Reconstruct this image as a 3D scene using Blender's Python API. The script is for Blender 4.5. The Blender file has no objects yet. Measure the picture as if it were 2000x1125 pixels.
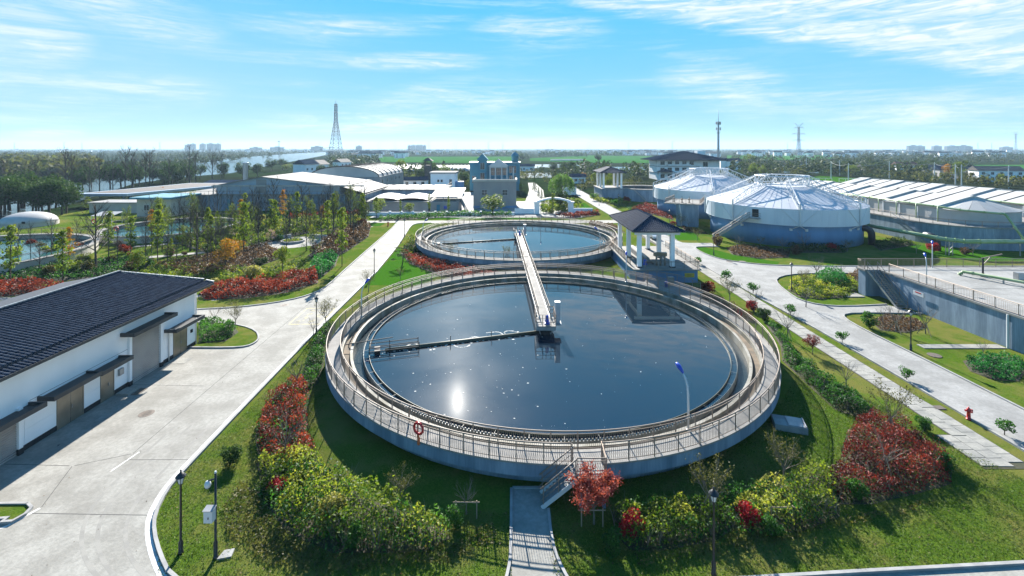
import bpy, bmesh, math, random
import numpy as np
from mathutils import Vector, Matrix
from mathutils.geometry import tessellate_polygon

R = math.radians
PI = math.pi
sc = bpy.context.scene
COL = sc.collection
random.seed(7)
RNG = np.random.default_rng(11)

# ------------------------------------------------------------------ camera, sky, sun, exposure
CZ, FPX, HY = 19.55, 904.0, 289.0          # eye height (m), focal length and horizon row of the photograph (px of 2000x1125)
cam_d = bpy.data.cameras.new('camera')
cam_d.sensor_width = 36.0
cam_d.lens = FPX / 2000 * 36.0
cam_d.shift_y = -(562.5 - HY) / 2000
cam_d.clip_start, cam_d.clip_end = 0.5, 40000
cam = bpy.data.objects.new('camera', cam_d)
COL.objects.link(cam)
cam.location = (0, 0, CZ)
cam.rotation_euler = (R(90), 0, 0)
sc.camera = cam

SUN_EL, SUN_AZ = R(28.6), R(-6.7)          # azimuth from +Y towards +X
SUN_DIR = Vector((math.sin(SUN_AZ) * math.cos(SUN_EL), math.cos(SUN_AZ) * math.cos(SUN_EL), math.sin(SUN_EL)))
sun_d = bpy.data.lights.new('sun', 'SUN')
sun_d.energy = 5.0
sun_d.angle = R(0.5)
sun_d.color = (1.0, 0.94, 0.85)
sun_o = bpy.data.objects.new('sun', sun_d)
COL.objects.link(sun_o)
sun_o.rotation_euler = SUN_DIR.to_track_quat('Z', 'Y').to_euler()

sc.view_settings.view_transform = 'Standard'
sc.view_settings.look = 'None'
sc.view_settings.gamma = 1.0
sc.view_settings.use_curve_mapping = False
sc.view_settings.exposure = 1.68


class NT:
    """small helper to write node trees"""
    def __init__(s, tree):
        s.t = tree
        s.n = tree.nodes
        s.l = tree.links

    def new(s, typ, **kw):
        nd = s.n.new(typ)
        for k, v in kw.items():
            setattr(nd, k, v)
        return nd

    def put(s, sock, v):
        if hasattr(v, 'is_output'):
            s.l.new(v, sock)
        elif v is not None:
            sock.default_value = v

    def math(s, op, a, b=None, c=None, clamp=False):
        nd = s.new('ShaderNodeMath', operation=op, use_clamp=clamp)
        s.put(nd.inputs[0], a)
        if b is not None:
            s.put(nd.inputs[1], b)
        if c is not None:
            s.put(nd.inputs[2], c)
        return nd.outputs[0]

    def vmath(s, op, a, b=None):
        nd = s.new('ShaderNodeVectorMath', operation=op)
        s.put(nd.inputs[0], a)
        if b is not None:
            s.put(nd.inputs[1], b)
        return nd.outputs['Value'] if op in ('DOT_PRODUCT', 'LENGTH') else nd.outputs['Vector']

    def mix(s, f, a, b, mode='MIX'):
        nd = s.new('ShaderNodeMix', data_type='RGBA', blend_type=mode)
        s.put(nd.inputs[0], f)
        s.put(nd.inputs[6], a)
        s.put(nd.inputs[7], b)
        return nd.outputs[2]

    def noise(s, vec, scale, detail=4, rough=0.55, dist=0.0):
        nd = s.new('ShaderNodeTexNoise')
        s.put(nd.inputs['Vector'], vec)
        nd.inputs['Scale'].default_value = scale
        nd.inputs['Detail'].default_value = detail
        nd.inputs['Roughness'].default_value = rough
        nd.inputs['Distortion'].default_value = dist
        return nd.outputs['Fac']

    def ramp(s, f, stops):
        nd = s.new('ShaderNodeValToRGB')
        s.put(nd.inputs[0], f)
        el = nd.color_ramp.elements
        while len(el) < len(stops):
            el.new(0.5)
        for e, (p, c) in zip(el, stops):
            e.position = p
            e.color = (*c[:3], 1) if len(c) >= 3 else (c[0], c[0], c[0], 1)
        return nd.outputs['Color']

    def smooth(s, v, lo, hi, olo=0.0, ohi=1.0):
        nd = s.new('ShaderNodeMapRange', interpolation_type='SMOOTHSTEP')
        s.put(nd.inputs[0], v)
        for i, x in enumerate((lo, hi, olo, ohi)):
            nd.inputs[i + 1].default_value = x
        return nd.outputs[0]


world = bpy.data.worlds.new('World')
sc.world = world
world.use_nodes = True
W = NT(world.node_tree)
W.n.clear()
w_out = W.new('ShaderNodeOutputWorld')
w_bg = W.new('ShaderNodeBackground')
w_sky = W.new('ShaderNodeTexSky', sky_type='NISHITA')
w_sky.sun_disc = False
w_sky.sun_elevation = SUN_EL
w_sky.sun_rotation = SUN_AZ
w_sky.altitude = 20
w_sky.air_density = 1.0
w_sky.dust_density = 0.15
w_sky.ozone_density = 2.5
SKY_STRENGTH = 0.10
HAZE = 0.00012
w_bg.inputs['Strength'].default_value = SKY_STRENGTH
w_tc = W.new('ShaderNodeTexCoord')
w_dir = W.vmath('NORMALIZE', w_tc.outputs['Generated'])
w_sep = W.new('ShaderNodeSeparateXYZ')
W.put(w_sep.inputs[0], w_dir)
dz = w_sep.outputs['Z']
blue = W.ramp(dz, [(0.0, (.38, .69, .84)), (0.10, (.24, .66, .93)), (0.30, (.075, .58, .99)), (0.6, (.03, .31, .78)), (1.0, (.025, .20, .56))])
pale = W.math('MULTIPLY', W.smooth(w_sep.outputs['X'], -0.05, -0.75), W.smooth(dz, 0.5, 0.1))
blue = W.mix(W.math('MULTIPLY', pale, 0.35), blue, (.62, .84, .95, 1))
blue = W.mix(1.0, blue, (3.05, 3.05, 3.05, 1), 'MULTIPLY')
clear_sky = W.mix(0.988, w_sky.outputs[0], blue)
# thin cirrus: layers of stretched noise on the sky direction, gathered along a few great circles
mp = W.new('ShaderNodeMapping')
W.put(mp.inputs['Vector'], w_dir)
mp.inputs['Scale'].default_value = (1.5, 1.5, 21.0)
mp.inputs['Rotation'].default_value = (0, R(-4), 0)
n_wisp = W.noise(mp.outputs[0], 1.35, 9, 0.62, 0.9)
mp2 = W.new('ShaderNodeMapping')
W.put(mp2.inputs['Vector'], w_dir)
mp2.inputs['Scale'].default_value = (2.2, 2.2, 24.0)
mp2.inputs['Rotation'].default_value = (0, R(17), 0)
n_feather = W.noise(mp2.outputs[0], 1.9, 10, 0.66, 1.4)
n_big = W.noise(w_dir, 1.7, 3, 0.5, 0.4)


def sky_dir(px, py):
    return Vector(((px - 1000) / FPX, 1.0, (HY - py) / FPX)).normalized()


def sky_patch(px, py, rx, rz, roll=0.0):
    """soft elliptical patch round a sky direction, half-widths in radians"""
    d = sky_dir(px, py)
    e1 = Vector((d.y, -d.x, 0)).normalized()
    e2 = e1.cross(d).normalized()
    if e2.z < 0:
        e2 = -e2
    u = e1 * math.cos(roll) + e2 * math.sin(roll)
    v = e2 * math.cos(roll) - e1 * math.sin(roll)
    a = W.math('DIVIDE', W.vmath('DOT_PRODUCT', w_dir, tuple(u)), rx)
    b = W.math('DIVIDE', W.vmath('DOT_PRODUCT', w_dir, tuple(v)), rz)
    q = W.math('ADD', W.math('MULTIPLY', a, a), W.math('MULTIPLY', b, b))
    front = W.smooth(W.vmath('DOT_PRODUCT', w_dir, tuple(d)), 0.1, 0.4)
    return W.math('MULTIPLY', W.smooth(q, 0.0, 1.0, 1.0, 0.0), front)


edge_n = sky_dir(1000, -5).cross(sky_dir(2000, 168)).normalized()
if edge_n.z < 0:
    edge_n = -edge_n
wob = W.math('MULTIPLY', W.math('SUBTRACT', n_feather, 0.5), 0.05)
edge = W.math('ADD', W.vmath('DOT_PRODUCT', w_dir, tuple(edge_n)), wob)
band = W.math('MULTIPLY', W.smooth(edge, -0.006, 0.03), W.smooth(edge, 0.10, 0.5, 1.0, 0.45))
band = W.math('MULTIPLY', band, W.smooth(w_sep.outputs['X'], -0.12, 0.25))
band = W.math('MULTIPLY', band, W.smooth(n_feather, 0.28, 0.62, 0.38, 1.0))
wisps = W.math('MULTIPLY', W.smooth(n_wisp, 0.44, 0.78), W.smooth(n_big, 0.36, 0.60, 0.3, 1.0))
patches = None
for args in ((210, 185, 0.20, 0.045, 0.10), (30, 190, 0.16, 0.05, 0.0), (260, 20, 0.16, 0.06, -0.2), (900, 190, 0.26, 0.055, 0.12), (40, 70, 0.1, 0.07, 0.0),
             (1420, 170, 0.17, 0.07, -0.3), (1780, 215, 0.28, 0.055, -0.12), (690, 55, 0.26, 0.02, 0.06), (820, 120, 0.2, 0.025, 0.03),
             (60, 270, 0.08, 0.02, 0.2), (190, 286, 0.07, 0.018, 0.0), (1050, 60, 0.18, 0.05, 0), (700, 240, 0.25, 0.03, 0.0), (1100, 275, 0.15, 0.015, 0.03)):
    p = sky_patch(*args)
    patches = p if patches is None else W.math('MAXIMUM', patches, p)
pat = W.math('MULTIPLY', patches, W.smooth(W.math('ADD', W.math('MULTIPLY', n_wisp, 0.6), W.math('MULTIPLY', n_feather, 0.4)), 0.36, 0.68))
cloud = W.math('MAXIMUM', W.math('MULTIPLY', band, 0.95), W.math('MAXIMUM', W.math('MULTIPLY', wisps, 0.45), W.math('MULTIPLY', pat, 0.85)))
mp3 = W.new('ShaderNodeMapping')
W.put(mp3.inputs['Vector'], w_dir)
mp3.inputs['Scale'].default_value = (9.0, 9.0, 60.0)
mp3.inputs['Rotation'].default_value = (0, R(21), 0)
n_fine = W.noise(mp3.outputs[0], 1.6, 8, 0.6, 1.2)
cloud = W.math('MULTIPLY', cloud, W.smooth(n_fine, 0.36, 0.62, 0.45, 1.0))
cloud = W.math('MULTIPLY', cloud, W.math('MULTIPLY', W.smooth(dz, 0.0, 0.03), W.smooth(dz, 0.31, 0.46, 1.0, 0.12)))   # the tank mirrors a clear upper sky
sky_col = W.mix(cloud, clear_sky, (3.2, 3.3, 3.38, 1))
W.put(w_bg.inputs['Color'], sky_col)
W.l.new(w_bg.outputs[0], w_out.inputs['Surface'])


# ------------------------------------------------------------------ places
def at(px, py, z=0.0):
    """the point at height z that the photograph shows at (px, py)"""
    Y = FPX * (CZ - z) / (py - HY)
    return Vector(((px - 1000) / FPX * Y, Y, z))


def atY(px, py, Y):
    return Vector(((px - 1000) / FPX * Y, Y, CZ - (py - HY) / FPX * Y))


# ------------------------------------------------------------------ objects
ORG, KIDS = {}, {}


def tag(o, label=None, cat=None, group=None, kind=None):
    if label:
        o['label'] = label
    if cat:
        o['category'] = cat
    if group:
        o['group'] = group
    if kind:
        o['kind'] = kind
    return o


def thing(name, label, cat, loc=(0, 0, 0), group=None, kind=None):
    o = bpy.data.objects.new(name, None)
    o.empty_display_size = 0.3
    COL.objects.link(o)
    o.location = loc
    ORG[o.name] = Vector(loc)
    KIDS[o.name] = []
    return tag(o, label, cat, group, kind)


def link_mesh(name, me, parent=None, loc=None):
    o = bpy.data.objects.new(name, me)
    COL.objects.link(o)
    KIDS[o.name] = []
    if parent is not None:
        o.parent = parent
        KIDS[parent.name].append(o)
        ORG[o.name] = ORG[parent.name]
    else:
        ORG[o.name] = Vector((0, 0, 0))
    if loc is not None:
        o.location = loc
    return o


def copy_thing(root, loc=None, rz=None, scale=None, label=None, parent=None):
    c = root.copy()
    COL.objects.link(c)
    KIDS[c.name] = []
    ORG[c.name] = ORG[root.name]
    if parent is not None:
        c.parent = parent
        KIDS[parent.name].append(c)
    if loc is not None:
        c.location = loc
    if rz is not None:
        c.rotation_euler = (0, 0, rz)
    if scale is not None:
        c.scale = scale if hasattr(scale, '__len__') else (scale,) * 3
    if label:
        c['label'] = label
    for k in KIDS[root.name]:
        copy_thing(k, parent=c)
    return c


class MB:
    """collects shapes and links them as ONE mesh object"""
    def __init__(s):
        s.v, s.f, s.mi, s.m = [], [], [], 0

    def add(s, vs, fs):
        n = len(s.v)
        s.v += [tuple(v) for v in vs]
        s.f += [tuple(i + n for i in f) for f in fs]
        s.mi += [s.m] * len(fs)

    def box(s, x0, x1, y0, y1, z0, z1):
        s.add([(x0, y0, z0), (x1, y0, z0), (x1, y1, z0), (x0, y1, z0), (x0, y0, z1), (x1, y0, z1), (x1, y1, z1), (x0, y1, z1)],
              [(3, 2, 1, 0), (4, 5, 6, 7), (0, 1, 5, 4), (1, 2, 6, 5), (2, 3, 7, 6), (3, 0, 4, 7)])
        return s

    def bar(s, a, b, w, h=None, up=(0, 0, 1)):
        """rectangular beam from a to b, w wide, h high"""
        a, b = Vector(a), Vector(b)
        h = w if h is None else h
        d = (b - a).normalized()
        side = d.cross(Vector(up))
        if side.length < 1e-4:
            side = d.cross(Vector((1, 0, 0)))
        side = side.normalized() * (w / 2)
        u = side.cross(d).normalized() * (h / 2)
        s.add([a - side - u, a + side - u, a + side + u, a - side + u, b - side - u, b + side - u, b + side + u, b - side + u],
              [(0, 1, 2, 3), (7, 6, 5, 4), (4, 5, 1, 0), (5, 6, 2, 1), (6, 7, 3, 2), (7, 4, 0, 3)])
        return s

    def tube(s, pts, r, n=6, closed=False, caps=True):
        pts = [Vector(p) for p in pts]
        m = len(pts)
        rs = r if hasattr(r, '__len__') else [r] * m
        vs, fs = [], []
        prev = None
        for i, p in enumerate(pts):
            if closed:
                d = (pts[(i + 1) % m] - pts[i - 1]).normalized()
            else:
                d = (pts[min(i + 1, m - 1)] - pts[max(i - 1, 0)]).normalized()
            if prev is None:
                e = d.cross(Vector((0, 0, 1)))
                if e.length < 0.05:
                    e = d.cross(Vector((1, 0, 0)))
            else:
                e = prev - d * prev.dot(d)
            e.normalize()
            prev = e
            g = d.cross(e)
            for k in range(n):
                t = 2 * PI * k / n
                vs.append(p + (e * math.cos(t) + g * math.sin(t)) * rs[i])
        for i in range(m if closed else m - 1):
            j = (i + 1) % m
            for k in range(n):
                q = (k + 1) % n
                fs.append((i * n + k, i * n + q, j * n + q, j * n + k))
        if caps and not closed:
            fs.append(tuple(range(n - 1, -1, -1)))
            fs.append(tuple(range((m - 1) * n, m * n)))
        s.add(vs, fs)
        return s

    def ring(s, c, r0, r1, z0, z1, n=96, a0=0.0, a1=2 * PI):
        """annular prism; a full ring when a1 - a0 is a whole turn"""
        full = abs(a1 - a0 - 2 * PI) < 1e-6
        m = n if full else n + 1
        vs, fs = [], []
        for i in range(m):
            t = a0 + (a1 - a0) * i / n
            cx, sy = math.cos(t), math.sin(t)
            for r, z in ((r0, z0), (r1, z0), (r1, z1), (r0, z1)):
                vs.append((c[0] + r * cx, c[1] + r * sy, z))
        for i in range(n):
            j = (i + 1) % m
            for k in range(4):
                q = (k + 1) % 4
                fs.append((i * 4 + k, j * 4 + k, j * 4 + q, i * 4 + q))
        if not full:
            fs.append((0, 1, 2, 3))
            e = n * 4
            fs.append((e + 3, e + 2, e + 1, e))
        s.add(vs, fs)
        return s

    def lathe(s, c, prof, n=16):
        """prof: (radius, z) from bottom to top"""
        vs, fs = [], []
        for r, z in prof:
            for k in range(n):
                t = 2 * PI * k / n
                vs.append((c[0] + r * math.cos(t), c[1] + r * math.sin(t), c[2] + z))
        for i in range(len(prof) - 1):
            for k in range(n):
                q = (k + 1) % n
                fs.append((i * n + k, i * n + q, (i + 1) * n + q, (i + 1) * n + k))
        fs.append(tuple(range(n - 1, -1, -1)))
        fs.append(tuple(range((len(prof) - 1) * n, len(prof) * n)))
        s.add(vs, fs)
        return s

    def prism(s, poly, z0, z1, bottom=True):
        n = len(poly)
        area = sum(poly[i][0] * poly[(i + 1) % n][1] - poly[(i + 1) % n][0] * poly[i][1] for i in range(n))
        if area < 0:
            poly = poly[::-1]
        vs = [(p[0], p[1], z0) for p in poly] + [(p[0], p[1], z1) for p in poly]
        fs = [tuple(range(n, 2 * n))] + [(i, (i + 1) % n, n + (i + 1) % n, n + i) for i in range(n)]
        if bottom:
            fs.append(tuple(range(n - 1, -1, -1)))
        s.add(vs, fs)
        return s

    def slab(s, pts, t):
        """a sheet through pts (any plane) with thickness t downwards along its normal"""
        pts = [Vector(p) for p in pts]
        nrm = Vector((0, 0, 0))
        for i in range(len(pts)):
            nrm += (pts[i] - pts[0]).cross(pts[(i + 1) % len(pts)] - pts[0])
        nrm.normalize()
        if nrm.z < 0:
            pts, nrm = pts[::-1], -nrm
        n = len(pts)
        vs = pts + [p - nrm * t for p in pts]
        s.add(vs, [tuple(range(n)), tuple(range(2 * n - 1, n - 1, -1))] + [(n + i, n + (i + 1) % n, (i + 1) % n, i) for i in range(n)])
        return s

    def mesh(s, name, mats, org=(0, 0, 0), smooth=False):
        me = bpy.data.meshes.new(name)
        o = Vector(org)
        me.from_pydata([(v[0] - o.x, v[1] - o.y, v[2] - o.z) for v in s.v], [], s.f)
        mats = mats if isinstance(mats, (list, tuple)) else [mats]
        for m in mats:
            me.materials.append(m)
        if len(mats) > 1:
            me.polygons.foreach_set('material_index', s.mi)
        if smooth:
            me.polygons.foreach_set('use_smooth', [True] * len(me.polygons))
        me.update()
        return me

    def build(s, name, mats, parent=None, smooth=False, kind=None):
        o = link_mesh(name, s.mesh(name, mats, ORG[parent.name] if parent is not None else (0, 0, 0), smooth), parent)
        if kind:
            o['kind'] = kind
        return o


def quads_mesh(name, P, mats, tint=None):
    """P: (N, 4, 3) corners of N quads; tint: one number per quad"""
    n = len(P)
    me = bpy.data.meshes.new(name)
    me.vertices.add(n * 4)
    me.vertices.foreach_set('co', np.ascontiguousarray(P, dtype=np.float32).ravel())
    me.loops.add(n * 4)
    me.loops.foreach_set('vertex_index', np.arange(n * 4, dtype=np.int32))
    me.polygons.add(n)
    me.polygons.foreach_set('loop_start', np.arange(0, n * 4, 4, dtype=np.int32))
    if tint is not None:
        a = me.attributes.new('tint', 'FLOAT', 'POINT')
        a.data.foreach_set('value', np.repeat(np.asarray(tint, dtype=np.float32), 4))
    me.materials.append(mats)
    me.update(calc_edges=True)
    return me


# ------------------------------------------------------------------ materials
def mat(name, col, rough=0.6, col2=None, scale=1.5, bump=0.0, bscale=20.0, metal=0.0, spec=0.5, detail=5, world_space=True, stretch=None, lo=0.35, hi=0.65, speck=0.0, trans=0.0):
    m = bpy.data.materials.new(name)
    m.use_nodes = True
    N = NT(m.node_tree)
    b = N.n['Principled BSDF']
    b.inputs['Roughness'].default_value = rough
    b.inputs['Metallic'].default_value = metal
    b.inputs['Specular IOR Level'].default_value = spec
    if world_space:
        vec = N.new('ShaderNodeNewGeometry').outputs['Position']
    else:
        vec = N.new('ShaderNodeTexCoord').outputs['Object']
    if stretch:
        mpn = N.new('ShaderNodeMapping')
        N.put(mpn.inputs['Vector'], vec)
        mpn.inputs['Scale'].default_value = stretch
        vec = mpn.outputs[0]
    c = (*col, 1)
    if col2 is not None:
        f = N.smooth(N.noise(vec, scale, detail), lo, hi)
        c = N.mix(f, (*col, 1), (*col2, 1))
        if speck:
            g = N.smooth(N.noise(vec, scale * 9, 3), 0.3, 0.7)
            c = N.mix(N.math('MULTIPLY', g, speck), c, (col2[0] * 0.6, col2[1] * 0.6, col2[2] * 0.6, 1))
    N.put(b.inputs['Base Color'], c)
    if bump:
        bp = N.new('ShaderNodeBump')
        bp.inputs['Strength'].default_value = bump
        bp.inputs['Distance'].default_value = 0.05
        N.put(bp.inputs['Height'], N.noise(vec, bscale, 4))
        N.put(b.inputs['Normal'], bp.outputs[0])
    if trans:
        tr = N.new('ShaderNodeBsdfTranslucent')
        N.put(tr.inputs['Color'], c)
        mx = N.new('ShaderNodeMixShader')
        mx.inputs[0].default_value = trans
        N.l.new(b.outputs[0], mx.inputs[1])
        N.l.new(tr.outputs[0], mx.inputs[2])
        N.l.new(mx.outputs[0], N.n['Material Output'].inputs['Surface'])
    return m


def leaf_mat(name, cols, trans=0.4, rough=0.6, spec=0.2):
    """leaf-by-leaf colour from the mesh's tint; thin leaves let light through"""
    m = bpy.data.materials.new(name)
    m.use_nodes = True
    N = NT(m.node_tree)
    b = N.n['Principled BSDF']
    out = N.n['Material Output']
    at_ = N.new('ShaderNodeAttribute', attribute_name='tint')
    c = N.ramp(at_.outputs['Fac'], [(i / (len(cols) - 1), k) for i, k in enumerate(cols)])
    N.put(b.inputs['Base Color'], c)
    b.inputs['Roughness'].default_value = rough
    b.inputs['Specular IOR Level'].default_value = spec
    tr = N.new('ShaderNodeBsdfTranslucent')
    N.put(tr.inputs['Color'], N.mix(1.0, c, (1.5, 1.5, 0.9, 1), 'MULTIPLY'))
    mx = N.new('ShaderNodeMixShader')
    mx.inputs[0].default_value = trans
    N.l.new(b.outputs[0], mx.inputs[1])
    N.l.new(tr.outputs[0], mx.inputs[2])
    N.l.new(mx.outputs[0], out.inputs['Surface'])
    return m


M = {}
M['road'] = mat('road_concrete', (0.325, 0.318, 0.29), 0.85, (0.235, 0.228, 0.205), 0.45, 0.25, 9, speck=0.35, detail=9, spec=0.2)
M['road2'] = mat('road_concrete_east', (0.315, 0.315, 0.305), 0.85, (0.23, 0.23, 0.222), 0.4, 0.25, 9, speck=0.35, detail=9, spec=0.2)
M['joint'] = mat('joint_bitumen', (0.05, 0.05, 0.048), 0.9)
M['kerb'] = mat('kerb_stone', (0.328, 0.328, 0.320), 0.8, (0.250, 0.250, 0.250), 1.2, 0.2, 15, spec=0.2)
M['paving'] = mat('paving_slab', (0.328, 0.320, 0.289), 0.85, (0.226, 0.226, 0.211), 0.8, 0.25, 12, speck=0.3, spec=0.2)
M['deck'] = mat('walkway_concrete', (0.29, 0.28, 0.262), 0.85, (0.22, 0.215, 0.205), 0.9, 0.15, 20, speck=0.3, spec=0.2)
M['tankwall'] = mat('blue_grey_wall', (0.26, 0.34, 0.43), 0.8, (0.15, 0.21, 0.28), 0.9, 0.15, 9, stretch=(1, 1, 0.12), speck=0.3, spec=0.2)  # blue-grey base colour with darker vertical streaks
M['tankblue'] = mat('blue_wall_paint', (0.11, 0.24, 0.42), 0.7, (0.085, 0.19, 0.34), 0.4, 0.1, 9, stretch=(1, 1, 0.2))
M['inwall'] = mat('wet_concrete', (0.281, 0.273, 0.242), 0.7, (0.125, 0.117, 0.086), 0.8, 0.3, 9, stretch=(1, 1, 0.35), speck=0.3)
M['silt'] = mat('channel_silt', (0.16, 0.12, 0.08), 0.9, (0.09, 0.075, 0.055), 1.0, 0.2, 14)
M['steel'] = mat('stainless_steel', (0.25, 0.195, 0.155), 0.5, metal=0.0, spec=0.25)
M['steeld'] = mat('galvanised_steel', (0.351, 0.359, 0.367), 0.45, (0.281, 0.289, 0.296), 2.0, metal=0.5)
M['grey'] = mat('grey_paint', (0.42, 0.44, 0.46), 0.5, (0.34, 0.36, 0.38), 1.0)
M['darkmetal'] = mat('dark_metal', (0.03, 0.032, 0.036), 0.6, spec=0.15)
M['dark'] = mat('black_paint', (0.012, 0.013, 0.016), 0.4)
M['blue'] = mat('blue_enamel', (0.015, 0.06, 0.42), 0.3)
M['lampwhite'] = mat('white_enamel', (0.562, 0.577, 0.593), 0.35)
M['white'] = mat('white_render', (0.90, 0.90, 0.91), 0.8, (0.83, 0.83, 0.84), 0.4, 0.06, 30, stretch=(1, 1, 0.3))
M['cream'] = mat('cream_render', (0.484, 0.452, 0.398), 0.85, (0.406, 0.382, 0.343), 0.3, spec=0.2)
M['greyrender'] = mat('grey_render', (0.312, 0.304, 0.296), 0.85, (0.250, 0.250, 0.250), 0.3, stretch=(1, 1, 0.4), spec=0.2)
M['teal'] = mat('teal_render', (0.06, 0.24, 0.32), 0.8, (0.045, 0.19, 0.27), 0.3)
M['tile'] = mat('dark_roof_tile', (0.046, 0.062, 0.090), 0.6, (0.027, 0.038, 0.058), 2.2, 0.1, 25, spec=0.05)
M['tileblue'] = mat('blue_roof_tile', (0.026, 0.052, 0.095), 0.6, (0.016, 0.034, 0.066), 2.2, 0.1, 25, spec=0.03)
M['tileunder'] = mat('roof_deck_dark', (0.03, 0.036, 0.05), 0.7)
M['slate'] = mat('dark_slate', (0.032, 0.048, 0.078), 0.6, (0.026, 0.038, 0.06), 1.0, spec=0.0)
M['oldroof'] = mat('old_roof_tile', (0.10, 0.085, 0.08), 0.85, (0.06, 0.055, 0.055), 0.5)
M['redroof'] = mat('red_brown_roof', (0.16, 0.05, 0.04), 0.8, (0.10, 0.04, 0.035), 0.5)
M['canopy'] = mat('charcoal_canopy', (0.03, 0.034, 0.04), 0.55, (0.05, 0.053, 0.055), 0.8)
M['brass'] = mat('bronze_door', (0.29, 0.255, 0.20), 0.34, (0.21, 0.185, 0.145), 0.7, metal=0.5)
M['shutter'] = mat('roller_shutter', (0.42, 0.38, 0.35), 0.4, (0.33, 0.30, 0.28), 0.6, metal=0.3)
M['membrane'] = mat('white_membrane', (0.80, 0.81, 0.83), 0.5, (0.73, 0.74, 0.77), 0.25, trans=0.35)
M['panel'] = mat('white_cover_panel', (0.50, 0.50, 0.485), 0.7, (0.42, 0.42, 0.415), 0.2, trans=0.12, spec=0.1)
M['skirt'] = mat('white_membrane_skirt', (0.62, 0.67, 0.72), 0.5, (0.53, 0.58, 0.64), 0.25, stretch=(1, 1, .2))
M['sheet'] = mat('pale_sheet_roof', (0.30, 0.28, 0.258), 0.7, (0.245, 0.235, 0.22), 0.2, speck=0.25, spec=0.08)
M['canvas'] = mat('grey_white_canvas', (0.44, 0.43, 0.42), 0.6, (0.36, 0.355, 0.35), 0.3, spec=0.1)
M['clad'] = mat('blue_white_cladding', (0.30, 0.38, 0.46), 0.55, (0.312, 0.390, 0.476), 0.3, stretch=(1, 1, 0.15))
M['green'] = mat('green_pipe', (0.20, 0.30, 0.13), 0.4, (0.30, 0.38, 0.22), 0.6)
M['blackpipe'] = mat('black_pipe', (0.01, 0.015, 0.025), 0.45)
M['glass'] = mat('window_glass', (0.03, 0.045, 0.055), 0.08, spec=0.8)
M['frame'] = mat('white_window_frame', (0.546, 0.562, 0.569), 0.4)
M['red'] = mat('red_paint', (0.48, 0.02, 0.02), 0.35)
M['orange'] = mat('orange_rope', (0.60, 0.14, 0.05), 0.6)
M['yellow'] = mat('yellow_sign', (0.62, 0.46, 0.05), 0.45, (0.5, 0.36, 0.04), 2.0)
M['yellowpaint'] = mat('worn_yellow_paint', (0.515, 0.429, 0.140), 0.8, (0.367, 0.343, 0.265), 5.0, lo=0.42, hi=0.6)
M['whitepaint'] = mat('worn_white_paint', (0.608, 0.608, 0.593), 0.75, (0.429, 0.421, 0.390), 4.0, lo=0.45, hi=0.62)
M['tyre'] = mat('tyre_rubbed_concrete', (0.205, 0.20, 0.183), 0.85, (0.245, 0.238, 0.216), 1.3, lo=0.42, hi=0.58)
M['iron'] = mat('cast_iron', (0.07, 0.06, 0.05), 0.6, (0.12, 0.09, 0.07), 3.0, 0.4, 30)
M['soil'] = mat('bed_soil', (0.055, 0.045, 0.03), 1.0, (0.035, 0.04, 0.018), 0.9, 0.5, 10)
M['bark'] = mat('bark', (0.075, 0.06, 0.048), 0.9, (0.045, 0.038, 0.032), 3.0, world_space=False)
M['palebark'] = mat('pale_bark', (0.20, 0.17, 0.135), 0.9, (0.13, 0.11, 0.09), 3.0, world_space=False)
M['stake'] = mat('stake_wood', (0.28, 0.22, 0.15), 0.9)
M['sludge'] = mat('algae_pipe', (0.035, 0.045, 0.03), 0.6, (0.07, 0.075, 0.05), 1.5)
M['weir'] = mat('weir_plate', (0.20, 0.21, 0.20), 0.5, (0.10, 0.11, 0.10), 2.0)
M['foam'] = mat('foam', (0.585, 0.577, 0.546), 0.9)

L = {}
L['red'] = leaf_mat('red_photinia_leaf', [(0.038, 0.010, 0.009), (0.111, 0.017, 0.011), (0.204, 0.025, 0.015), (0.289, 0.051, 0.025)], 0.35)
L['darkred'] = leaf_mat('dark_red_leaf', [(0.043, 0.009, 0.009), (0.102, 0.014, 0.012), (0.162, 0.019, 0.015), (0.221, 0.043, 0.030)], 0.3)
L['crimson'] = leaf_mat('crimson_leaf', [(0.136, 0.007, 0.014), (0.230, 0.010, 0.019), (0.306, 0.017, 0.025), (0.357, 0.043, 0.034)], 0.35)
L['maple'] = leaf_mat('pink_red_maple_leaf', [(0.170, 0.025, 0.025), (0.255, 0.047, 0.043), (0.323, 0.076, 0.060), (0.357, 0.111, 0.060)], 0.4)
L['green'] = leaf_mat('green_hedge_leaf', [(0.010, 0.038, 0.009), (0.021, 0.081, 0.014), (0.038, 0.128, 0.019), (0.072, 0.170, 0.025)], 0.4)
L['emerald'] = leaf_mat('emerald_leaf', [(0.009, 0.064, 0.017), (0.014, 0.111, 0.030), (0.025, 0.153, 0.034), (0.043, 0.178, 0.043)], 0.4)
L['lime'] = leaf_mat('lime_leaf', [(0.036, 0.075, 0.010), (0.095, 0.15, 0.014), (0.19, 0.23, 0.024), (0.33, 0.33, 0.06)], 0.45)
L['yellow'] = leaf_mat('pale_yellow_leaf', [(0.111, 0.128, 0.025), (0.204, 0.204, 0.051), (0.289, 0.272, 0.093), (0.357, 0.332, 0.145)], 0.45)
L['olive'] = leaf_mat('olive_leaf', [(0.034, 0.038, 0.012), (0.064, 0.068, 0.019), (0.093, 0.093, 0.025), (0.145, 0.128, 0.038)], 0.35)
L['deep'] = leaf_mat('deep_green_leaf', [(0.016, 0.036, 0.016), (0.026, 0.061, 0.022), (0.046, 0.089, 0.026), (0.078, 0.122, 0.034)], 0.25, spec=0.04)
L['tree'] = leaf_mat('young_tree_leaf', [(0.025, 0.060, 0.010), (0.068, 0.119, 0.014), (0.128, 0.170, 0.017), (0.230, 0.221, 0.025)], 0.45)
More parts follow.
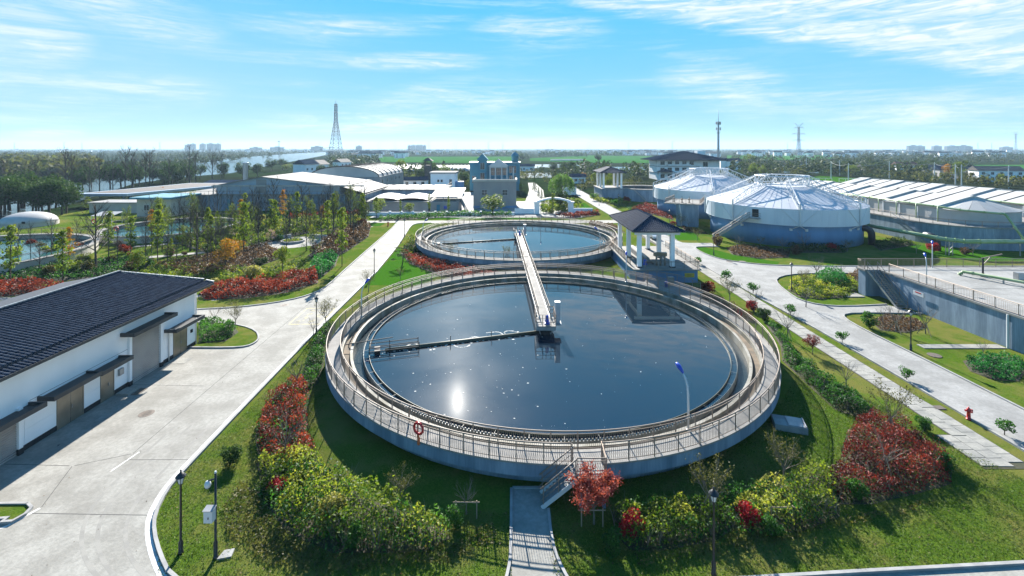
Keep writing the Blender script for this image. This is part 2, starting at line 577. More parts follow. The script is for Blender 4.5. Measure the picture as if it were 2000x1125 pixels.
L['amber'] = leaf_mat('amber_leaf', [(0.111, 0.093, 0.012), (0.212, 0.136, 0.015), (0.306, 0.136, 0.017), (0.289, 0.068, 0.013)], 0.45)
L['willow'] = leaf_mat('willow_leaf', [(0.043, 0.102, 0.017), (0.068, 0.153, 0.025), (0.102, 0.196, 0.038), (0.145, 0.230, 0.060)], 0.45)
L['brown'] = leaf_mat('dry_brown_leaf', [(0.052, 0.029, 0.018), (0.086, 0.046, 0.026), (0.122, 0.066, 0.036), (0.163, 0.102, 0.052)], 0.25)
L['pink'] = leaf_mat('pink_blossom', [(0.323, 0.187, 0.204), (0.408, 0.255, 0.281), (0.468, 0.340, 0.357), (0.425, 0.306, 0.255)], 0.4)
L['far'] = leaf_mat('far_tree_leaf', [(0.018, 0.034, 0.018), (0.034, 0.055, 0.025), (0.055, 0.080, 0.034), (0.085, 0.111, 0.043)], 0.2, spec=0.04)
L['bank'] = leaf_mat('river_bank_leaf', [(0.037, 0.044, 0.022), (0.065, 0.070, 0.030), (0.096, 0.107, 0.037), (0.128, 0.152, 0.045)], 0.3, spec=0.04)
L['grass'] = leaf_mat('grass_blade', [(0.031, 0.069, 0.011), (0.054, 0.106, 0.015), (0.080, 0.133, 0.019), (0.139, 0.160, 0.037)], 0.4)


def lawn_mat(name, a, b, dry, dry_lo=0.55, dry_hi=0.75):
    m = bpy.data.materials.new(name)
    m.use_nodes = True
    N = NT(m.node_tree)
    bs = N.n['Principled BSDF']
    bs.inputs['Roughness'].default_value = 0.95
    bs.inputs['Specular IOR Level'].default_value = 0.0
    pos = N.new('ShaderNodeNewGeometry').outputs['Position']
    fine = N.noise(pos, 7.0, 6, 0.7)
    mid = N.noise(pos, 0.55, 4, 0.6)
    big = N.noise(pos, 0.11, 3, 0.55)
    c = N.mix(N.smooth(fine, 0.3, 0.7), (*a, 1), (*b, 1))
    c = N.mix(N.math('MULTIPLY', N.smooth(N.math('ADD', N.math('MULTIPLY', mid, 0.5), N.math('MULTIPLY', big, 0.5)), dry_lo, dry_hi), 0.8), c, (*dry, 1))
    N.put(bs.inputs['Base Color'], c)
    bp = N.new('ShaderNodeBump')
    bp.inputs['Strength'].default_value = 0.9
    bp.inputs['Distance'].default_value = 0.06
    N.put(bp.inputs['Height'], N.noise(pos, 13.0, 5, 0.75))
    N.put(bs.inputs['Normal'], bp.outputs[0])
    return m


M['lawn'] = lawn_mat('lawn_grass', (0.046, 0.092, 0.010), (0.084, 0.138, 0.018), (0.150, 0.140, 0.042), 0.42, 0.62)
M['lawnbright'] = lawn_mat('bright_lawn_grass', (0.026, 0.092, 0.007), (0.048, 0.135, 0.012), (0.085, 0.125, 0.02), 0.52, 0.75)
M['field'] = lawn_mat('crop_field', (0.025, 0.10, 0.018), (0.035, 0.13, 0.02), (0.055, 0.10, 0.025), 0.6, 0.85)


def ground_mat():
    m = bpy.data.materials.new('ground_earth')
    m.use_nodes = True
    N = NT(m.node_tree)
    bs = N.n['Principled BSDF']
    bs.inputs['Roughness'].default_value = 1.0
    bs.inputs['Specular IOR Level'].default_value = 0.0
    pos = N.new('ShaderNodeNewGeometry').outputs['Position']
    big = N.noise(pos, 0.006, 4, 0.6)
    mid = N.noise(pos, 0.06, 5, 0.6)
    c = N.ramp(big, [(0.3, (0.014, 0.019, 0.010)), (0.48, (0.02, 0.028, 0.013)), (0.56, (0.018, 0.042, 0.011)), (0.7, (0.034, 0.032, 0.02))])
    c = N.mix(N.smooth(mid, 0.35, 0.65), c, (0.013, 0.02, 0.009, 1))
    N.put(bs.inputs['Base Color'], c)
    return m


M['ground'] = ground_mat()


def water_mat(name, col, rough, bump, scale, stretch=(1, 1, 1), film=0.0):
    m = bpy.data.materials.new(name)
    m.use_nodes = True
    N = NT(m.node_tree)
    bs = N.n['Principled BSDF']
    bs.inputs['Base Color'].default_value = (*col, 1)
    bs.inputs['Roughness'].default_value = rough
    bs.inputs['IOR'].default_value = 1.333 if not film else 1.72
    pos = N.new('ShaderNodeNewGeometry').outputs['Position']
    mpn = N.new('ShaderNodeMapping')
    N.put(mpn.inputs['Vector'], pos)
    mpn.inputs['Scale'].default_value = stretch
    bp = N.new('ShaderNodeBump')
    bp.inputs['Strength'].default_value = bump
    bp.inputs['Distance'].default_value = 0.02
    N.put(bp.inputs['Height'], N.noise(mpn.outputs[0], scale, 3))
    N.put(bs.inputs['Normal'], bp.outputs[0])
    if film:
        g = N.new('ShaderNodeBsdfPrincipled')
        g.inputs['Base Color'].default_value = (*col, 1)
        g.inputs['Roughness'].default_value = 0.14
        mx = N.new('ShaderNodeMixShader')
        mx.inputs[0].default_value = film
        N.l.new(bs.outputs[0], mx.inputs[1])
        N.l.new(g.outputs[0], mx.inputs[2])
        g2 = N.new('ShaderNodeBsdfPrincipled')      # a thin dull film over part of the surface
        g2.inputs['Base Color'].default_value = (0.03, 0.04, 0.045, 1)
        g2.inputs['Roughness'].default_value = 0.36
        m2 = N.new('ShaderNodeMixShader')
        N.put(m2.inputs[0], N.math('MULTIPLY', N.smooth(N.noise(pos, 0.12, 4, 0.6, 0.5), 0.3, 0.7, 0.6, 1.2), film * 10))
        N.l.new(mx.outputs[0], m2.inputs[1])
        N.l.new(g2.outputs[0], m2.inputs[2])
        mx = m2
        N.l.new(mx.outputs[0], N.n['Material Output'].inputs['Surface'])
    return m


M['water'] = water_mat('tank_water', (0.006, 0.018, 0.032), 0.005, 0.0, 1.2, film=0.0016)
M['launder'] = water_mat('overflow_water', (0.02, 0.03, 0.035), 0.12, 0.9, 6.0)
M['tealwater'] = water_mat('teal_tank_water', (0.03, 0.10, 0.11), 0.12, 0.3, 1.0)
M['river'] = water_mat('river_water', (0.04, 0.06, 0.07), 0.22, 0.5, 0.25)


# ------------------------------------------------------------------ ground, lawns, roads
def structure(mb, name, m, kind='structure', label=None):
    return tag(mb.build(name, m), label, None, None, kind)


def flat(pts, z):
    mb = MB()
    n = len(pts)
    area = sum(pts[i][0] * pts[(i + 1) % n][1] - pts[(i + 1) % n][0] * pts[i][1] for i in range(n))
    if area < 0:
        pts = pts[::-1]
    tris = tessellate_polygon([[Vector((p[0], p[1], 0)) for p in pts]])
    fs = []
    for a, b, c in tris:
        u, v, w = pts[a], pts[b], pts[c]
        fs.append((a, b, c) if (v[0] - u[0]) * (w[1] - u[1]) - (v[1] - u[1]) * (w[0] - u[0]) > 0 else (a, c, b))
    mb.add([(p[0], p[1], z) for p in pts], fs)
    return mb


def offset_line(pts, d):
    """polyline pts moved d to its left, mitred"""
    out = []
    P = [Vector((p[0], p[1])) for p in pts]
    for i, p in enumerate(P):
        a = (p - P[i - 1]).normalized() if i > 0 else None
        b = (P[i + 1] - p).normalized() if i < len(P) - 1 else None
        a = a or b
        b = b or a
        t = (a + b).normalized()
        nrm = Vector((-t.y, t.x))
        c = max(0.5, nrm.dot(Vector((-a.y, a.x))))
        out.append(p + nrm * (d / c))
    return out


def strip(mb, pts, d0, d1, z0, z1):
    """solid band along a polyline between the offsets d0 and d1"""
    a, b = offset_line(pts, d0), offset_line(pts, d1)
    vs, fs = [], []
    for p, q in zip(a, b):
        vs += [(p.x, p.y, z0), (q.x, q.y, z0), (q.x, q.y, z1), (p.x, p.y, z1)]
    for i in range(len(a) - 1):
        for k in range(4):
            q = (k + 1) % 4
            fs.append((i * 4 + k, i * 4 + q, i * 4 + 4 + q, i * 4 + 4 + k))
    e = (len(a) - 1) * 4
    fs += [(3, 2, 1, 0), (e, e + 1, e + 2, e + 3)]
    mb.add(vs, fs)


def soft(pts, n=2):
    """rounds the corners of an open polyline"""
    P = [Vector((p[0], p[1])) for p in pts]
    for _ in range(n):
        Q = [P[0]]
        for a, b in zip(P, P[1:]):
            Q += [a * 0.75 + b * 0.25, a * 0.25 + b * 0.75]
        Q.append(P[-1])
        P = Q
    return [(p.x, p.y) for p in P]


far = 9000
gm = MB()
gm.add([(-far, -60, -0.30), (far, -60, -0.30), (far, far, -0.30), (-far, far, -0.30)], [(0, 1, 2, 3)])
structure(gm, 'ground', M['ground'])
structure(flat([(-125, -20), (135, -20), (140, 180), (-135, 180)], -0.02), 'lawn', M['lawn'])

# west road with the apron in front of the white building, the branch past its far end, the cross road at the north
south_kerb = [(60, 23.9), (24, 21.65), (16, 21.2), (0, 20.2), (-9, 19.7)]
east_edge = soft([(-9, 19.7), (-13, 19.9), (-15.6, 21.0), (-16.9, 22.1), (-18.2, 23.4), (-19.1, 24.6), (-19.7, 26.2), (-19.9, 27.6), (-20.2, 33.3)], 1) + \
    [(-20.8, 47), (-21.4, 73), (-22.7, 91), (-24, 103.4), (-25, 112)]
ne_curve = soft([(-25, 112), (-25.4, 117), (-24.5, 120.2), (-21, 120.8)], 2)
west_edge = soft([(-30, 121), (-29, 112), (-26.8, 75.2), (-26.0, 65.5), (-26.4, 62.5), (-27.5, 60.3), (-30, 58.1), (-33.7, 56.6), (-38, 55.9)], 1) + [(-62, 55.4)]
island = soft([(-31.46, 45.15), (-27.5, 45.1), (-26.0, 45.4), (-25.6, 46.4), (-25.9, 47.6), (-27.2, 49.4), (-29.6, 50.9), (-32.5, 51.7), (-35, 51.9)], 1) + [(-62, 51.8)]
west_road = south_kerb[::-1][:1] + east_edge[1:] + [(-25.2, 119.0), (-24.6, 120.5), (30, 120.5), (30, 125.2), (-60, 124.0), (-60, 121.0)] + west_edge + [(-62, 51.8)] + island[::-1][1:] + \
    [(-31.5, 10), (60, 10), (60, 23.9), (24, 21.65), (16, 21.2), (0, 20.2)]
structure(flat(west_road, 0.004), 'road_bed', M['joint'])


def split_road(pts, cuts, z, name, m, gap=0.014):
    """cuts: (point, normal, test(centroid)); returns every bay of the road as its own slab under one road object"""
    bm = bmesh.new()
    n = len(pts)
    area = sum(pts[i][0] * pts[(i + 1) % n][1] - pts[(i + 1) % n][0] * pts[i][1] for i in range(n))
    if area < 0:
        pts = pts[::-1]
    vv = [bm.verts.new((p[0], p[1], z)) for p in pts]
    for tri in tessellate_polygon([[Vector((p[0], p[1], 0)) for p in pts]]):
        f = bm.faces.new([vv[i] for i in tri])
        f.normal_update()
        if f.normal.z < 0:
            f.normal_flip()
    ori = [(Vector(p), Vector(q), t) for p, q, t in cuts]
    for p, q, t in ori:
        fs = [f for f in bm.faces if t is None or t(f.calc_center_median())]
        es = {e for f in fs for e in f.edges}
        vs = {v for f in fs for v in f.verts}
        bmesh.ops.bisect_plane(bm, geom=list(fs) + list(es) + list(vs), plane_co=p, plane_no=q, dist=1e-4)
    # bays: faces on the same side of every cut
    bays = {}
    for f in bm.faces:
        c = f.calc_center_median()
        key = tuple(((c - p).dot(q) > 0) if (t is None or t(c)) else None for p, q, t in ori)
        bays.setdefault(key, []).append([v.co.copy() for v in f.verts])
    bm.free()
    root = thing(name, None, None, kind='structure')
    for key, faces in bays.items():
        b2 = bmesh.new()
        for f in faces:
            b2.faces.new([b2.verts.new(c) for c in f])
        bmesh.ops.remove_doubles(b2, verts=b2.verts[:], dist=1e-3)
        if sum(f.calc_area() for f in b2.faces) < 0.05:
            b2.free()
            continue
        bd = [e for e in b2.edges if e.is_boundary]
        r = bmesh.ops.extrude_edge_only(b2, edges=bd)
        for v in [g for g in r['geom'] if isinstance(g, bmesh.types.BMVert)]:
            v.co.z -= 0.012
        me = bpy.data.meshes.new('concrete_panel')
        b2.to_mesh(me)
        b2.free()
        me.materials.append(m)
        link_mesh('concrete_panel', me, root)
    return root


west_panels = split_road(west_road, [((-24.95, 45, 0), (1, -0.045, 0), lambda c: c.y < 66 and c.y > 28.6 and c.x < -18)]
                         + [((0, y, 0), (0.03, 1, 0), (lambda c: c.x < -18) if y > 26 else (lambda c: c.x < -15)) for y in (24.3, 29.6, 38.2, 52.5, 66, 79, 93, 107)]
                         + [((x, 0, 0), (1, 0, 0), lambda c: c.y > 119.5) for x in (-40, -12, 0, 12)] + [((x, 0, 0), (1, 0.0, 0), lambda c: c.y < 24.3 and c.x > -25) for x in (-10, 0, 10, 20)]
                         + [((-27.3, 26, 0), (0.86, 0.5, 0), lambda c: c.y < 29.6 and c.x < -18 and c.y > 24.3)], 0.016, 'west_road', M['road'])
# bitumen in the joints: a narrow strip lying on each seam
jm = MB()
for a, b in (((-24.24, 29.6), (-25.85, 66)), ((-24.2, 29.0), (-20.0, 29.02)), ((-31.4, 28.6), (-27.2, 28.45)), ((-26.9, 28.46), (-24.3, 29.55)), ((-25.8, 24.75), (-19.2, 24.62)),
             ((-27.0, 28.4), (-25.6, 25.2)), ((-31.4, 38.2), (-25.3, 38.0)), ((-26.5, 79), (-21.8, 79)), ((-27.3, 93), (-22.9, 93))):
    strip(jm, [a, b], -0.017, 0.017, 0.012, 0.0195)
structure(jm, 'road_joint_line', M['joint'])

km = MB()
strip(km, south_kerb[::-1], -0.0, -0.02, 0, 0.1)
kerb_w = MB()
strip(kerb_w, east_edge + ne_curve[1:] , -0.16, 0.0, -0.05, 0.13)
strip(kerb_w, south_kerb, -0.16, 0.0, -0.05, 0.13)
strip(kerb_w, west_edge, -0.16, 0.0, -0.05, 0.13)
strip(kerb_w, island[::-1], -0.16, 0.0, -0.05, 0.13)
structure(kerb_w, 'road_kerb', M['kerb'])
gut = MB()
strip(gut, soft([(-9, 19.7), (-13, 19.9), (-15.6, 21.0), (-16.9, 22.1), (-18.2, 23.4), (-19.1, 24.6), (-19.7, 26.2), (-19.9, 27.6)], 1) + [(-20.2, 33.3), (-20.8, 47), (-21.4, 73), (-22.7, 91)], 0.02, 0.30, 0.01, 0.0215)
structure(gut, 'gutter_strip', M['whitepaint'])

# corner bed at the lower left
bed_c = [(-31.4, 25.35), (-26.5, 25.4), (-25.95, 25.1), (-25.8, 24.6), (-26.0, 24.05), (-26.6, 24.0), (-26.6, 24.25), (-27.1, 24.2), (-31.4, 23.4)]
structure(flat(bed_c, 0.075), 'bed_lawn', M['lawn'])
kb = MB()
strip(kb, bed_c[1:-1], -0.14, 0.0, 0.0, 0.15)
strip(kb, [bed_c[0], bed_c[1]], -0.14, 0.0, 0.0, 0.15)
structure(kb, 'bed_kerb', M['kerb'])
structure(flat([(-31.45, 45.2), (-27.5, 45.2), (-26.05, 45.5), (-25.7, 46.4), (-26, 47.5), (-27.3, 49.3), (-29.6, 50.75), (-32.5, 51.55), (-35, 51.75), (-61, 51.6), (-61, 45.2)], 0.06), 'island_lawn', M['lawn'])

# painted marks
pm = MB()
strip(pm, [(-23.95, 29.75), (-24.25, 27.9)], -0.05, 0.05, 0.012, 0.0205)
strip(pm, [(-25.6, 25.1), (-26.1, 23.9), (-27, 23.3), (-29, 22.6)], -0.07, 0.07, 0.012, 0.0205)
structure(pm, 'road_marking', M['whitepaint'])
ym = MB()
c4 = [(-24.75, 51.3), (-21.35, 51.3), (-21.5, 56.4), (-24.95, 56.4)]
for a, b in zip(c4, c4[1:] + c4[:1]):
    ym.bar((a[0], a[1], 0.017), (b[0], b[1], 0.017), 0.13, 0.008)
rg = random.Random(4)
for lx in (-23.9, -22.5):
    for k in range(4):
        y0 = 51.9 + k * 1.1
        for q in range(5):
            x, y = lx + rg.uniform(-0.35, 0.35), y0 + rg.uniform(0.0, 0.7)
            if rg.random() < 0.5:
                ym.bar((x - 0.22, y, 0.0175), (x + 0.22, y, 0.0175), 0.07, 0.007)
            else:
                ym.bar((x, y - 0.2, 0.018), (x, y + 0.2, 0.018), 0.07, 0.007)
tm_ = MB()
for r_, x0 in ((0, -22.6), (0, -21.2), (1, -23.4)):
    strip(tm_, soft([(x0 - .3 * r_, 33), (x0, 28), (x0 + .5, 25), (x0 + 2.2, 22.6), (x0 + 5.2, 20.6), (x0 + 9, 19.2)], 3), -0.09, 0.09, 0.012, 0.0172)
structure(tm_, 'tyre_mark', M['tyre'])
structure(ym, 'yellow_road_marking', M['yellowpaint'])

# near path to the tank stairs
path_pts = [(-0.35, 20.4), (-0.1, 21.3), (0.02, 22.3), (0.03, 26.5), (1.9, 26.5), (1.9, 23.4), (2.0, 22.3), (2.3, 21.3), (2.7, 20.4)]
structure(flat(path_pts, 0.022), 'path', M['road'])
pk = MB()
strip(pk, soft([(-0.35, 20.4), (-0.1, 21.3), (0.02, 22.3), (0.03, 26.5)], 1), -0.0, 0.14, -0.02, 0.12)
strip(pk, soft([(1.9, 25.0), (1.9, 23.4), (2.0, 22.3), (2.3, 21.3), (2.7, 20.4)], 1), 0.0, 0.14, -0.02, 0.12)
strip(pk, [(0.03, 26.5), (1.9, 26.5)], 0.0, 0.14, -0.02, 0.10)
structure(pk, 'path_kerb', M['kerb'])

# east road, its branches
er_w = [(33.1, 10), (33.1, 40), (32.9, 50), (32.3, 60), (31.7, 80), (30.2, 105), (28.6, 135), (27.2, 173), (26, 230)]
er_e = [(31, 230), (32.2, 175), (33.4, 135), (34.5, 104), (34.8, 98)]
spur = [(34.8, 98), (35.2, 95.6), (37, 95.2), (41, 95.2)]
lawn_a = soft([(41, 91.6), (37.0, 91.6), (35.7, 90.8), (35.3, 87), (35.9, 83), (37.3, 80.3), (39.9, 78.3), (43.7, 76.9), (50, 76.4), (57, 76.3)], 1) + [(125, 76.3)]
isl_e = [(125, 72.2)] + soft([(58, 72.2), (47, 72.2), (42.5, 71.4), (39.3, 69.2), (37.9, 66.0), (37.1, 62), (36.8, 59.4), (38.2, 57.4), (41, 56.9), (46.7, 57.6)], 1)
lawn_e = soft([(48.3, 54.6), (42.5, 54.9), (39.2, 54.7), (38.0, 53.2), (37.7, 49.8), (38.0, 43.4), (38.1, 34.5)], 1) + [(38.1, 10)]
er = er_w + er_e + spur + lawn_a + isl_e + lawn_e
structure(flat(er, 0.006), 'road_bed', M['joint'])
split_road(er, [((0, y, 0), (0.02, 1, 0), lambda c: c.x < 39) for y in (22, 30, 38, 46, 54.5, 63, 72, 81, 91, 105, 120, 140, 165)] + [((x, 0, 0), (1, 0, 0), lambda c: 71 < c.y < 77 and c.x > 39) for x in (44, 52, 60, 75)],
           0.018, 'east_road', M['road2'])
ke = MB()
strip(ke, er_w, 0.0, 0.15, -0.05, 0.12)
for ln in (er_e, lawn_a, isl_e, lawn_e):
    strip(ke, ln, 0.0, 0.15, -0.05, 0.13)
structure(ke, 'road_kerb', M['kerb'])

# footpath of loose paving slabs beside the east road
fp = thing('footpath', None, None, (31.0, 28.4, 0), kind='structure')
slabs = []
for k, (w, l) in enumerate(((0.96, 0.98), (0.96, 0.72), (0.60, 0.98))):
    mb = MB()
    mb.box(-w / 2, w / 2, -l / 2, l / 2, -0.02, 0.035)
    slabs.append((mb.mesh('paving_slab', M['paving']), w, l))
rs = random.Random(3)
Y0 = 28.4
cols = [(30.35, 0.0), (31.33, 0.5)]
for k in range(138):
    for cx, off in cols:
        y = Y0 + (k + off) * 0.76 + 0.36
        if y > 108 and k % 2:
            pass
        x = cx - 0.45 * max(0, (y - 75) / 60) * 3.0
        o = link_mesh('paving_slab', slabs[1][0], fp, (x - 31.0 + rs.uniform(-.02, .02), y - 28.4 + rs.uniform(-.015, .015), rs.uniform(-.012, .008)))
        o.rotation_euler = (rs.uniform(-.006, .006), rs.uniform(-.006, .006), rs.uniform(-.025, .025) + 0.012)
for k in range(4):
    link_mesh('paving_slab', slabs[1][0], fp, (29.36 - 31.0, 0.4 + k * 0.77, 0.0))
structure(flat([(28.8, 28.2), (31.9, 28.2), (31.9, 75), (29.4, 128), (27.2, 128), (29.8, 75), (29.8, 31.6), (28.8, 31.6)], -0.002), 'footpath_bed', M['soil'])
# narrow concrete walk on the east lawn and the slab by the stairs
structure(MB().box(40.2, 48.2, 45.1, 46.0, -0.03, 0.05), 'lawn_walk', M['paving'])
structure(MB().box(44.0, 46.2, 60.6, 62.4, -0.03, 0.10), 'stair_landing_slab', M['paving'])

# garden paths in the west
structure(flat([(-38.5, 60.4), (-33.5, 63.4), (-30.6, 67.2), (-31.4, 76), (-33.6, 88), (-35.6, 100), (-37.5, 113), (-36, 119), (-33, 119), (-36.0, 112), (-34.2, 99.5), (-32.2, 88), (-29.9, 76), (-29.1, 67), (-32.4, 62.2), (-38.5, 59.2)], -0.006), 'garden_path', M['road'])
gp2 = MB()
strip(gp2, soft([(-41, 61.5), (-48, 62.5), (-62, 60.5), (-95, 60)], 2), 0, 1.3, -0.03, 0.0)
strip(gp2, soft([(-33.2, 88), (-37, 93), (-43, 96), (-52, 92), (-60, 86), (-72, 81)], 2), 0, 1.8, -0.03, 0.003)
strip(gp2, soft([(-56, 98), (-64, 98.5), (-76, 92)], 2), 0, 1.4, -0.03, 0.006)
structure(gp2, 'garden_path', M['road'])
for n_, (bx, by, bw, bd) in enumerate(((-48, 118, 30, 5), (-10, 131, 34, 8), (20, 150, 12, 30), (-10, 150, 60, 40))):
    structure(flat([(bx - bw / 2, by - bd / 2), (bx + bw / 2, by - bd / 2), (bx + bw / 2, by + bd / 2), (bx - bw / 2, by + bd / 2)], 0.0 + 0.002 * n_), 'bright_lawn' if n_ != 3 else 'yard', M['lawnbright'] if n_ != 3 else M['road2'])
structure(flat([(-21.0, 66), (-13, 66), (-11, 71), (-14, 78), (-20, 88), (-22.3, 90), (-21.3, 76)], -0.012), 'bright_lawn', M['lawnbright'])
structure(flat([(36.0, 84), (37.8, 81), (44.5, 77.6), (46, 79.5), (41, 84), (38.2, 91), (36.0, 91)], -0.012), 'bright_lawn', M['lawnbright'])
structure(flat([(35.2, 98), (40, 98), (42, 106), (36, 118), (34.2, 118)], -0.012), 'bright_lawn', M['lawnbright'])
structure(flat([(76, 97), (88, 90), (90, 80), (80, 80), (72, 90)], -0.012), 'bright_lawn', M['lawnbright'])

# ------------------------------------------------------------------ clarifier tanks
CA, CB = Vector((3.35, 46.83, 0)), Vector((1.36, 94.3, 0))
RO, RI, ZD, ZW = 20.6, 19.35, 1.65, 0.93


def arc(c, r, z, a0, a1, n):
    return [(c[0] + r * math.cos(a0 + (a1 - a0) * i / n), c[1] + r * math.sin(a0 + (a1 - a0) * i / n), z) for i in range(n + 1)]


def make_tank(c, label, group):
    t = thing('clarifier_tank', label, 'settling tank', c, group)
    MB().ring(c, RO - 1.05, RO - 0.85, -0.1, ZD - 0.35, 128).build('outer_wall', M['tankwall'], t)
    MB().ring(c, RO - 1.0, RO, ZD - 0.84, ZD - 0.10, 160).build('ring_beam', M['tankwall'], t)
    MB().ring(c, RI, RO + 0.06, ZD - 0.10, ZD, 160).build('walkway_deck', M['deck'], t)
    mb = MB()
    mb.ring(c, RI - 0.12, RI + 0.12, 0.2, ZD - 0.1, 160)
    mb.build('inner_wall', M['inwall'], t)
    MB().ring(c, RI - 0.72, RI - 0.12, 0.2, ZD - 0.52, 160).build('gutter_floor', M['silt'], t)
    MB().ring(c, RI - 0.95, RI - 0.72, -0.1, ZD - 0.30, 160).build('channel_lip', M['inwall'], t)
    # overflow weir: a plate with V notches along its upper edge
    rw = RI - 1.85
    MB().ring(c, rw - 0.03, rw + 0.03, 0.3, ZW + 0.03, 160).build('weir_plate', M['weir'], t)
    mb = MB()
    nt = 460
    for i in range(nt):
        a, b = 2 * PI * (i + 0.12) / nt, 2 * PI * (i + 0.88) / nt
        m_ = (a + b) / 2
        h0, h1 = ZW + 0.03, ZW + 0.17
        vs = []
        for rr in (rw - 0.015, rw + 0.015):
            vs += [(c[0] + rr * math.cos(a), c[1] + rr * math.sin(a), h0), (c[0] + rr * math.cos(b), c[1] + rr * math.sin(b), h0),
                   (c[0] + rr * math.cos(b - (b - a) * .22), c[1] + rr * math.sin(b - (b - a) * .22), h1), (c[0] + rr * math.cos(a + (b - a) * .22), c[1] + rr * math.sin(a + (b - a) * .22), h1)]
        mb.add(vs, [(0, 1, 2, 3), (7, 6, 5, 4), (0, 4, 5, 1), (1, 5, 6, 2), (2, 6, 7, 3), (3, 7, 4, 0)])
    mb.build('weir_notch', M['weir'], t, kind='stuff')
    mb = MB()
    for i in range(48):
        a = 2 * PI * i / 48
        mb.bar((c[0] + rw * math.cos(a), c[1] + rw * math.sin(a), ZW + 0.10), (c[0] + (rw - 0.47) * math.cos(a), c[1] + (rw - 0.47) * math.sin(a), ZW + 0.12), 0.018)
    mb.build('baffle_bracket', M['weir'], t, kind='stuff')
    MB().ring(c, rw - 0.50, rw - 0.47, 0.5, ZW + 0.16, 160).build('scum_baffle', M['sludge'], t)
    return t


def disc(c, r0, r1, z, n=128):
    mb = MB()
    if r0 <= 0:
        mb.add([(c[0] + r1 * math.cos(2 * PI * i / n), c[1] + r1 * math.sin(2 * PI * i / n), z) for i in range(n)], [tuple(range(n))])
    else:
        mb.add([(c[0] + r * math.cos(2 * PI * i / n), c[1] + r * math.sin(2 * PI * i / n), z) for r in (r0, r1) for i in range(n)],
               [(i, n + i, n + (i + 1) % n, (i + 1) % n) for i in range(n)])
    return mb


make_tank(CA, 'large round settling tank in front with dark water and sun glint', None)
make_tank(CB, 'round settling tank behind the front one, next to the narrow road', None)
for c in (CA, CB):
    structure(disc(c, 0, RI - 1.85, ZW), 'tank_water', M['water'])
    structure(disc(c, RI - 1.85, RI - 0.95, ZW - 0.30), 'overflow_water', M['launder'])
# foam and leaves afloat
rf = random.Random(8)


def flake(mb, x, y, s, z):
    k = rf.randint(5, 8)
    a0 = rf.random() * 6
    mb.prism([(x + s * rf.uniform(.5, 1.1) * math.cos(a0 + 2 * PI * i / k) * 1.5, y + s * rf.uniform(.5, 1.1) * math.sin(a0 + 2 * PI * i / k)) for i in range(k)], z - 0.004, z + 0.012, False)


fm = MB()
for i in range(240):
    if i < 110:
        r = 16.6 * math.sqrt(rf.random())
        a = rf.random() * 2 * PI
    else:
        r = 16.7 * rf.random() ** 0.35
        a = PI + 0.25 + rf.gauss(0.55, 0.55)
    flake(fm, CA.x + r * math.cos(a), CA.y + r * math.sin(a), (rf.random() ** 4) * 0.06 + 0.008, ZW)
ARM_A = math.atan2(41.9 - CA.y, -13.4 - CA.x)
for c, ang in ((CA, ARM_A), (CB, ARM_A + 0.02)):
    d = Vector((math.cos(ang), math.sin(ang), 0))
    s = Vector((-d.y, d.x, 0))
    for i in range(110):
        q = rf.uniform(1.5, 16)
        side = rf.choice((-1, 1)) * rf.uniform(0.15, 0.5) * (1 if rf.random() < .8 else 2)
        p = c + d * q + s * side
        flake(fm, p.x, p.y, rf.uniform(.02, .13), ZW)
    # curling streaks
    for q0, sgn in ((4.2, 1), (6.5, 1), (9.5, -1), (12.5, 1), (2.6, 1)):
        p = c + d * q0
        hd = math.atan2(s.y, s.x) * 1.0
        for k in range(16):
            p = p + Vector((math.cos(hd), math.sin(hd), 0)) * 0.16 * -sgn
            hd += rf.uniform(-.1, .5)
            flake(fm, p.x, p.y, rf.uniform(.04, .10), ZW)
structure(fm, 'foam', M['foam'], 'stuff', 'white foam flecks floating on the tank water')


def railing(name, label, pts, closed=False, h=1.12, spacing=1.6, bal=0.125, m=None, post_r=0.04, group=None, cat='railing', mid=True, z_posts=None):
    """pts: the rail's line on the deck"""
    m = m or M['steel']
    P = [Vector(p) for p in pts]
    if closed:
        P.append(P[0].copy())
    t = thing(name, label, cat, P[0], group)
    up = Vector((0, 0, 1))
    line = P[:-1] if closed else P
    MB().tube([p + up * h for p in line], 0.042, 6, closed).build('top_rail', m, t, True)
    MB().tube([p + up * (h - 0.16) for p in line], 0.024, 5, closed).build('upper_rail', m, t, True)
    MB().tube([p + up * 0.12 for p in line], 0.024, 5, closed).build('lower_rail', m, t, True)
    # walk along the line
    seg = [(a, b, (b - a).length) for a, b in zip(P, P[1:])]
    total = sum(s[2] for s in seg)
    n = max(1, round(total / spacing))

    def along(dist):
        for a, b, l in seg:
            if dist <= l or (a, b, l) == seg[-1]:
                return a.lerp(b, min(1, dist / l))
            dist -= l
    me = MB().tube([(0, 0, 0), (0, 0, h - 0.01)], post_r, 6).mesh('post', m)
    for i in range(n if closed else n + 1):
        p = along(total * i / n)
        link_mesh('post', me, t, p - P[0])
    if bal:
        mb = MB()
        k = int(total / bal)
        for i in range(k):
            p = along(total * (i + 0.5) / k)
            mb.tube([p + up * 0.12, p + up * (h - 0.16)], 0.0125, 3, caps=False)
        mb.build('baluster', m, t, kind='stuff')
    return t


def rail_arc(c, r, gaps, z, n=150):
    """the arc(s) left after cutting the gaps (angle, half width in m)"""
    gaps = sorted(((a % (2 * PI)), w / r) for a, w in gaps)
    out = []
    for i, (a, w) in enumerate(gaps):
        b, w2 = gaps[(i + 1) % len(gaps)]
        if i == len(gaps) - 1:
            b += 2 * PI
        out.append(arc(c, r, z, a + w, b - w2, max(6, int(n * (b - a) / (2 * PI)))))
    return out


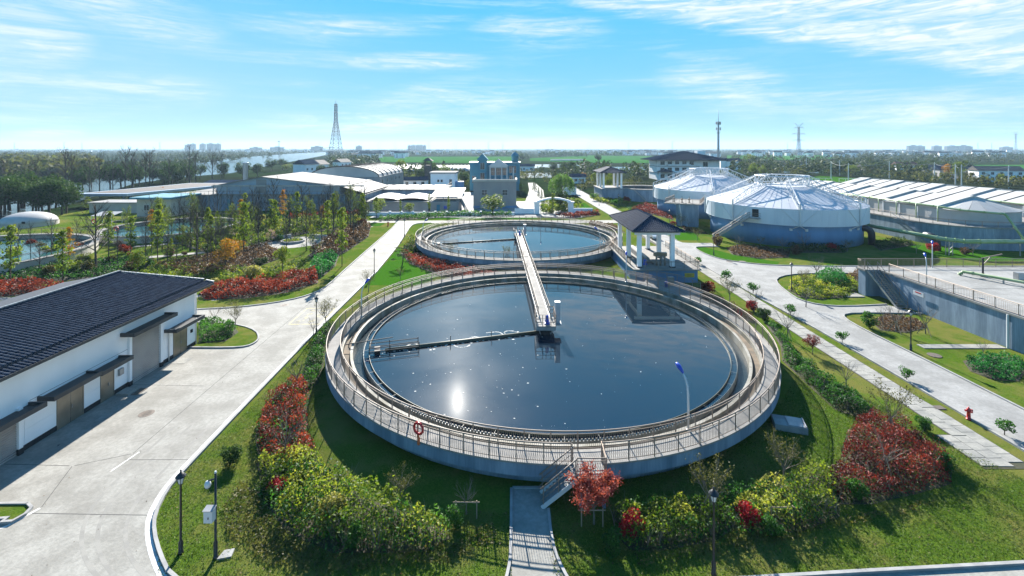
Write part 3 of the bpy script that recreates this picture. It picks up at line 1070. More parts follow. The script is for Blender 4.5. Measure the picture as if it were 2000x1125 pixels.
G_A, G_B = R(91.6), R(-86.9)
stair_a = math.atan2(26.3 - CA.y, 4.25 - CA.x)
for k, pts in enumerate(rail_arc(CA, RO - 0.05, [(G_A, 0.62), (stair_a, 0.86)], ZD)):
    railing('guard_railing', ('outer steel railing of the front tank, right half from the stairs to the bridge' if k == 1 else 'outer steel railing of the front tank, left half with the lower red lifebuoy'), pts, group='railings round the tanks')
for pts in rail_arc(CA, RI + 0.08, [(G_A, 0.62)], ZD):
    railing('guard_railing', 'inner steel railing at the water side of the front tank walkway', pts, group='railings round the tanks')
for pts in rail_arc(CB, RO - 0.05, [(G_B, 0.62)], ZD):
    railing('guard_railing', 'outer steel railing of the round tank behind', pts, bal=0.16, group='railings round the tanks')
for pts in rail_arc(CB, RI + 0.08, [(G_B, 0.62)], ZD):
    railing('guard_railing', 'inner steel railing at the water side of the tank behind', pts, bal=0.16, group='railings round the tanks')


def make_bridge(label, p0, p1, z):
    """footbridge from the tank centre p0 outwards to p1"""
    p0, p1 = Vector((p0[0], p0[1], z)), Vector((p1[0], p1[1], z))
    d = (p1 - p0).normalized()
    s = Vector((-d.y, d.x, 0))
    up = Vector((0, 0, 1))
    t = thing('access_bridge', label, 'footbridge', p0, 'bridges over the tanks')
    MB().bar(p0 - up * 0.03, p1 - up * 0.03, 1.06, 0.06).build('bridge_deck', M['deck'], t)
    for sg in (-1, 1):
        MB().bar(p0 + s * sg * 0.58 - up * 0.22, p1 + s * sg * 0.58 - up * 0.22, 0.09, 0.46).build('side_beam', M['steeld'], t)
        a, b = p0 + s * sg * 0.60, p1 + s * sg * 0.60
        L_ = (b - a).length
        mb = MB()
        mb.tube([a + up * 1.1, b + up * 1.1], 0.03, 6)
        mb.tube([a + up * 0.60, b + up * 0.60], 0.018, 5)
        mb.tube([a + up * 0.16, b + up * 0.16], 0.018, 5)
        r_ = mb.build('side_railing', M['steel'], t)
        me = MB().tube([(0, 0, -0.1), (0, 0, 1.1)], 0.025, 5).mesh('post', M['steel'])
        n = int(L_ / 1.25)
        for i in range(n + 1):
            link_mesh('post', me, r_, a.lerp(b, i / n) - p0)
        mb = MB()
        for i in range(int(L_ / 0.2)):
            q = a.lerp(b, (i + .5) * 0.2 / L_)
            mb.tube([q + up * 0.16, q + up * 1.08], 0.008, 3, caps=False)
        o = mb.build('baluster', M['steel'], r_, kind='stuff')
    mb = MB()
    for i in range(int((p1 - p0).length / 2.5)):
        q = p0 + d * (i * 2.5 + 1)
        mb.bar(q + s * 0.56 - up * 0.3, q - s * 0.56 - up * 0.3, 0.06, 0.12)
    mb.build('cross_beam', M['steeld'], t, kind='stuff')
    return d, s


ZB = 1.98
dA, sA = make_bridge('long steel footbridge reaching over the front tank to its drive cage', CA + Vector((-0.0, 1.3, 0)), (2.2, 74.6), ZB)
dB, sB = make_bridge('steel footbridge over the round tank behind, its deck ending at the front bridge', CB + Vector((0.05, -1.2, 0)), (2.17, 74.9), ZB)


def make_drive(c, label, away):
    """the cage with motor and switch cabinet over the tank centre"""
    t = thing('drive_platform', label, 'machine platform', (c.x, c.y, ZB), 'drive platforms')
    x, y = c.x, c.y
    w, dpt = 0.98, 1.25
    MB().box(x - w, x + w, y - dpt, y + dpt, ZB - 0.12, ZB).build('floor_plate', M['deck'], t)
    mb = MB()
    for yy in (-dpt + 0.05, 0, dpt - 0.05):
        mb.box(x - w, x + w, y + yy - 0.05, y + yy + 0.05, ZB - 0.42, ZB - 0.12)
    for xx in (-w + .05, w - .05):
        mb.box(x + xx - 0.05, x + xx + 0.05, y - dpt + .1, y + dpt - .1, ZB - 0.42, ZB - 0.125)
    mb.build('under_frame', M['steeld'], t)
    cage = MB()
    for zz in (0.38, 0.75, 1.12):
        path = [(x - 0.62, y + dpt, ZB + zz), (x - w, y + dpt, ZB + zz), (x - w, y - dpt, ZB + zz), (x + w, y - dpt, ZB + zz), (x + w, y + dpt, ZB + zz), (x + 0.62, y + dpt, ZB + zz)]
        if away:
            path = [(px_, 2 * y - py_, pz) for px_, py_, pz in path]
        cage.tube(path, 0.034, 5)
    cg = cage.build('cage_rail', M['steel'], t)
    pme = MB().tube([(0, 0, 0), (0, 0, 1.12)], 0.036, 5).mesh('post', M['steel'])
    for px_, py_ in ((-w, -dpt), (0, -dpt), (w, -dpt), (-w, 0), (w, 0), (-w, dpt), (w, dpt), (-w / 3, -dpt), (w / 2, -dpt)):
        link_mesh('post', pme, cg, (px_, py_, 0))
    MB().lathe((x + 0.15, y - 0.5, ZB), [(0.30, 0), (0.30, 0.12), (0.2, 0.14), (0.2, 0.42), (0.12, 0.46), (0.16, 0.5), (0.16, 0.82), (0.05, 0.86)], 14).build('drive_motor', M['blue'], t)
    cb = MB().box(x + w + 0.03, x + w + 0.53, y - 0.15, y + 0.35, ZB - 0.1, ZB + 1.95)
    cab = cb.build('switch_cabinet', M['grey'], t)
    MB().box(x + w + 0.0, x + w + 0.56, y - 0.18, y + 0.38, ZB + 1.955, ZB + 2.0).build('cabinet_roof', M['lampwhite'], cab)
    MB().box(x + w + 0.06, x + w + 0.50, y - 0.165, y - 0.153, ZB, ZB + 1.85).build('cabinet_door', M['grey'], cab)
    MB().box(x + w, x + w + 0.62, y - 0.5, y + 0.6, ZB - 0.2, ZB - 0.11).build('cabinet_bracket', M['steeld'], t)
    MB().lathe((x, y, 0), [(0.75, 0.0), (0.75, ZB - 0.62), (0.55, ZB - 0.6), (0.55, ZB - 0.43)], 20).build('centre_column', M['darkmetal'], t)
    mb = MB()
    for a in range(4):
        an = PI / 4 + a * PI / 2
        mb.bar((x + 0.6 * math.cos(an), y + 0.6 * math.sin(an), 0.7), (x + 1.0 * math.cos(an), y + 1.25 * math.sin(an), ZB - 0.4), 0.07)
    mb.build('strut', M['grey'], t)
    return t


make_drive(CA, 'steel cage with blue motor and tall grey cabinet over the front tank centre', False)
make_drive(CB, 'smaller looking steel cage with blue motor over the centre of the tank behind', True)


def make_skimmer(c, ang, label):
    d = Vector((math.cos(ang), math.sin(ang), 0))
    s = Vector((-d.y, d.x, 0))
    up = Vector((0, 0, 1))
    z = Vector((0, 0, ZW))
    t = thing('skimmer_arm', label, 'skimmer', c + z, 'skimmer arms')
    MB().tube([c + z + d * 0.7 + up * .05, c + z + d * 15.6 + up * .05], 0.20, 10).build('float_pipe', M['sludge'], t, True)
    mb = MB()
    for q in (5.6, 9.6):
        mb.tube([c + z + d * q - up * .5, c + z + d * q + up * 0.75], 0.035, 5)
    mb.build('marker_rod', M['darkmetal'], t)
    fr = MB()
    for off in (-0.55, 0.55):
        a, b = c + z + d * 12.6 + s * off, c + z + d * 17.0 + s * off
        for zz in (0.30, 0.62):
            fr.tube([a + up * zz, b + up * zz], 0.04, 5)
        for q in (12.6, 15.2, 17.0):
            p = c + z + d * q + s * off
            fr.tube([p - up * .2, p + up * 0.75], 0.035, 5)
    f = fr.build('end_frame', M['darkmetal'], t)
    MB().bar(c + z + d * 16.3 - s * 0.5 + up * .2, c + z + d * 16.3 + s * 0.5 + up * .2, 0.5, 0.25).build('scoop_box', M['darkmetal'], f)
    MB().tube([c + z + d * 14.9 + s * -0.75 + up * 0.9, c + d * 18.5 + s * -0.75 + up * (ZW + .75), c + d * 19.2 + s * -0.75 + up * (ZD - 0.05)], 0.04, 6).build('guide_bar', M['darkmetal'], t)
    return t


make_skimmer(CA, ARM_A, 'long dark floating skimmer arm with end frame on the front tank')
make_skimmer(CB, ARM_A + 0.02, 'dark floating skimmer arm on the round tank behind')

# stairs from the near path up to the walkway
st = thing('tank_stairs', 'steel stairs with handrails from the near path to the front tank walkway', 'stairs', (1.7, 25.6, 0))
MB().box(3.5, 5.15, 25.02, 26.55, ZD - 0.09, ZD - 0.006).build('landing', M['deck'], st)
me = MB().box(-0.13, 0.13, -0.5, 0.5, -0.02, 0.02).mesh('step', M['deck'])
for k in range(9):
    link_mesh('step', me, st, (1.85 - 1.7 + (k) * 0.19, 0.02, 0.18 * (k + 0.6) + 0.03))
for yy in (25.07, 26.17):
    MB().bar((1.62, yy, 0.05), (3.52, yy, ZD - 0.12), 0.05, 0.22).build('stringer', M['lampwhite'], st)
    mb = MB()
    for zz, r_ in ((1.05, 0.035), (0.72, 0.018), (0.42, 0.018)):
        mb.tube([(1.55, yy, zz + 0.02), (3.5, yy, ZD + zz - 0.02)], r_, 6)
    hr = mb.build('handrail', M['steel'], st, True)
    pm_ = MB().tube([(0, 0, -0.15), (0, 0, 1.05)], 0.026, 5).mesh('post', M['steel'])
    for q in (0.08, 0.5, 0.97):
        link_mesh('post', pm_, hr, (1.55 + 1.95 * q - 1.7, yy - 25.6, 0.02 + (ZD - 0.04) * q))
mb = MB()
rl = [(3.52, 25.07, ZD), (5.12, 25.07, ZD), (5.12, 26.5, ZD)]
for zz, r_ in ((1.1, 0.034), (0.94, 0.02), (0.12, 0.02)):
    mb.tube([(x, y, z + zz) for x, y, z in rl], r_, 6)
lr = mb.build('landing_railing', M['steel'], st, True)
mb = MB()
for a, b in zip(rl, rl[1:]):
    n = int((Vector(b) - Vector(a)).length / 0.125)
    for i in range(n):
        p = Vector(a).lerp(Vector(b), (i + .5) / n)
        mb.tube([p + Vector((0, 0, .12)), p + Vector((0, 0, .94))], 0.0125, 3, caps=False)
mb.build('baluster', M['steel'], lr, kind='stuff')
pm_ = MB().tube([(0, 0, 0), (0, 0, 1.1)], 0.03, 6).mesh('post', M['steel'])
for p in rl:
    link_mesh('post', pm_, lr, Vector(p) - Vector((1.7, 25.6, 0)))
for x in (3.75, 5.0):
    MB().box(x - .09, x + .09, 25.1, 25.28, 0, ZD - 0.09).build('landing_post', M['tankwall'], st)


# lamps with a blue head on a curved white pole
def make_blue_lamp():
    t = thing('walkway_lamp', 'x', 'street lamp', (0, 0, 0), 'blue headed lamps')
    pts = [(0, 0, 0), (0, 0, 2.2), (0, -0.06, 2.7), (0, -0.25, 3.15), (0, -0.52, 3.42)]
    MB().tube(pts, [0.075, 0.06, 0.05, 0.045, 0.04], 8).build('pole', M['lampwhite'], t, True)
    MB().lathe((0, 0, 0), [(0.14, 0), (0.14, 0.02), (0.09, 0.04)], 10).build('base_plate', M['lampwhite'], t)
    mb = MB()
    mb.tube([(0, -0.46, 3.37), (0, -0.62, 3.5), (0, -0.85, 3.64), (0, -1.08, 3.74), (0, -1.17, 3.76)], [0.05, 0.11, 0.15, 0.11, 0.03], 10)
    h = mb.build('lamp_head', M['blue'], t, True)
    MB().tube([(0, -0.7, 3.46), (0, -0.95, 3.58)], [0.07, 0.07], 8).build('lens', M['lampwhite'], h, True)
    return t


bl = make_blue_lamp()
lamps = [((11.2, 29.4, ZD), 3.5, 'large blue headed lamp on the near right walkway of the front tank'),
         ((-16.0, 49.2, ZD), 2.6, 'blue headed lamp on the left walkway of the front tank'),
         ((15.3, 62.0, ZD), 2.9, 'pale lamp on the front tank walkway before the tiled pavilion'),
         ((-17.6, 91.4, ZD), 2.4, 'lamp at the left end of the round tank behind'),
         ((15.6, 82.0, ZD), -2.2, 'lamp at the right near side of the round tank behind'),
         ((7.0, 113.0, ZD), 0.0, 'lamp on the far walkway of the round tank behind'),
         ((48.9, 54.6, 3.5), 2.6, 'blue headed lamp at the railing of the concrete platform'),
         ((56.3, 62.0, 3.5), 2.4, 'white lamp at the back edge of the concrete platform')]
for i, (p, rz, lb) in enumerate(lamps):
    if i == 0:
        bl.location, bl.rotation_euler = p, (0, 0, rz)
        bl['label'] = lb
    else:
        copy_thing(bl, p, rz, 1.0 if i < 6 else 0.92, lb)

# lifebuoys on the railings
def lifebuoy(p, yaw, label, pouch):
    t = thing('lifebuoy', label, 'lifebuoy', p, 'lifebuoys')
    mb = MB()
    mb.tube([(p[0] + 0.33 * math.cos(a) * math.cos(yaw), p[1] + 0.33 * math.cos(a) * math.sin(yaw), p[2] + 0.33 * math.sin(a)) for a in [2 * PI * i / 20 for i in range(20)]], 0.075, 8, True)
    mb.build('float_ring', M['red'], t, True)
    if pouch:
        mb = MB()
        mb.tube([(p[0], p[1], p[2] - 0.42), (p[0], p[1], p[2] - 0.55), (p[0] + .02, p[1], p[2] - 0.95), (p[0], p[1], p[2] - 1.02)], [0.03, 0.08, 0.11, 0.03], 7)
        mb.build('rope_bag', M['orange'], t)
    return t


a = math.atan2(28.4 - CA.y, -5.65 - CA.x)
lifebuoy((CA.x + (RO + 0.06) * math.cos(a), CA.y + (RO + 0.06) * math.sin(a), 2.42), a + PI / 2, 'red lifebuoy with orange rope bag on the near left railing', True)
a = math.atan2(48.6 - CA.y, 24.2 - CA.x)
lifebuoy((CA.x + (RO + 0.03) * math.cos(a), CA.y + (RO + 0.03) * math.sin(a), 2.30), a + PI / 2, 'red lifebuoy on the right hand railing near the hedge', False)

# valve chamber lid beside the tank
vb = thing('valve_box', 'low grey concrete box with a steel lid on the grass right of the front tank', 'valve box', (19.4, 32.4, 0))
mb = MB()
cs, sn = math.cos(-0.32), math.sin(-0.32)
def rot2(x, y): return (19.4 + x * cs - y * sn, 32.4 + x * sn + y * cs)
mb.prism([rot2(-1.0, -0.65), rot2(1.0, -0.65), rot2(1.0, 0.65), rot2(-1.0, 0.65)], 0, 0.42)
mb.build('box_body', M['kerb'], vb)
MB().prism([rot2(-0.15, -0.58), rot2(0.85, -0.58), rot2(0.85, 0.58), rot2(-0.15, 0.58)], 0.42, 0.47).build('steel_lid', M['steeld'], vb)
MB().prism([rot2(0.88, -0.6), rot2(0.95, -0.6), rot2(0.95, 0.6), rot2(0.88, 0.6)], 0.42, 0.52).build('lid_hinge', M['steeld'], vb)


# ------------------------------------------------------------------ tiled roofs
def tile_rows(a, b, c, d, spacing):
    """rows of barrel tiles on the slope a-b (eave) c-d (ridge above b, a): list of (foot, head)"""
    a, b, c, d = map(Vector, (a, b, c, d))
    e = (b - a).normalized()
    nrm = e.cross(d - a).normalized()
    if nrm.z < 0:
        nrm = -nrm
    u = nrm.cross(e).normalized()
    if u.z < 0:
        u = -u
    Lw = (b - a).length
    D = ((d - a).dot(e), (d - a).dot(u))
    C = ((c - a).dot(e), (c - a).dot(u))
    rows = []
    n = int(Lw / spacing)
    for i in range(n):
        x = (i + 0.5) * Lw / n
        if x < D[0]:
            h = D[1] * x / max(1e-6, D[0])
        elif x > C[0]:
            h = C[1] * (Lw - x) / max(1e-6, Lw - C[0])
        else:
            h = D[1] + (C[1] - D[1]) * (x - D[0]) / max(1e-6, C[0] - D[0])
        p = a + e * x
        rows.append((p, p + u * h))
    return rows, e, u, nrm


def half_barrel(mb, p, q, e, nrm, r0, r1):
    vs = []
    for pt, r in ((p, r0), (q, r1)):
        for k in range(5):
            t = PI * k / 4
            vs.append(pt + e * (-r * math.cos(t)) + nrm * (r * 0.8 * math.sin(t)))
    mb.add(vs, [(k, k + 1, k + 6, k + 5) for k in range(4)] + [(4, 3, 2, 1, 0)])


def tiled_slope(mb_tiles, a, b, c, d, spacing=0.3, tl=0.42):
    rows, e, u, nrm = tile_rows(a, b, c, d, spacing)
    for p, q in rows:
        l = (q - p).length
        n = max(1, round(l / tl))
        for k in range(n):
            p0 = p.lerp(q, k / n)
            p1 = p.lerp(q, min(1, (k + 1.1) / n))
            half_barrel(mb_tiles, p0 + nrm * 0.022, p1 + nrm * 0.0, e, nrm, spacing * 0.36, spacing * 0.31)


def window(parent, c, w, h, face, fr=None, cols=2, rows=1, depth=0.06):
    """a window on a wall: c centre on the wall face, face = outward direction in plan"""
    f = Vector((face[0], face[1], 0)).normalized()
    s = Vector((-f.y, f.x, 0))
    c = Vector(c)
    up = Vector((0, 0, 1))
    fm_ = fr or M['frame']
    mb = MB()
    t = min(0.07, w * 0.08)
    for sg in (-1, 1):
        mb.bar(c + s * sg * (w / 2) - up * (h / 2 + t / 2) + f * depth / 2, c + s * sg * (w / 2) + up * (h / 2 + t / 2) + f * depth / 2, t, depth, up=f)
        mb.bar(c - s * (w / 2 - t / 2) + up * sg * h / 2 + f * depth / 2, c + s * (w / 2 - t / 2) + up * sg * h / 2 + f * depth / 2, depth, t)
    for i in range(1, cols):
        q = c + s * (w * i / cols - w / 2)
        mb.bar(q - up * (h / 2 - t / 2) + f * depth * .45, q + up * (h / 2 - t / 2) + f * depth * .45, t * .7, depth * .8, up=f)
    for i in range(1, rows):
        q = c + up * (h * i / rows - h / 2)
        mb.bar(q - s * (w / 2 - t / 2) + f * depth * .4, q + s * (w / 2 - t / 2) + f * depth * .4, depth * .7, t * .7)
    wdw = mb.build('window', fm_, parent)
    mb = MB()
    mb.bar(c - up * (h / 2 - t / 2) + f * 0.012, c + up * (h / 2 - t / 2) + f * 0.012, w - t, 0.02, up=f)
    mb.build('pane', M['glass'], wdw)
    return wdw


# ------------------------------------------------------------------ white building on the left
XW, YA, YB, ZE = -31.5, 14.0, 46.15, 5.75
wb = thing('white_building', 'long white building with dark tiled roof and small canopies beside the concrete apron', 'building', (XW, YB, 0))
MB().box(-45, XW, YA, YB, 0.36, ZE).build('wall', M['white'], wb)
MB().box(-45.03, XW + 0.03, YA - .03, YB + 0.03, -0.05, 0.36).build('plinth', M['darkmetal'], wb)
# roof: main slope, a lower eave strip stepped down below it, the far verge and the back slope
E0, E1 = Vector((-31.25, YA, 6.12)), Vector((-31.25, 47.0, 6.12))
R0, R1 = Vector((-38.0, YA, 7.45)), Vector((-38.0, 44.9, 7.45))
mb = MB()
mb.slab([E0, E1, R1, R0], 0.10)
mb.slab([(-45.6, YA, 5.9), (-45.6, 47.0, 5.9), R1 + Vector((-.01, 0, 0)), R0 + Vector((-.01, 0, 0))], 0.10)
F0, F1 = Vector((-30.45, YA, 5.80)), Vector((-30.45, 47.25, 5.80))
G0, G1 = Vector((-31.3, YA, 5.97)), Vector((-31.3, 47.25, 5.97))
mb.slab([F0, F1, G1, G0], 0.08)
mb.box(-31.33, -31.23, YA, 47.05, 5.72, 6.09)
wroof = mb.build('roof', M['tileunder'], wb)
MB().box(-30.47, -30.39, YA, 47.27, 5.62, 5.82).build('gutter', M['canopy'], wroof)
MB().bar(R0 + Vector((0, 0, 0.10)), R1 + Vector((0, 0, 0.10)), 0.24, 0.16).build('ridge_cap', M['slate'], wroof)
# verge and ridge caps of paler tiles
mb = MB()
for p, q in ((R1, E1), (F1, G1)):
    n = int((q - p).length / 0.32)
    for i in range(n):
        a, b = p.lerp(q, i / n), p.lerp(q, (i + .88) / n)
        mb.bar(a + Vector((0, 0.02, 0.10)), b + Vector((0, 0.02, 0.10)), 0.16, 0.14)
n = int((R1 - R0).length / 0.34)
for i in range(n):
    a, b = R0.lerp(R1, i / n), R0.lerp(R1, (i + .86) / n)
    mb.bar(a + Vector((0, 0, 0.22)), b + Vector((0, 0, 0.22)), 0.20, 0.09)
mb.build('cap_tile', M['steeld'], wroof, kind='stuff')
rows, e_, u_, n_ = tile_rows(E0, E1, R1, R0, 0.30)
tiles = []
for p, q in rows:
    l = (q - p).length
    k = max(1, round(l / 0.40))
    for i in range(k):
        tiles.append((p.lerp(q, i / k), p.lerp(q, min(1, (i + 1.1) / k))))
rows2, e2_, u2_, n2_ = tile_rows(F0, F1, G1, G0, 0.30)
for p, q in rows2:
    for i in range(2):
        tiles.append((p.lerp(q, i / 2), p.lerp(q, min(1, (i + 1.05) / 2))))


def roof_tile_mesh(length):
    mb = MB()
    half_barrel(mb, Vector((0, 0, 0.022)), Vector((0, length, 0)), Vector((1, 0, 0)), Vector((0, 0, 1)), 0.105, 0.09)
    return mb.mesh('roof_tile', M['tile'])


vis = [t for t in tiles if (t[0].x / t[0].y) > -1.13]
vis.sort(key=lambda t: t[0].length)
single = set(id(t) for t in vis[:300])
rest = MB()
tme = {}
for t in tiles:
    main = t[0].x < -31.25 + 1e-3 and t[0].z > 6.0
    e, u, nn = (e_, u_, n_) if main else (e2_, u2_, n2_)
    if id(t) in single:
        l = round((t[1] - t[0]).length, 2)
        if l not in tme:
            tme[l] = roof_tile_mesh(l)
        o = link_mesh('roof_tile', tme[l], wroof)
        o.matrix_local = Matrix.Translation(t[0] - ORG[wb.name]) @ Matrix((e, u, nn)).transposed().to_4x4()
    else:
        half_barrel(rest, t[0] + nn * 0.022, t[1], e, nn, 0.105, 0.09)
rest.build('tile_field', M['tile'], wroof, kind='stuff')


def canopy(y0, y1, z, out=1.12):
    mb = MB()
    x1 = XW + out
    mb.box(XW, x1, y0, y1, z - 0.16, z - 0.06)
    mb.box(x1 - 0.10, x1 + 0.05, y0 - 0.02, y1 + 0.02, z - 0.20, z + 0.10)
    mb.box(XW + 0.01, x1 - 0.10, y0 - 0.02, y0 + 0.09, z - 0.20, z + 0.10)
    mb.box(XW + 0.01, x1 - 0.10, y1 - 0.09, y1 + 0.02, z - 0.20, z + 0.10)
    return mb.build('canopy', M['canopy'], wb)


for y0, y1, z in ((41.9, 45.7, 3.0), (37.2, 42.0, 4.55), (34.3, 37.1, 2.85), (30.7, 34.3, 2.95), (26.4, 30.2, 2.9)):
    canopy(y0, y1, z)


def door(y0, y1, z1, m, leaves=2):
    mb = MB()
    for i in range(leaves):
        a, b = y0 + (y1 - y0) * i / leaves, y0 + (y1 - y0) * (i + 1) / leaves
        mb.box(XW - 0.02, XW + 0.035, a + 0.02, b - 0.02, 0.02, z1)
    d = mb.build('door', m, wb)
    MB().box(XW + 0.035, XW + 0.10, (y0 + y1) / 2 + 0.06, (y0 + y1) / 2 + 0.10, 1.0, 1.25).build('handle', M['steeld'], d)
    mb = MB()
    mb.box(XW - .01, XW + 0.06, y0 - 0.05, y0 + 0.015, 0.0, z1 + 0.06)
    mb.box(XW - .01, XW + 0.06, y1 - 0.015, y1 + 0.05, 0.0, z1 + 0.06)
    mb.box(XW - .01, XW + 0.06, y0 + 0.015, y1 - 0.015, z1 + 0.005, z1 + 0.06)
    mb.build('door_frame', M['brass'], d)


door(43.05, 44.75, 2.65, M['brass'])
door(35.45, 36.55, 2.45, M['brass'], 1)
door(32.05, 33.95, 2.5, M['brass'])
for y0, y1, z1 in ((38.15, 41.25, 4.1), (26.0, 29.35, 2.7)):
    mb = MB()
    n = int(z1 / 0.15)
    for i in range(n):
        z = i * z1 / n
        mb.add([(XW + 0.01, y0, z), (XW + 0.075, y0, z + 0.03), (XW + 0.075, y0, z + z1 / n * 0.62), (XW + 0.01, y0, z + z1 / n), (XW + 0.01, y1, z), (XW + 0.075, y1, z + 0.03), (XW + 0.075, y1, z + z1 / n * .62), (XW + 0.01, y1, z + z1 / n)],
               [(0, 4, 5, 1), (1, 5, 6, 2), (2, 6, 7, 3)])
    mb.build('roller_shutter', M['shutter'], wb)
    for y in (y0 - 0.13, y1 + 0.16):
        MB().box(XW, XW + 0.20, y - 0.13, y + 0.13, 0.40, z1 + 0.3).build('pilaster', M['white'], wb)
        MB().box(XW + .035, XW + 0.23, y - 0.15, y + 0.15, -0.02, 0.40).build('pilaster_foot', M['darkmetal'], wb)
# recessed lines between the render panels of the wall, given by thin proud panels
for y0, y1 in ((41.62, 42.98), (44.84, 46.1), (36.65, 37.8), (34.05, 35.36), (29.9, 31.95)):
    for z0, z1 in ((0.40, 1.32), (1.35, 2.25)):
        MB().box(XW + 0.004, XW + 0.022, y0, y1, z0, z1).build('wall_panel', M['white'], wb)
MB().box(XW + 0.004, XW + 0.022, 30.2, 37.9, 3.05, 3.08).build('wall_groove', M['greyrender'], wb)
mb = MB()
mb.tube([(XW + 0.10, 42.35, 0.1), (XW + 0.10, 42.35, 2.75), (XW + 0.22, 42.35, 2.95), (XW + 0.34, 42.35, 2.9)], 0.05, 7)
mb.build('vent_pipe', M['lampwhite'], wb, True)
MB().tube([(XW + 0.1, 46.0, 0.1), (XW + 0.1, 46.0, 5.6)], 0.055, 7).build('downpipe', M['lampwhite'], wb, True)
MB().box(XW + .02, XW + 0.2, 36.95, 37.35, 1.35, 1.85).build('meter_box', M['steeld'], wb)
MB().box(XW + .02, XW + 0.1, 45.3, 45.55, 1.45, 1.75).build('switch_box', M['darkmetal'], wb)
tag(MB().box(-31.3, -30.3, 36.5, 37.5, 0.0, 0.14).build('drain_slab', M['paving']), 'small raised concrete slab with pipe stub at the white wall', 'drain cover')
tag(MB().box(-30.15, -29.6, 36.6, 37.6, 0.015, 0.05).build('drain_grate', M['iron']), 'rusty rectangular drain grate by the small slab at the white wall', 'drain cover')
tag(MB().box(-31.0, -29.9, 33.0, 34.4, 0.012, 0.03).build('floor_hatch', M['paving']), 'grey square floor hatch in the shade before the double door', 'hatch')
tag(MB().box(-30.9, -29.7, 41.9, 43.1, 0.012, 0.03).build('floor_hatch', M['paving']), 'grey square floor hatch between roller shutter and last door', 'hatch')
for p, lb in ((at(286, 808), 'round cast iron manhole cover on the apron before the white building'), (at(556, 596), 'round manhole cover on the branch road by the red hedge')):
    t = thing('manhole_cover', lb, 'manhole cover', (p.x, p.y, 0), 'manhole covers')
    MB().lathe((p.x, p.y, 0.0), [(0.50, 0.0), (0.50, 0.024), (0.40, 0.026)], 24).build('rim', M['iron'], t)
    mb = MB()
    for i in range(-3, 4):
        for j in range(-3, 4):
            if i * i + j * j < 10:
                mb.box(p.x + i * .105 - .035, p.x + i * .105 + .035, p.y + j * .105 - .035, p.y + j * .105 + .035, 0.025, 0.034)
    mb.build('lid', M['iron'], t)
for p in (at(1240 + 0, 508 + 0, 0) + Vector((16, -1, 0)), at(1450, 511), at(1825, 694)):
    t = tag(MB().lathe((p.x, p.y, -0.02), [(0.55, 0), (0.55, 0.05), (0.42, 0.06)], 20).build('manhole_cover', M['iron']), 'round manhole cover set in the grass by the road', 'manhole cover', 'manhole covers in the lawn')

# ------------------------------------------------------------------ tiled pavilion with the pump platform
pv = thing('pump_platform', 'blue grey concrete pump platform with yellow sign under the tiled pavilion', 'platform', (17.8, 67.0, 0))
MB().prism([(18.0, 67.3), (27.0, 67.3), (27.0, 82.5), (17.7, 82.5), (17.7, 69.5)], -0.1, 1.82).build('base_wall', M['tankblue'], pv)
MB().prism([(17.6, 66.9), (27.4, 66.9), (27.4, 82.8), (17.4, 82.8), (17.4, 69.0)], 1.82, 2.0).build('floor_slab', M['deck'], pv)
sg = MB().box(25.1, 26.5, 67.24, 67.297, 0.75, 1.35).build('sign_plate', M['yellow'], pv)
mb = MB()
for i in range(3):
    mb.box(25.35, 26.25 - 0.15 * (i % 2), 67.232, 67.238, 0.88 + 0.14 * i, 0.92 + 0.14 * i)
mb.build('sign_print', M['iron'], sg)
for x, y in ((17.55, 74.0), (27.3, 76.0)):
    pass
railing('platform_railing', 'steel railing along the front of the pump platform under the pavilion', [(19.3, 67.1, 2), (27.2, 67.1, 2), (27.2, 82, 2)], spacing=1.9, bal=0.16)
railing('platform_railing', 'steel railing along the left side of the pump platform under the pavilion', [(17.7, 69.2, 2), (17.6, 82.4, 2)], spacing=1.9, bal=0.14)
hall = thing('pavilion', 'open pavilion with dark blue tiled hip roof on six white columns behind the front tank', 'pavilion', (21.2, 74.7, 2.0))
for y in (68.2, 74.4, 80.4):
    for x in (18.75, 23.6):
        c = MB().box(x - 0.29, x + 0.29, y - 0.29, y + 0.29, 2.14, 7.3).build('column', M['white'], hall)
        MB().box(x - 0.36, x + 0.36, y - 0.36, y + 0.36, 2.0, 2.14).build('column_foot', M['darkmetal'], c)


def hip_roof(parent, x0, x1, y0, y1, ze, zr, inset, m_tile, spacing=0.3, tl=0.45, thick=0.12):
    """hip roof with the ridge along Y"""
    xm = (x0 + x1) / 2
    A, B, C, D = Vector((x0, y0, ze)), Vector((x1, y0, ze)), Vector((x1, y1, ze)), Vector((x0, y1, ze))
    P, Q = Vector((xm, y0 + inset, zr)), Vector((xm, y1 - inset, zr))
    mb = MB()
    v = [A, B, C, D, P, Q]
    vs = v + [p - Vector((0, 0, thick)) for p in v]
    mb.add(vs, [(0, 1, 4), (1, 2, 5, 4), (2, 3, 5), (3, 0, 4, 5), (6, 9, 8, 7), (0, 6, 7, 1), (1, 7, 8, 2), (2, 8, 9, 3), (3, 9, 6, 0)])
    rf_ = mb.build('roof', M['tileunder'], parent)
    tb = MB()
    tiled_slope(tb, A, B, P, P, spacing, tl)
    tiled_slope(tb, B, C, Q, P, spacing, tl)
    tiled_slope(tb, C, D, Q, Q, spacing, tl)
    tiled_slope(tb, D, A, P, Q, spacing, tl)
    tb.build('tile_field', m_tile, rf_, kind='stuff')
    mb = MB()
    for a, b in ((A, P), (B, P), (C, Q), (D, Q), (P, Q)):
        n = max(2, int((b - a).length / 0.35))
        for i in range(n):
            mb.tube([a.lerp(b, i / n) + Vector((0, 0, .09)), a.lerp(b, (i + .9) / n) + Vector((0, 0, .09))], [0.12, 0.105], 6)
    mb.build('hip_tile', M['slate'], rf_, kind='stuff')
    return rf_


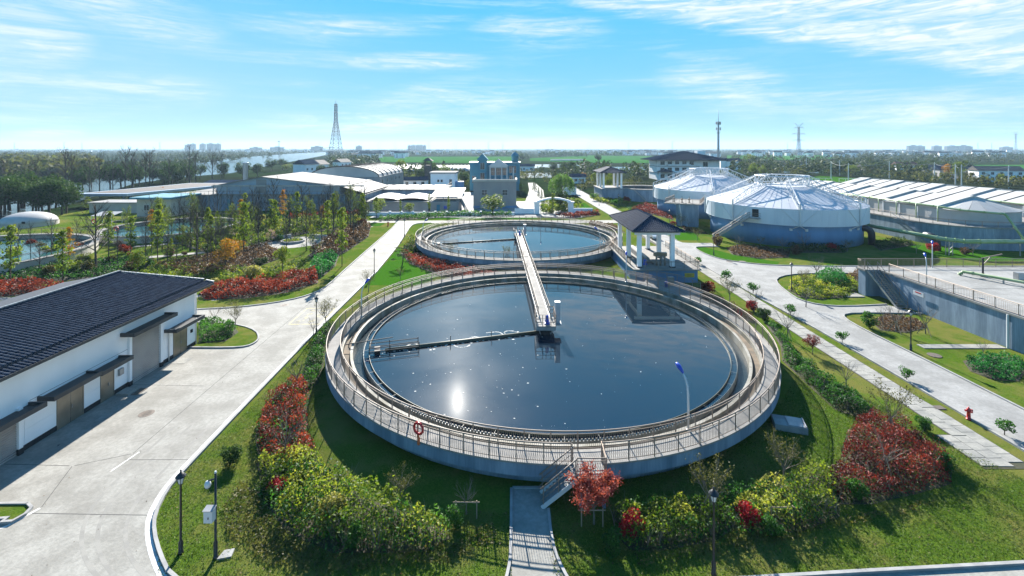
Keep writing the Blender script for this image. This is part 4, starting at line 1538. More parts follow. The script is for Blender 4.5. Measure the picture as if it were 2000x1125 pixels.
hr_ = hip_roof(hall, 17.4, 25.0, 66.8, 82.6, 7.45, 9.1, 3.9, M['tileblue'], 0.3, 0.45)
mb = MB()
mb.box(17.9, 24.5, 67.4, 67.7, 6.9, 7.3)
mb.box(17.9, 24.5, 81.6, 81.9, 6.9, 7.3)
for x in (18.6, 23.45):
    mb.box(x, x + 0.3, 67.7, 81.6, 6.9, 7.3)
mb.build('eave_beam', M['white'], hall)
# machinery on the platform
sc_ = thing('screw_pump_trough', 'pale concrete trough beam running through the pavilion', 'machine', (20.6, 74, 2.0))
MB().box(20.1, 21.0, 70.6, 80, 2.0, 2.75).build('trough_wall', M['deck'], sc_)
MB().box(20.3, 20.8, 70.8, 79.8, 2.755, 2.80).build('trough_cover', M['steeld'], sc_)
gt = thing('sluice_gate', 'group of grey steel gate stands under the front of the pavilion', 'machine', (22.3, 69.2, 2.0))
for i in range(3):
    MB().lathe((21.6 + i * 0.62, 69.2, 2.0), [(0.14, 0), (0.14, 1.35), (0.1, 1.4)], 10).build('spindle_stand', M['steel'], gt, True)
MB().box(21.2, 23.1, 68.95, 69.45, 3.4, 3.95).build('gear_box', M['brass'], gt)
mo = thing('pump_motor', 'blue pump motor at the left front of the pavilion floor', 'machine', (19.9, 70.2, 2.0))
MB().lathe((20.0, 69.6, 2.0), [(0.35, 0), (0.35, 0.15), (0.24, 0.18), (0.24, 0.75), (0.1, 0.82)], 14).build('motor_body', M['blue'], mo, True)
MB().tube([(20.0, 69.6, 2.4), (20.9, 69.4, 2.4), (21.2, 69.4, 2.2)], 0.16, 8).build('pump_pipe', M['darkmetal'], mo, True)
wk = thing('valve_platform', 'small lower valve platform with blue valve between front tank and pavilion', 'platform', (20.5, 61, 0))
MB().prism([(17.5, 62.4), (21.8, 57.4), (24.3, 59.3), (22.6, 63.2), (19.3, 65.5)], -0.1, 1.05).build('base_block', M['tankwall'], wk)
MB().prism([(17.4, 62.3), (21.8, 57.3), (24.5, 59.2), (22.7, 63.4), (19.3, 65.7)], 1.05, 1.15).build('floor_slab', M['deck'], wk)
MB().lathe((20.4, 61.2, 1.15), [(0.22, 0), (0.22, 0.6), (0.3, 0.62), (0.3, 0.7), (0.06, 0.75), (0.06, 1.1)], 12).build('valve_body', M['blue'], wk, True)
MB().box(21.0, 21.7, 61.9, 62.5, 1.15, 2.2).build('control_box', M['steel'], wk)
railing('platform_railing', 'steel railing round the small valve platform next to the front tank', [(18.3, 64.2, 1.15), (19.3, 65.4, 1.15), (22.6, 63.1, 1.15), (24.2, 59.4, 1.15)], spacing=1.4, bal=0.14)

# second pavilion far back with its pump block
pv2 = thing('pump_platform', 'far blue grey pump block under the smaller tiled pavilion', 'platform', (34, 172, 0))
MB().prism([(33.5, 172), (41.5, 172), (41.5, 186), (33.0, 186)], -0.1, 4.2).build('base_wall', M['tankwall'], pv2)
MB().prism([(33.2, 171.7), (41.8, 171.7), (41.8, 186.3), (32.7, 186.3)], 4.2, 4.45).build('floor_slab', M['deck'], pv2)
hall2 = thing('pavilion', 'smaller distant pavilion with tiled roof on white columns beside the road', 'pavilion', (37.5, 179, 4.45))
for y in (172.8, 179, 185.2):
    for x in (34.2, 40.8):
        MB().box(x - 0.32, x + 0.32, y - 0.32, y + 0.32, 4.45, 10.4).build('column', M['white'], hall2)
hip_roof(hall2, 32.6, 42.4, 171, 187, 10.4, 12.3, 4.2, M['tileblue'], 0.5, 1.2)
at_ = thing('round_basin', 'low round blue grey basin with railing between far pavilion and covered tanks', 'settling tank', (50, 178, 0))
MB().ring((50, 178), 9.6, 10.2, -0.1, 4.3, 64).build('basin_wall', M['tankwall'], at_)
MB().ring((50, 178), 8.2, 10.4, 4.3, 4.5, 64).build('walkway', M['deck'], at_)
structure(disc((50, 178), 0, 9.6, 3.6, 64), 'tank_water', M['water'])
railing('guard_railing', 'railing round the low basin by the far pavilion', arc((50, 178), 10.2, 4.5, 0, 2 * PI, 60)[:-1], True, spacing=2.4, bal=0, group='railings far back')
mb = MB()
for yy in (0, 1.0):
    mb.bar((44.5, 169 + yy, 4.4), (48.5, 166.5 + yy, 0.1), 0.08, 0.25)
for i in range(14):
    q = Vector((44.5, 169.5, 4.3)).lerp(Vector((48.5, 167, 0.2)), i / 13)
    mb.box(q.x - .15, q.x + .15, q.y - .5, q.y + .5, q.z - .02, q.z + .02)
for yy in (0, 1.0):
    mb.tube([(44.5, 169 + yy, 5.4), (48.5, 166.5 + yy, 1.1)], 0.04, 5)
tag(mb.build('steel_stairs', M['steeld']), 'steel stairs leaning on the low basin by the far pavilion', 'stairs')


# ------------------------------------------------------------------ covered round tanks
def covered_tank(c, label, R0=14.9, R1=15.9):
    t = thing('covered_tank', label, 'covered tank', (c[0], c[1], 0), 'tanks under white membrane covers')
    MB().lathe((c[0], c[1], 0), [(R0, -0.2), (R0, 4.6)], 96).build('tank_wall', M['tankblue'], t, True)
    zb, zt, za = 4.35, 7.55, 11.2
    mb = MB()
    n = 96
    mb.add([(c[0] + R1 * math.cos(2 * PI * i / n), c[1] + R1 * math.sin(2 * PI * i / n), z) for z in (zb, zt) for i in range(n)], [(i, (i + 1) % n, n + (i + 1) % n, n + i) for i in range(n)])
    mb.ring(c, R1 - .5, R1, zb - .08, zb - 0.002, 96)
    sk = mb.build('membrane_skirt', M['skirt'], t, True)
    # radial seams of the skirt
    mb = MB()
    for i in range(64):
        a = 2 * PI * i / 64
        mb.box(-0.0, 0.0, 0, 0, 0, 0) if False else mb.tube([(c[0] + (R1 + .01) * math.cos(a), c[1] + (R1 + .01) * math.sin(a), zb), (c[0] + (R1 + .01) * math.cos(a), c[1] + (R1 + .01) * math.sin(a), zt)], 0.018, 3, caps=False)
    mb.build('seam', M['membrane'], sk, kind='stuff')
    # conical membrane roof in eight fields drawn up to the ring, sagging a little between the trusses
    a0 = R(-64)
    rr = 5.4
    for k in range(8):
        mb = MB()
        vs, fs = [], []
        nu, nv = 8, 7
        for j in range(nv + 1):
            f = j / nv
            for i in range(nu + 1):
                g = i / nu
                a = a0 + (k + g) * PI / 4
                r = R1 * (1 - f) + rr * f
                # ridges stay straight, the middle of a field sags
                sag = 0.16 * math.sin(PI * g) * math.sin(PI * f) + 0.22 * math.sin(PI * g) * (1 - f) * 0
                vs.append((c[0] + r * math.cos(a), c[1] + r * math.sin(a), zt + (za - zt) * f ** 1.04 - sag))
        for j in range(nv):
            for i in range(nu):
                p = j * (nu + 1) + i
                fs.append((p, p + 1, p + nu + 2, p + nu + 1))
        mb.add(vs, fs)
        fld = mb.build('membrane_field', M['membrane'], t, True)
        mb = MB()
        for i in range(1, nu):
            mb.tube([Vector(vs[j * (nu + 1) + i]) + Vector((0, 0, .03)) for j in range(nv + 1)], 0.022, 3, caps=False)
        mb.build('seam', M['lampwhite'], fld, kind='stuff')
    mb = MB()
    mb.add([(c[0], c[1], za + 0.35)] + [(c[0] + rr * math.cos(a0 + k * PI / 4), c[1] + rr * math.sin(a0 + k * PI / 4), za) for k in range(8)], [(0, 1 + k, 1 + (k + 1) % 8) for k in range(8)])
    mb.build('roof_crown', M['membrane'], t)
    # top ring truss
    mb = MB()
    ring = [Vector((c[0] + rr * math.cos(a0 + k * PI / 16), c[1] + rr * math.sin(a0 + k * PI / 16), 0)) for k in range(32)]
    lo, hi = Vector((0, 0, za + 0.35)), Vector((0, 0, za + 2.1))
    mb.tube([p + lo for p in ring], 0.11, 5, True)
    mb.tube([p + hi for p in ring], 0.11, 5, True)
    mb.tube([(p - Vector((c[0], c[1], 0))) * 0.82 + Vector((c[0], c[1], 0)) + hi for p in ring], 0.09, 5, True)
    for k in range(32):
        p, q = ring[k], ring[(k + 1) % 32]
        a, b = (lo, hi) if k % 2 else (hi, lo)
        mb.tube([p + a, q + b], 0.07, 4, caps=False)
        inn = (p - Vector((c[0], c[1], 0))) * 0.82 + Vector((c[0], c[1], 0))
        mb.tube([p + hi, inn + hi], 0.06, 4, caps=False)
        mb.tube([p + lo, inn + hi], 0.05, 4, caps=False)
    mb.build('ring_truss', M['lampwhite'], t)
    # radial trusses and their posts on the rim
    for k in range(8):
        a = a0 + k * PI / 4
        d = Vector((math.cos(a), math.sin(a), 0))
        s = Vector((-d.y, d.x, 0))
        cc = Vector((c[0], c[1], 0))
        foot = cc + d * (R1 + 0.15) + Vector((0, 0, zb + 0.0))
        knee = cc + d * (R1 + 0.15) + Vector((0, 0, zt + 1.1))
        mb = MB()
        mb.tube([foot, knee], 0.16, 6)
        up0, up1 = knee, cc + d * rr + hi
        lo0, lo1 = cc + d * (R1 + 0.15) + Vector((0, 0, zt + 0.15)), cc + d * rr + lo
        mb.tube([up0, up1], 0.10, 5)
        for w in (-0.32, 0.32):
            mb.tube([lo0 + s * w, lo1 + s * w], 0.08, 5)
        for i in range(9):
            u0, u1 = up0.lerp(up1, i / 9), up0.lerp(up1, (i + 1) / 9)
            w = 0.32 if i % 2 else -0.32
            mb.tube([u0, lo0.lerp(lo1, (i + .5) / 9) + s * w], 0.05, 4, caps=False)
            mb.tube([u1, lo0.lerp(lo1, (i + .5) / 9) + s * -w], 0.05, 4, caps=False)
        tr = mb.build('radial_truss', M['lampwhite'], t)
        mb = MB()
        for w in (-1, 1):
            aw = a + w * 0.20
            mb.tube([foot, cc + Vector((math.cos(aw), math.sin(aw), 0)) * (R1 + 0.06) + Vector((0, 0, zt - 0.05))], 0.06, 5)
            aw = a + w * 0.09
            mb.tube([foot, cc + Vector((math.cos(aw), math.sin(aw), 0)) * (R0 + 0.02) + Vector((0, 0, zb - 0.9))], 0.07, 5)
            mb.box(*[v for lohi in zip(cc + Vector((math.cos(aw), math.sin(aw), 0)) * (R0 + .05) + Vector((-.22, -.22, zb - 1.15)), cc + Vector((math.cos(aw), math.sin(aw), 0)) * (R0 + .05) + Vector((.22, .22, zb - 0.7))) for v in lohi])
        mb.build('brace', M['lampwhite'], tr)
        # ties lying over the fields
        mb = MB()
        for f in (0.0, 0.5):
            b = a + PI / 8
            mb.tube([lo0.lerp(lo1, f * .5 + .1), cc + Vector((math.cos(b), math.sin(b), 0)) * (R1 - 0.3 - 3.5 * f) + Vector((0, 0, zt + 0.2 + 0.6 * f))], 0.045, 4, caps=False)
        mb.build('tie', M['lampwhite'], tr)
    return t


CT = (61.2, 105.1)
CT2 = (59.8, 140.9)
ctA = covered_tank(CT, 'nearer round tank with white membrane cone roof and ring truss')
ctB = covered_tank(CT2, 'round tank with white membrane cone roof farther back on the left')
# door, stairs, pipes on the nearer one
a = math.atan2(at(1490, 418, 6.0).y - CT[1], at(1490, 418, 6.0).x - CT[0])
ang = R(-137)
dd = Vector((math.cos(ang), math.sin(ang), 0))
ss = Vector((-dd.y, dd.x, 0))
dc = Vector((CT[0], CT[1], 0)) + dd * 15.93
MB().bar(dc - ss * 0 + Vector((0, 0, 5.5)), dc + Vector((0, 0, 7.1)), 1.2, 0.12, up=dd).build('door', M['darkmetal'], ctA)
cst = thing('tank_stairs', 'steel stairs rising along the blue wall of the nearer covered tank', 'stairs', (dc.x, dc.y, 0))
MB().bar(dc + dd * 0.75 - ss * 1.1 + Vector((0, 0, 5.3)), dc + dd * 0.75 + ss * 1.1 + Vector((0, 0, 5.3)), 1.4, 0.12).build('landing', M['steeld'], cst)
mb = MB()
top = dc + dd * 0.75 - ss * 1.1 + Vector((0, 0, 5.3))
bot = top - ss * 6.8 + Vector((0, 0, -5.2)) + dd * 0.8
for w in (-0.6, 0.6):
    mb.bar(top + dd * w, bot + dd * w, 0.08, 0.28)
mb.build('stringer', M['steeld'], cst)
mb = MB()
for w in (-0.6, 0.6):
    for hh in (0.55, 1.1):
        mb.tube([top + dd * w + Vector((0, 0, hh)), bot + dd * w + Vector((0, 0, hh))], 0.04, 5)
    for i in range(6):
        q = top.lerp(bot, i / 5) + dd * w
        mb.tube([q, q + Vector((0, 0, 1.1))], 0.03, 4)
for hh in (0.4, 0.75, 1.1):
    mb.tube([top + dd * 0.65 + Vector((0, 0, hh)), top + dd * .65 + ss * 2.2 + Vector((0, 0, hh)), top + ss * 2.2 - dd * .6 + Vector((0, 0, hh))], 0.035, 5)
mb.build('handrail', M['steel'], cst)
me = MB()
me.bar(-dd * 0.58, dd * 0.58, 0.28, 0.05)
sme = me.mesh('step', M['steeld'])
for i in range(20):
    q = top.lerp(bot, (i + .5) / 20)
    link_mesh('step', sme, cst, q - Vector((dc.x, dc.y, 0)))
a = R(-71)
q = Vector((CT[0] + 14.95 * math.cos(a), CT[1] + 14.95 * math.sin(a), 1.6))
MB().bar(q + Vector((-.5, .1, 0)), q + Vector((.5, .28, 0)), 0.06, 0.7).build('sign_plate', M['yellow'], ctA)
# big black elbow pipes
def elbow(p, d, z, r, label):
    p, d = Vector(p), Vector(d).normalized()
    pts = [p + Vector((0, 0, z)), p + d * 1.0 + Vector((0, 0, z))]
    for i in range(1, 6):
        t = PI / 2 * i / 5
        pts.append(p + d * (1.0 + 1.2 * math.sin(t)) + Vector((0, 0, z - 1.2 * (1 - math.cos(t)))))
    pts.append(p + d * 2.2 + Vector((0, 0, -0.3)))
    return tag(MB().tube(pts, r, 14).build('elbow_pipe', M['blackpipe'], None, True), label, 'pipe')


elbow((CT[0] + 14.3 * math.cos(R(-48)), CT[1] + 14.3 * math.sin(R(-48)), 0), (1, -0.35, 0), 3.2, 0.62, 'thick black elbow pipe coming out of the covered tank into the ground')
elbow((80.6, 90.4, 0), (0.2, -1, 0), 2.6, 0.6, 'thick black elbow pipe on the long curved grey wall')
# valve house between the covered tanks
vh = thing('valve_house', 'blue grey concrete valve house with railing between the two covered tanks', 'building', (42.6, 116, 0))
MB().prism([(41.2, 116.3), (46.0, 114.2), (48.8, 121), (44.5, 123)], -0.1, 5.45).build('wall', M['tankwall'], vh)
MB().prism([(38.5, 117.2), (41.0, 116.0), (46.4, 113.8), (52.0, 124), (44.5, 127.0)], 5.45, 5.68).build('roof_slab', M['deck'], vh)
MB().tube([(41.9, 115.75, 5.4), (42.2, 115.6, 3.0), (42.3, 115.6, 0.2)], 0.12, 7).build('downpipe', M['lampwhite'], vh)
railing('platform_railing', 'steel railing on the valve house roof between the covered tanks', [(44.4, 126.6, 5.68), (38.8, 117.4, 5.68), (41.0, 116.2, 5.68), (46.3, 114.0, 5.68), (51.6, 123.6, 5.68)], spacing=1.6, bal=0.2)
for i, (x, y) in enumerate(((41.5, 118.5), (43.2, 117.6), (44.8, 117.0))):
    t = thing('valve_actuator', 'grey valve actuator standing in a row on the valve house roof', 'machine', (x, y, 5.68), 'valve actuators on the roof')
    MB().lathe((x, y, 5.68), [(0.3, 0), (0.3, 0.1), (0.14, 0.14), (0.14, 0.7), (0.3, 0.74), (0.3, 1.05), (0.1, 1.12)], 10).build('actuator_body', M['steel'], t)
    MB().lathe((x, y, 6.8), [(0.05, 0), (0.05, 0.5)], 6).build('spindle', M['darkmetal'], t)

# ------------------------------------------------------------------ concrete platform on the right
pl = thing('concrete_tank', 'flat topped blue grey concrete tank with railing and pipes at the right edge', 'tank', (48.4, 45, 0))
top_poly = [(48.4, 18), (95, 18), (95, 62.6), (46.5, 62.6), (46.5, 61.0), (48.4, 61.0)]
MB().prism([(48.55, 18), (95, 18), (95, 62.4), (46.7, 62.4), (46.7, 61.15), (48.55, 61.15)], -0.2, 3.30).build('tank_wall', M['tankwall'], pl)
MB().prism(top_poly, 3.30, 3.5).build('edge_slab', M['deck'], pl)
# roof bays between the seams
for i, (x0, x1) in enumerate(((48.9, 57.9), (58.0, 67.5), (67.6, 94))):
    for y0, y1 in ((18.5, 33.9), (34.0, 43.4), (43.5, 52.6), (52.7, 61.8)):
        MB().box(x0, x1, y0, y1, 3.5, 3.53).build('roof_panel', M['road2'], pl)
MB().tube([(48.42, 45.2, 3.3), (48.42, 45.2, 0)], 0.10, 8).build('downpipe', M['lampwhite'], pl)
mb = MB().bar((48.36, 47.9 + 6.5, 2.2), (48.36, 47.2 + 8.6, 2.2), 0.03, 0.5)
sgn = mb.build('sign_plate', M['lampwhite'], pl)
MB().bar((48.337, 54.7, 2.32), (48.337, 55.5, 2.32), 0.012, 0.12).build('sign_print', M['red'], sgn)
railing('platform_railing', 'steel railing along the long near edge of the concrete tank top', [(48.55, 18.2, 3.5), (48.55, 59.6, 3.5)], spacing=2.2, bal=0.17)
railing('platform_railing', 'steel railing at the corner and back edge of the concrete tank top', [(46.65, 61.2, 3.5), (46.65, 62.45, 3.5), (94, 62.45, 3.5)], spacing=2.2, bal=0.17)
# stairs down its wall
ps = thing('platform_stairs', 'dark steel stairs going down along the wall of the concrete tank', 'stairs', (47.5, 58, 0))
for x in (46.85, 48.15):
    MB().bar((x, 61.0, 3.4), (x, 56.3, 0.05), 0.07, 0.26).build('stringer', M['steeld'], ps)
    mb = MB()
    for hh in (0.5, 1.1):
        mb.tube([(x, 61.0, 3.45 + hh), (x, 56.3, 0.1 + hh)], 0.035, 5)
    for i in range(5):
        mb.tube([(x, 61.0 - i * 1.17, 3.4 - i * .83), (x, 61.0 - i * 1.17, 4.55 - i * .83)], 0.03, 5)
    mb.build('handrail', M['steel'], ps)
sme = MB().box(-0.62, 0.62, -0.14, 0.14, -0.02, 0.02).mesh('step', M['steeld'])
for i in range(18):
    link_mesh('step', sme, ps, (0, 60.9 - 58 - i * 0.26, 3.35 - i * 0.19))
# things on its top
def pipe(pts, r, m, label, name='green_pipe', sup=None, ztop=0, cat='pipe'):
    t = thing(name, label, cat, pts[0])
    MB().tube(pts, r, 10).build('pipe_run', m, t, True)
    mb = MB()
    for p, q in zip(pts, pts[1:]):
        p, q = Vector(p), Vector(q)
        d = (q - p).normalized()
        for f in (0.08, 0.5, 0.92):
            c = p.lerp(q, f)
            mb.tube([c - d * 0.06, c + d * 0.06], r * 1.3, 10)
    mb.build('flange', m, t)
    if sup:
        for x, y, z in sup:
            MB().box(x - 0.06, x + 0.06, y - 0.06, y + 0.06, ztop, z - r * .8).build('pipe_support', M['steeld'], t)
    return t


pipe([(56.3, 58.3, 3.6), (56.6, 58.0, 4.05), (61.5, 48.6, 4.05), (61.9, 47.4, 3.7)], 0.17, M['green'], 'long green pipe lying on the concrete tank top', sup=((58.2, 54.8, 4.0), (60.2, 51.0, 4.0)), ztop=3.5)
pipe([(61.0, 47.8, 3.6), (61.6, 48.0, 4.1), (64.5, 42.5, 4.15), (70, 33, 4.15)], 0.22, M['green'], 'thicker green pipe with cream elbow at the right on the concrete tank top', sup=((64.5, 42.5, 4.0),), ztop=3.5)
pipe([(60.5, 50.5, 3.75), (74, 50.2, 3.75)], 0.14, M['green'], 'thin green pipe lying across the concrete tank top', sup=((66, 50.4, 3.7),), ztop=3.5)
for x, y, w, h, lb in ((61.4, 56.0, 0.9, 1.0, 'grey control box on the concrete tank top'), (66.6, 53.0, 1.2, 1.9, 'taller grey cabinet near the right edge on the concrete tank top')):
    t = thing('control_box', lb, 'cabinet', (x, y, 3.5))
    MB().box(x - w / 2, x + w / 2, y - .3, y + .3, 3.62, 3.5 + h).build('box_body', M['steeld'], t)
    MB().box(x - w / 2 + .06, x + w / 2 - .06, y - .315, y - .303, 3.7, 3.4 + h).build('box_door', M['grey'], t)
    for sx in (-1, 1):
        MB().box(x + sx * (w / 2 - .06) - .04, x + sx * (w / 2 - .06) + .04, y - .2, y + .2, 3.5, 3.62).build('foot', M['darkmetal'], t)
wj = thing('jib_hoist', 'small steel jib hoist post on the concrete tank top', 'hoist', (58.6, 57.6, 3.5))
MB().lathe((58.6, 57.6, 3.5), [(0.28, 0), (0.22, 0.3), (0.1, 0.5), (0.09, 2.4)], 8).build('post', M['darkmetal'], wj)
MB().tube([(58.4, 57.6, 5.8), (61.2, 57.8, 6.3)], 0.07, 6).build('jib_arm', M['steel'], wj)
MB().tube([(58.6, 57.6, 5.0), (59.7, 57.7, 6.0)], 0.05, 5).build('brace', M['steel'], wj)

# ------------------------------------------------------------------ long covered ditches on the right
def covered_ditch(xc, y0, y1, label, wall_x, ze=6.9, zr=9.1, half=7.6):
    t = thing('covered_basin', label, 'covered basin', (xc, y0, 0), 'long basins under white panel roofs')
    mb = MB()
    pts = [(wall_x, y1), (wall_x, y0 + 4)]
    n = 24
    R_ = xc + (xc - wall_x) - wall_x
    rad = xc - wall_x
    for i in range(n + 1):
        a = PI + PI * i / n
        pts.append((xc + rad * math.cos(a), y0 + 4 + rad * 0.75 * math.sin(a)))
    pts += [(2 * xc - wall_x, y1)]
    MB().prism(pts, -0.2, 4.1).build('basin_wall', M['tankwall'], t)
    big = [(xc + (p[0] - xc) * 1.02, p[1] - 0.1) for p in pts]
    MB().prism(big, 4.1, 4.3).build('walkway', M['deck'], t)
    # white side walls under the panels
    ye = y0 + 4
    side = [(xc - half, y1)]
    for i in range(9):
        a = PI + PI * i / 8
        side.append((xc + half * math.cos(a), ye + half * 0.8 * math.sin(a)))
    side.append((xc + half, y1))
    MB().prism(side, 4.3, ze - 0.1).build('side_wall', M['panel'], t)
    n = int((y1 - ye) / 4.4)
    for i in range(n):
        a, b = ye + (y1 - ye) * i / n, ye + (y1 - ye) * (i + 1) / n
        la, lb = 0.45 * (1 - (i % 3) / 3), 0.45 * (1 - (i % 3 + 1) / 3)     # every third bay starts with a step
        for sg in (-1, 1):
            lowz, hiz = ze, zr
            gap = 0.03
            m2 = MB()
            m2.slab([(xc + sg * (half + .25), a + gap, lowz + la), (xc + sg * (half + .25), b - gap, lowz + lb), (xc + sg * 0.02, b - gap, hiz + lb), (xc + sg * 0.02, a + gap, hiz + la)], 0.45 if i % 3 == 0 else 0.2)
            m2.build('roof_panel', M['panel'], t)
            if i % 3:
                for q in (-.16, .16):
                    MB().bar((xc + sg * (half + .25), a + q, lowz + la + .04), (xc + sg * .02, a + q, hiz + la + .04), 0.07, 0.07).build('seam_bar', M['darkmetal'], t)
    mb = MB()
    for i in range(8):
        a0_, a1_ = PI + PI * i / 8, PI + PI * (i + 1) / 8
        m2 = MB()
        g = 0.006
        m2.slab([(xc + (half + .25) * math.cos(a0_ + g), ye + (half + .25) * 0.8 * math.sin(a0_ + g), ze), (xc + (half + .25) * math.cos(a1_ - g), ye + (half + .25) * .8 * math.sin(a1_ - g), ze), (xc, ye - 0.05, zr)], 0.10)
        m2.build('end_panel', M['panel'], t)
    MB().box(xc - 0.15, xc + 0.15, ye, y1, zr + 0.02, zr + 0.16).build('ridge_beam', M['steeld'], t)
    for i in range(n + 1):
        yy = ye + (y1 - ye) * i / n
        MB().box(xc - half - 0.18, xc - half - 0.005, yy - 0.17, yy + 0.17, 4.3, ze - 0.12).build('wall_post', M['lampwhite'], t)
    return t, pts


d1, wp1 = covered_ditch(96.8, 93.0, 158, 'long basin under white panel roof with a rounded end, behind the green pipe', 84.5)
d2, wp2 = covered_ditch(120.5, 98.0, 160, 'second long basin under white panel roof farther right', 108.6)
wl = [(p[0] - 0.15 if p[0] < 96 else p[0], p[1] - 0.0, 4.3) for p in wp1[:20]]
railing('guard_railing', 'steel railing along the walkway of the long covered basin', wl, spacing=2.4, bal=0, group='railings far back')
railing('guard_railing', 'white railing on the far ridge of the second covered basin', [(124.5, 100, 8.0), (124.5, 158, 8.0), (112, 158.5, 8.0)], spacing=2.2, bal=0, m=M['lampwhite'], group='railings far back', post_r=0.07)
railing('guard_railing', 'white railing at the back end of the long covered basin', [(88, 159.2, 8.3), (110, 159.2, 8.0)], spacing=2.2, bal=0, m=M['lampwhite'], group='railings far back', post_r=0.07)
mb = MB()
for w in (0, 1.1):
    mb.bar((83.6 - w, 100.5, 4.3), (85.6 - w, 94.5, 0.1), 0.08, 0.25)
    mb.tube([(83.6 - w, 100.5, 5.4), (85.6 - w, 94.5, 1.2)], 0.04, 5)
for i in range(16):
    q = Vector((83.05, 100.5, 4.2)).lerp(Vector((85.05, 94.5, 0.2)), i / 15)
    mb.box(q.x - .55, q.x + .55, q.y - .15, q.y + .15, q.z - .02, q.z + .02)
tag(mb.build('steel_stairs', M['steeld']), 'steel stairs leaning on the long grey basin wall', 'stairs')
# pipe bridges
gp_ = pipe([(73.2, 96.5, 3.6), (79.6, 85.2, 2.75), (82.2, 83.8, 2.6), (112, 83.6, 2.6)], 0.36, M['green'], 'thick pale green pipe crossing before the long grey basin wall', sup=((92, 83.8, 2.5), (102, 83.7, 2.5)))
mb = MB()
for dx in (-.35, .35):
    for dy in (-.3, .3):
        mb.box(79.9 + dx - .05, 79.9 + dx + .05, 84.6 + dy - .05, 84.6 + dy + .05, -0.1, 2.4)
for z in (0.3, 1.0, 1.7):
    mb.bar((79.55, 84.3, z), (80.25, 84.3, z + .6), 0.05)
    mb.bar((80.25, 84.9, z), (79.55, 84.9, z + .6), 0.05)
mb.build('lattice_support', M['steeld'], gp_)
g2 = pipe([(87.9, 124, 7.5), (88.4, 104, 7.4), (89.6, 91.5, 7.2), (93.0, 87.5, 7.1), (93.2, 87.3, 6.9), (93.2, 84.2, 2.8)], 0.2, M['green'], 'green pipe running below the roof edge of the long covered basin')
mb = MB()
for y in (121, 116, 111, 106, 101, 96):
    x = 88.0 + (124 - y) * 0.025
    mb.tube([(x, y, 7.4), (x - .4, y, 7.4), (x - .4, y, 4.3)], 0.11, 6)
mb.build('drop_pipe', M['green'], g2, True)
pipe([(111.8, 140, 7.5), (111.9, 112, 7.3), (112.2, 100, 7.2), (112.6, 92, 7.2), (112.8, 91, 4.2)], 0.2, M['green'], 'green pipe below the roof edge of the second covered basin', sup=((112.2, 100, 7.1),), ztop=4.3)


# ------------------------------------------------------------------ sheds, basins and houses in the middle distance
hb = thing('covered_hall', 'wide low hall of pale sheet roof over a blue grey basin wall', 'building', (-75, 144, 0))
MB().box(-106, -46, 144, 175, -0.2, 4.9).build('basin_wall', M['tankwall'], hb)
MB().box(-107, -45.5, 143.2, 176, 4.9, 5.1).build('walkway', M['deck'], hb)
mb = MB()
zs, zr = 7.9, 10.6
xl, xr, xm = -93, -54, -78.3
mb.add([(xl, 145.5, 5.1), (xr, 145.5, 5.1), (xr, 145.5, zs), (xm, 145.5, zr - .1), (xl, 145.5, zs), (xl, 173, 5.1), (xr, 173, 5.1), (xr, 173, zs), (xm, 173, zr - .1), (xl, 173, zs)],
       [(0, 1, 2, 3, 4), (9, 8, 7, 6, 5), (1, 6, 7, 2), (5, 0, 4, 9)])
mb.build('clad_wall', M['clad'], hb)
for i in range(4):
    a, b = 144.6 + i * 7.2, 144.6 + (i + 1) * 7.2 - 0.12
    MB().slab([(xr + 1.5, a, zs - .3), (xr + 1.5, b, zs - .3), (xm, b, zr), (xm, a, zr)], 0.12).build('roof_sheet', M['sheet'], hb)
    MB().slab([(xl - 1.0, a, zs - .2), (xl - 1.0, b, zs - .2), (xm - .01, b, zr), (xm - .01, a, zr)], 0.12).build('roof_sheet', M['sheet'], hb)
MB().slab([(xr + 8, 144.2, 5.5), (xr + 8, 173, 5.5), (xr + 1.4, 173, 7.4), (xr + 1.4, 144.2, 7.4)], 0.1).build('lean_to_roof', M['sheet'], hb)
mb = MB()
for i in range(17):
    x = -105 + i * 3.6
    mb.box(x - .22, x + .22, 143.6, 144.0, -0.1, 4.9)
mb.build('buttress', M['greyrender'], hb, kind='stuff')
MB().box(xl, xr + 8, 143.9, 144.25, 7.55, 8.0).build('fascia', M['steeld'], hb)
mb = MB()
for i in range(12):
    x = xl + i * (xr + 8 - xl) / 11
    mb.box(x - .1, x + .1, 144.0, 144.2, 5.1, 7.55)
mb.build('eave_post', M['steeld'], hb)
for x in (-62.2, -88):
    MB().box(x - .6, x + .6, 143.93, 143.99, 0.6, 3.6).build('blue_door', M['teal'], hb)
MB().box(-80.4, -77.2, 145.38, 145.47, 5.3, 9.6).build('gate_panel', M['greyrender'], hb)
railing('guard_railing', 'railing along the front walkway of the wide low hall', [(-106, 143.4, 5.1), (-46, 143.4, 5.1)], spacing=2.4, bal=0, group='railings far back')
# barrel vault hall behind
vt = thing('vault_hall', 'barrel vaulted hall with dark ribs behind the low sheet roofed hall', 'building', (-66, 182, 0))
MB().box(-80, -52, 182, 222, -.2, 8.2).build('wall', M['greyrender'], vt)


def vault(y0, y1, r_out):
    mb = MB()
    vs = []
    for y in (y0, y1):
        for i in range(13):
            a = PI * i / 12
            vs.append((-66 - 13.6 * r_out * math.cos(a), y, 8.2 + 4.0 * r_out * math.sin(a)))
    mb.add(vs, [(i, i + 1, 14 + i, 13 + i) for i in range(12)] + [tuple(range(12, -1, -1)), tuple(range(13, 26))])
    return mb


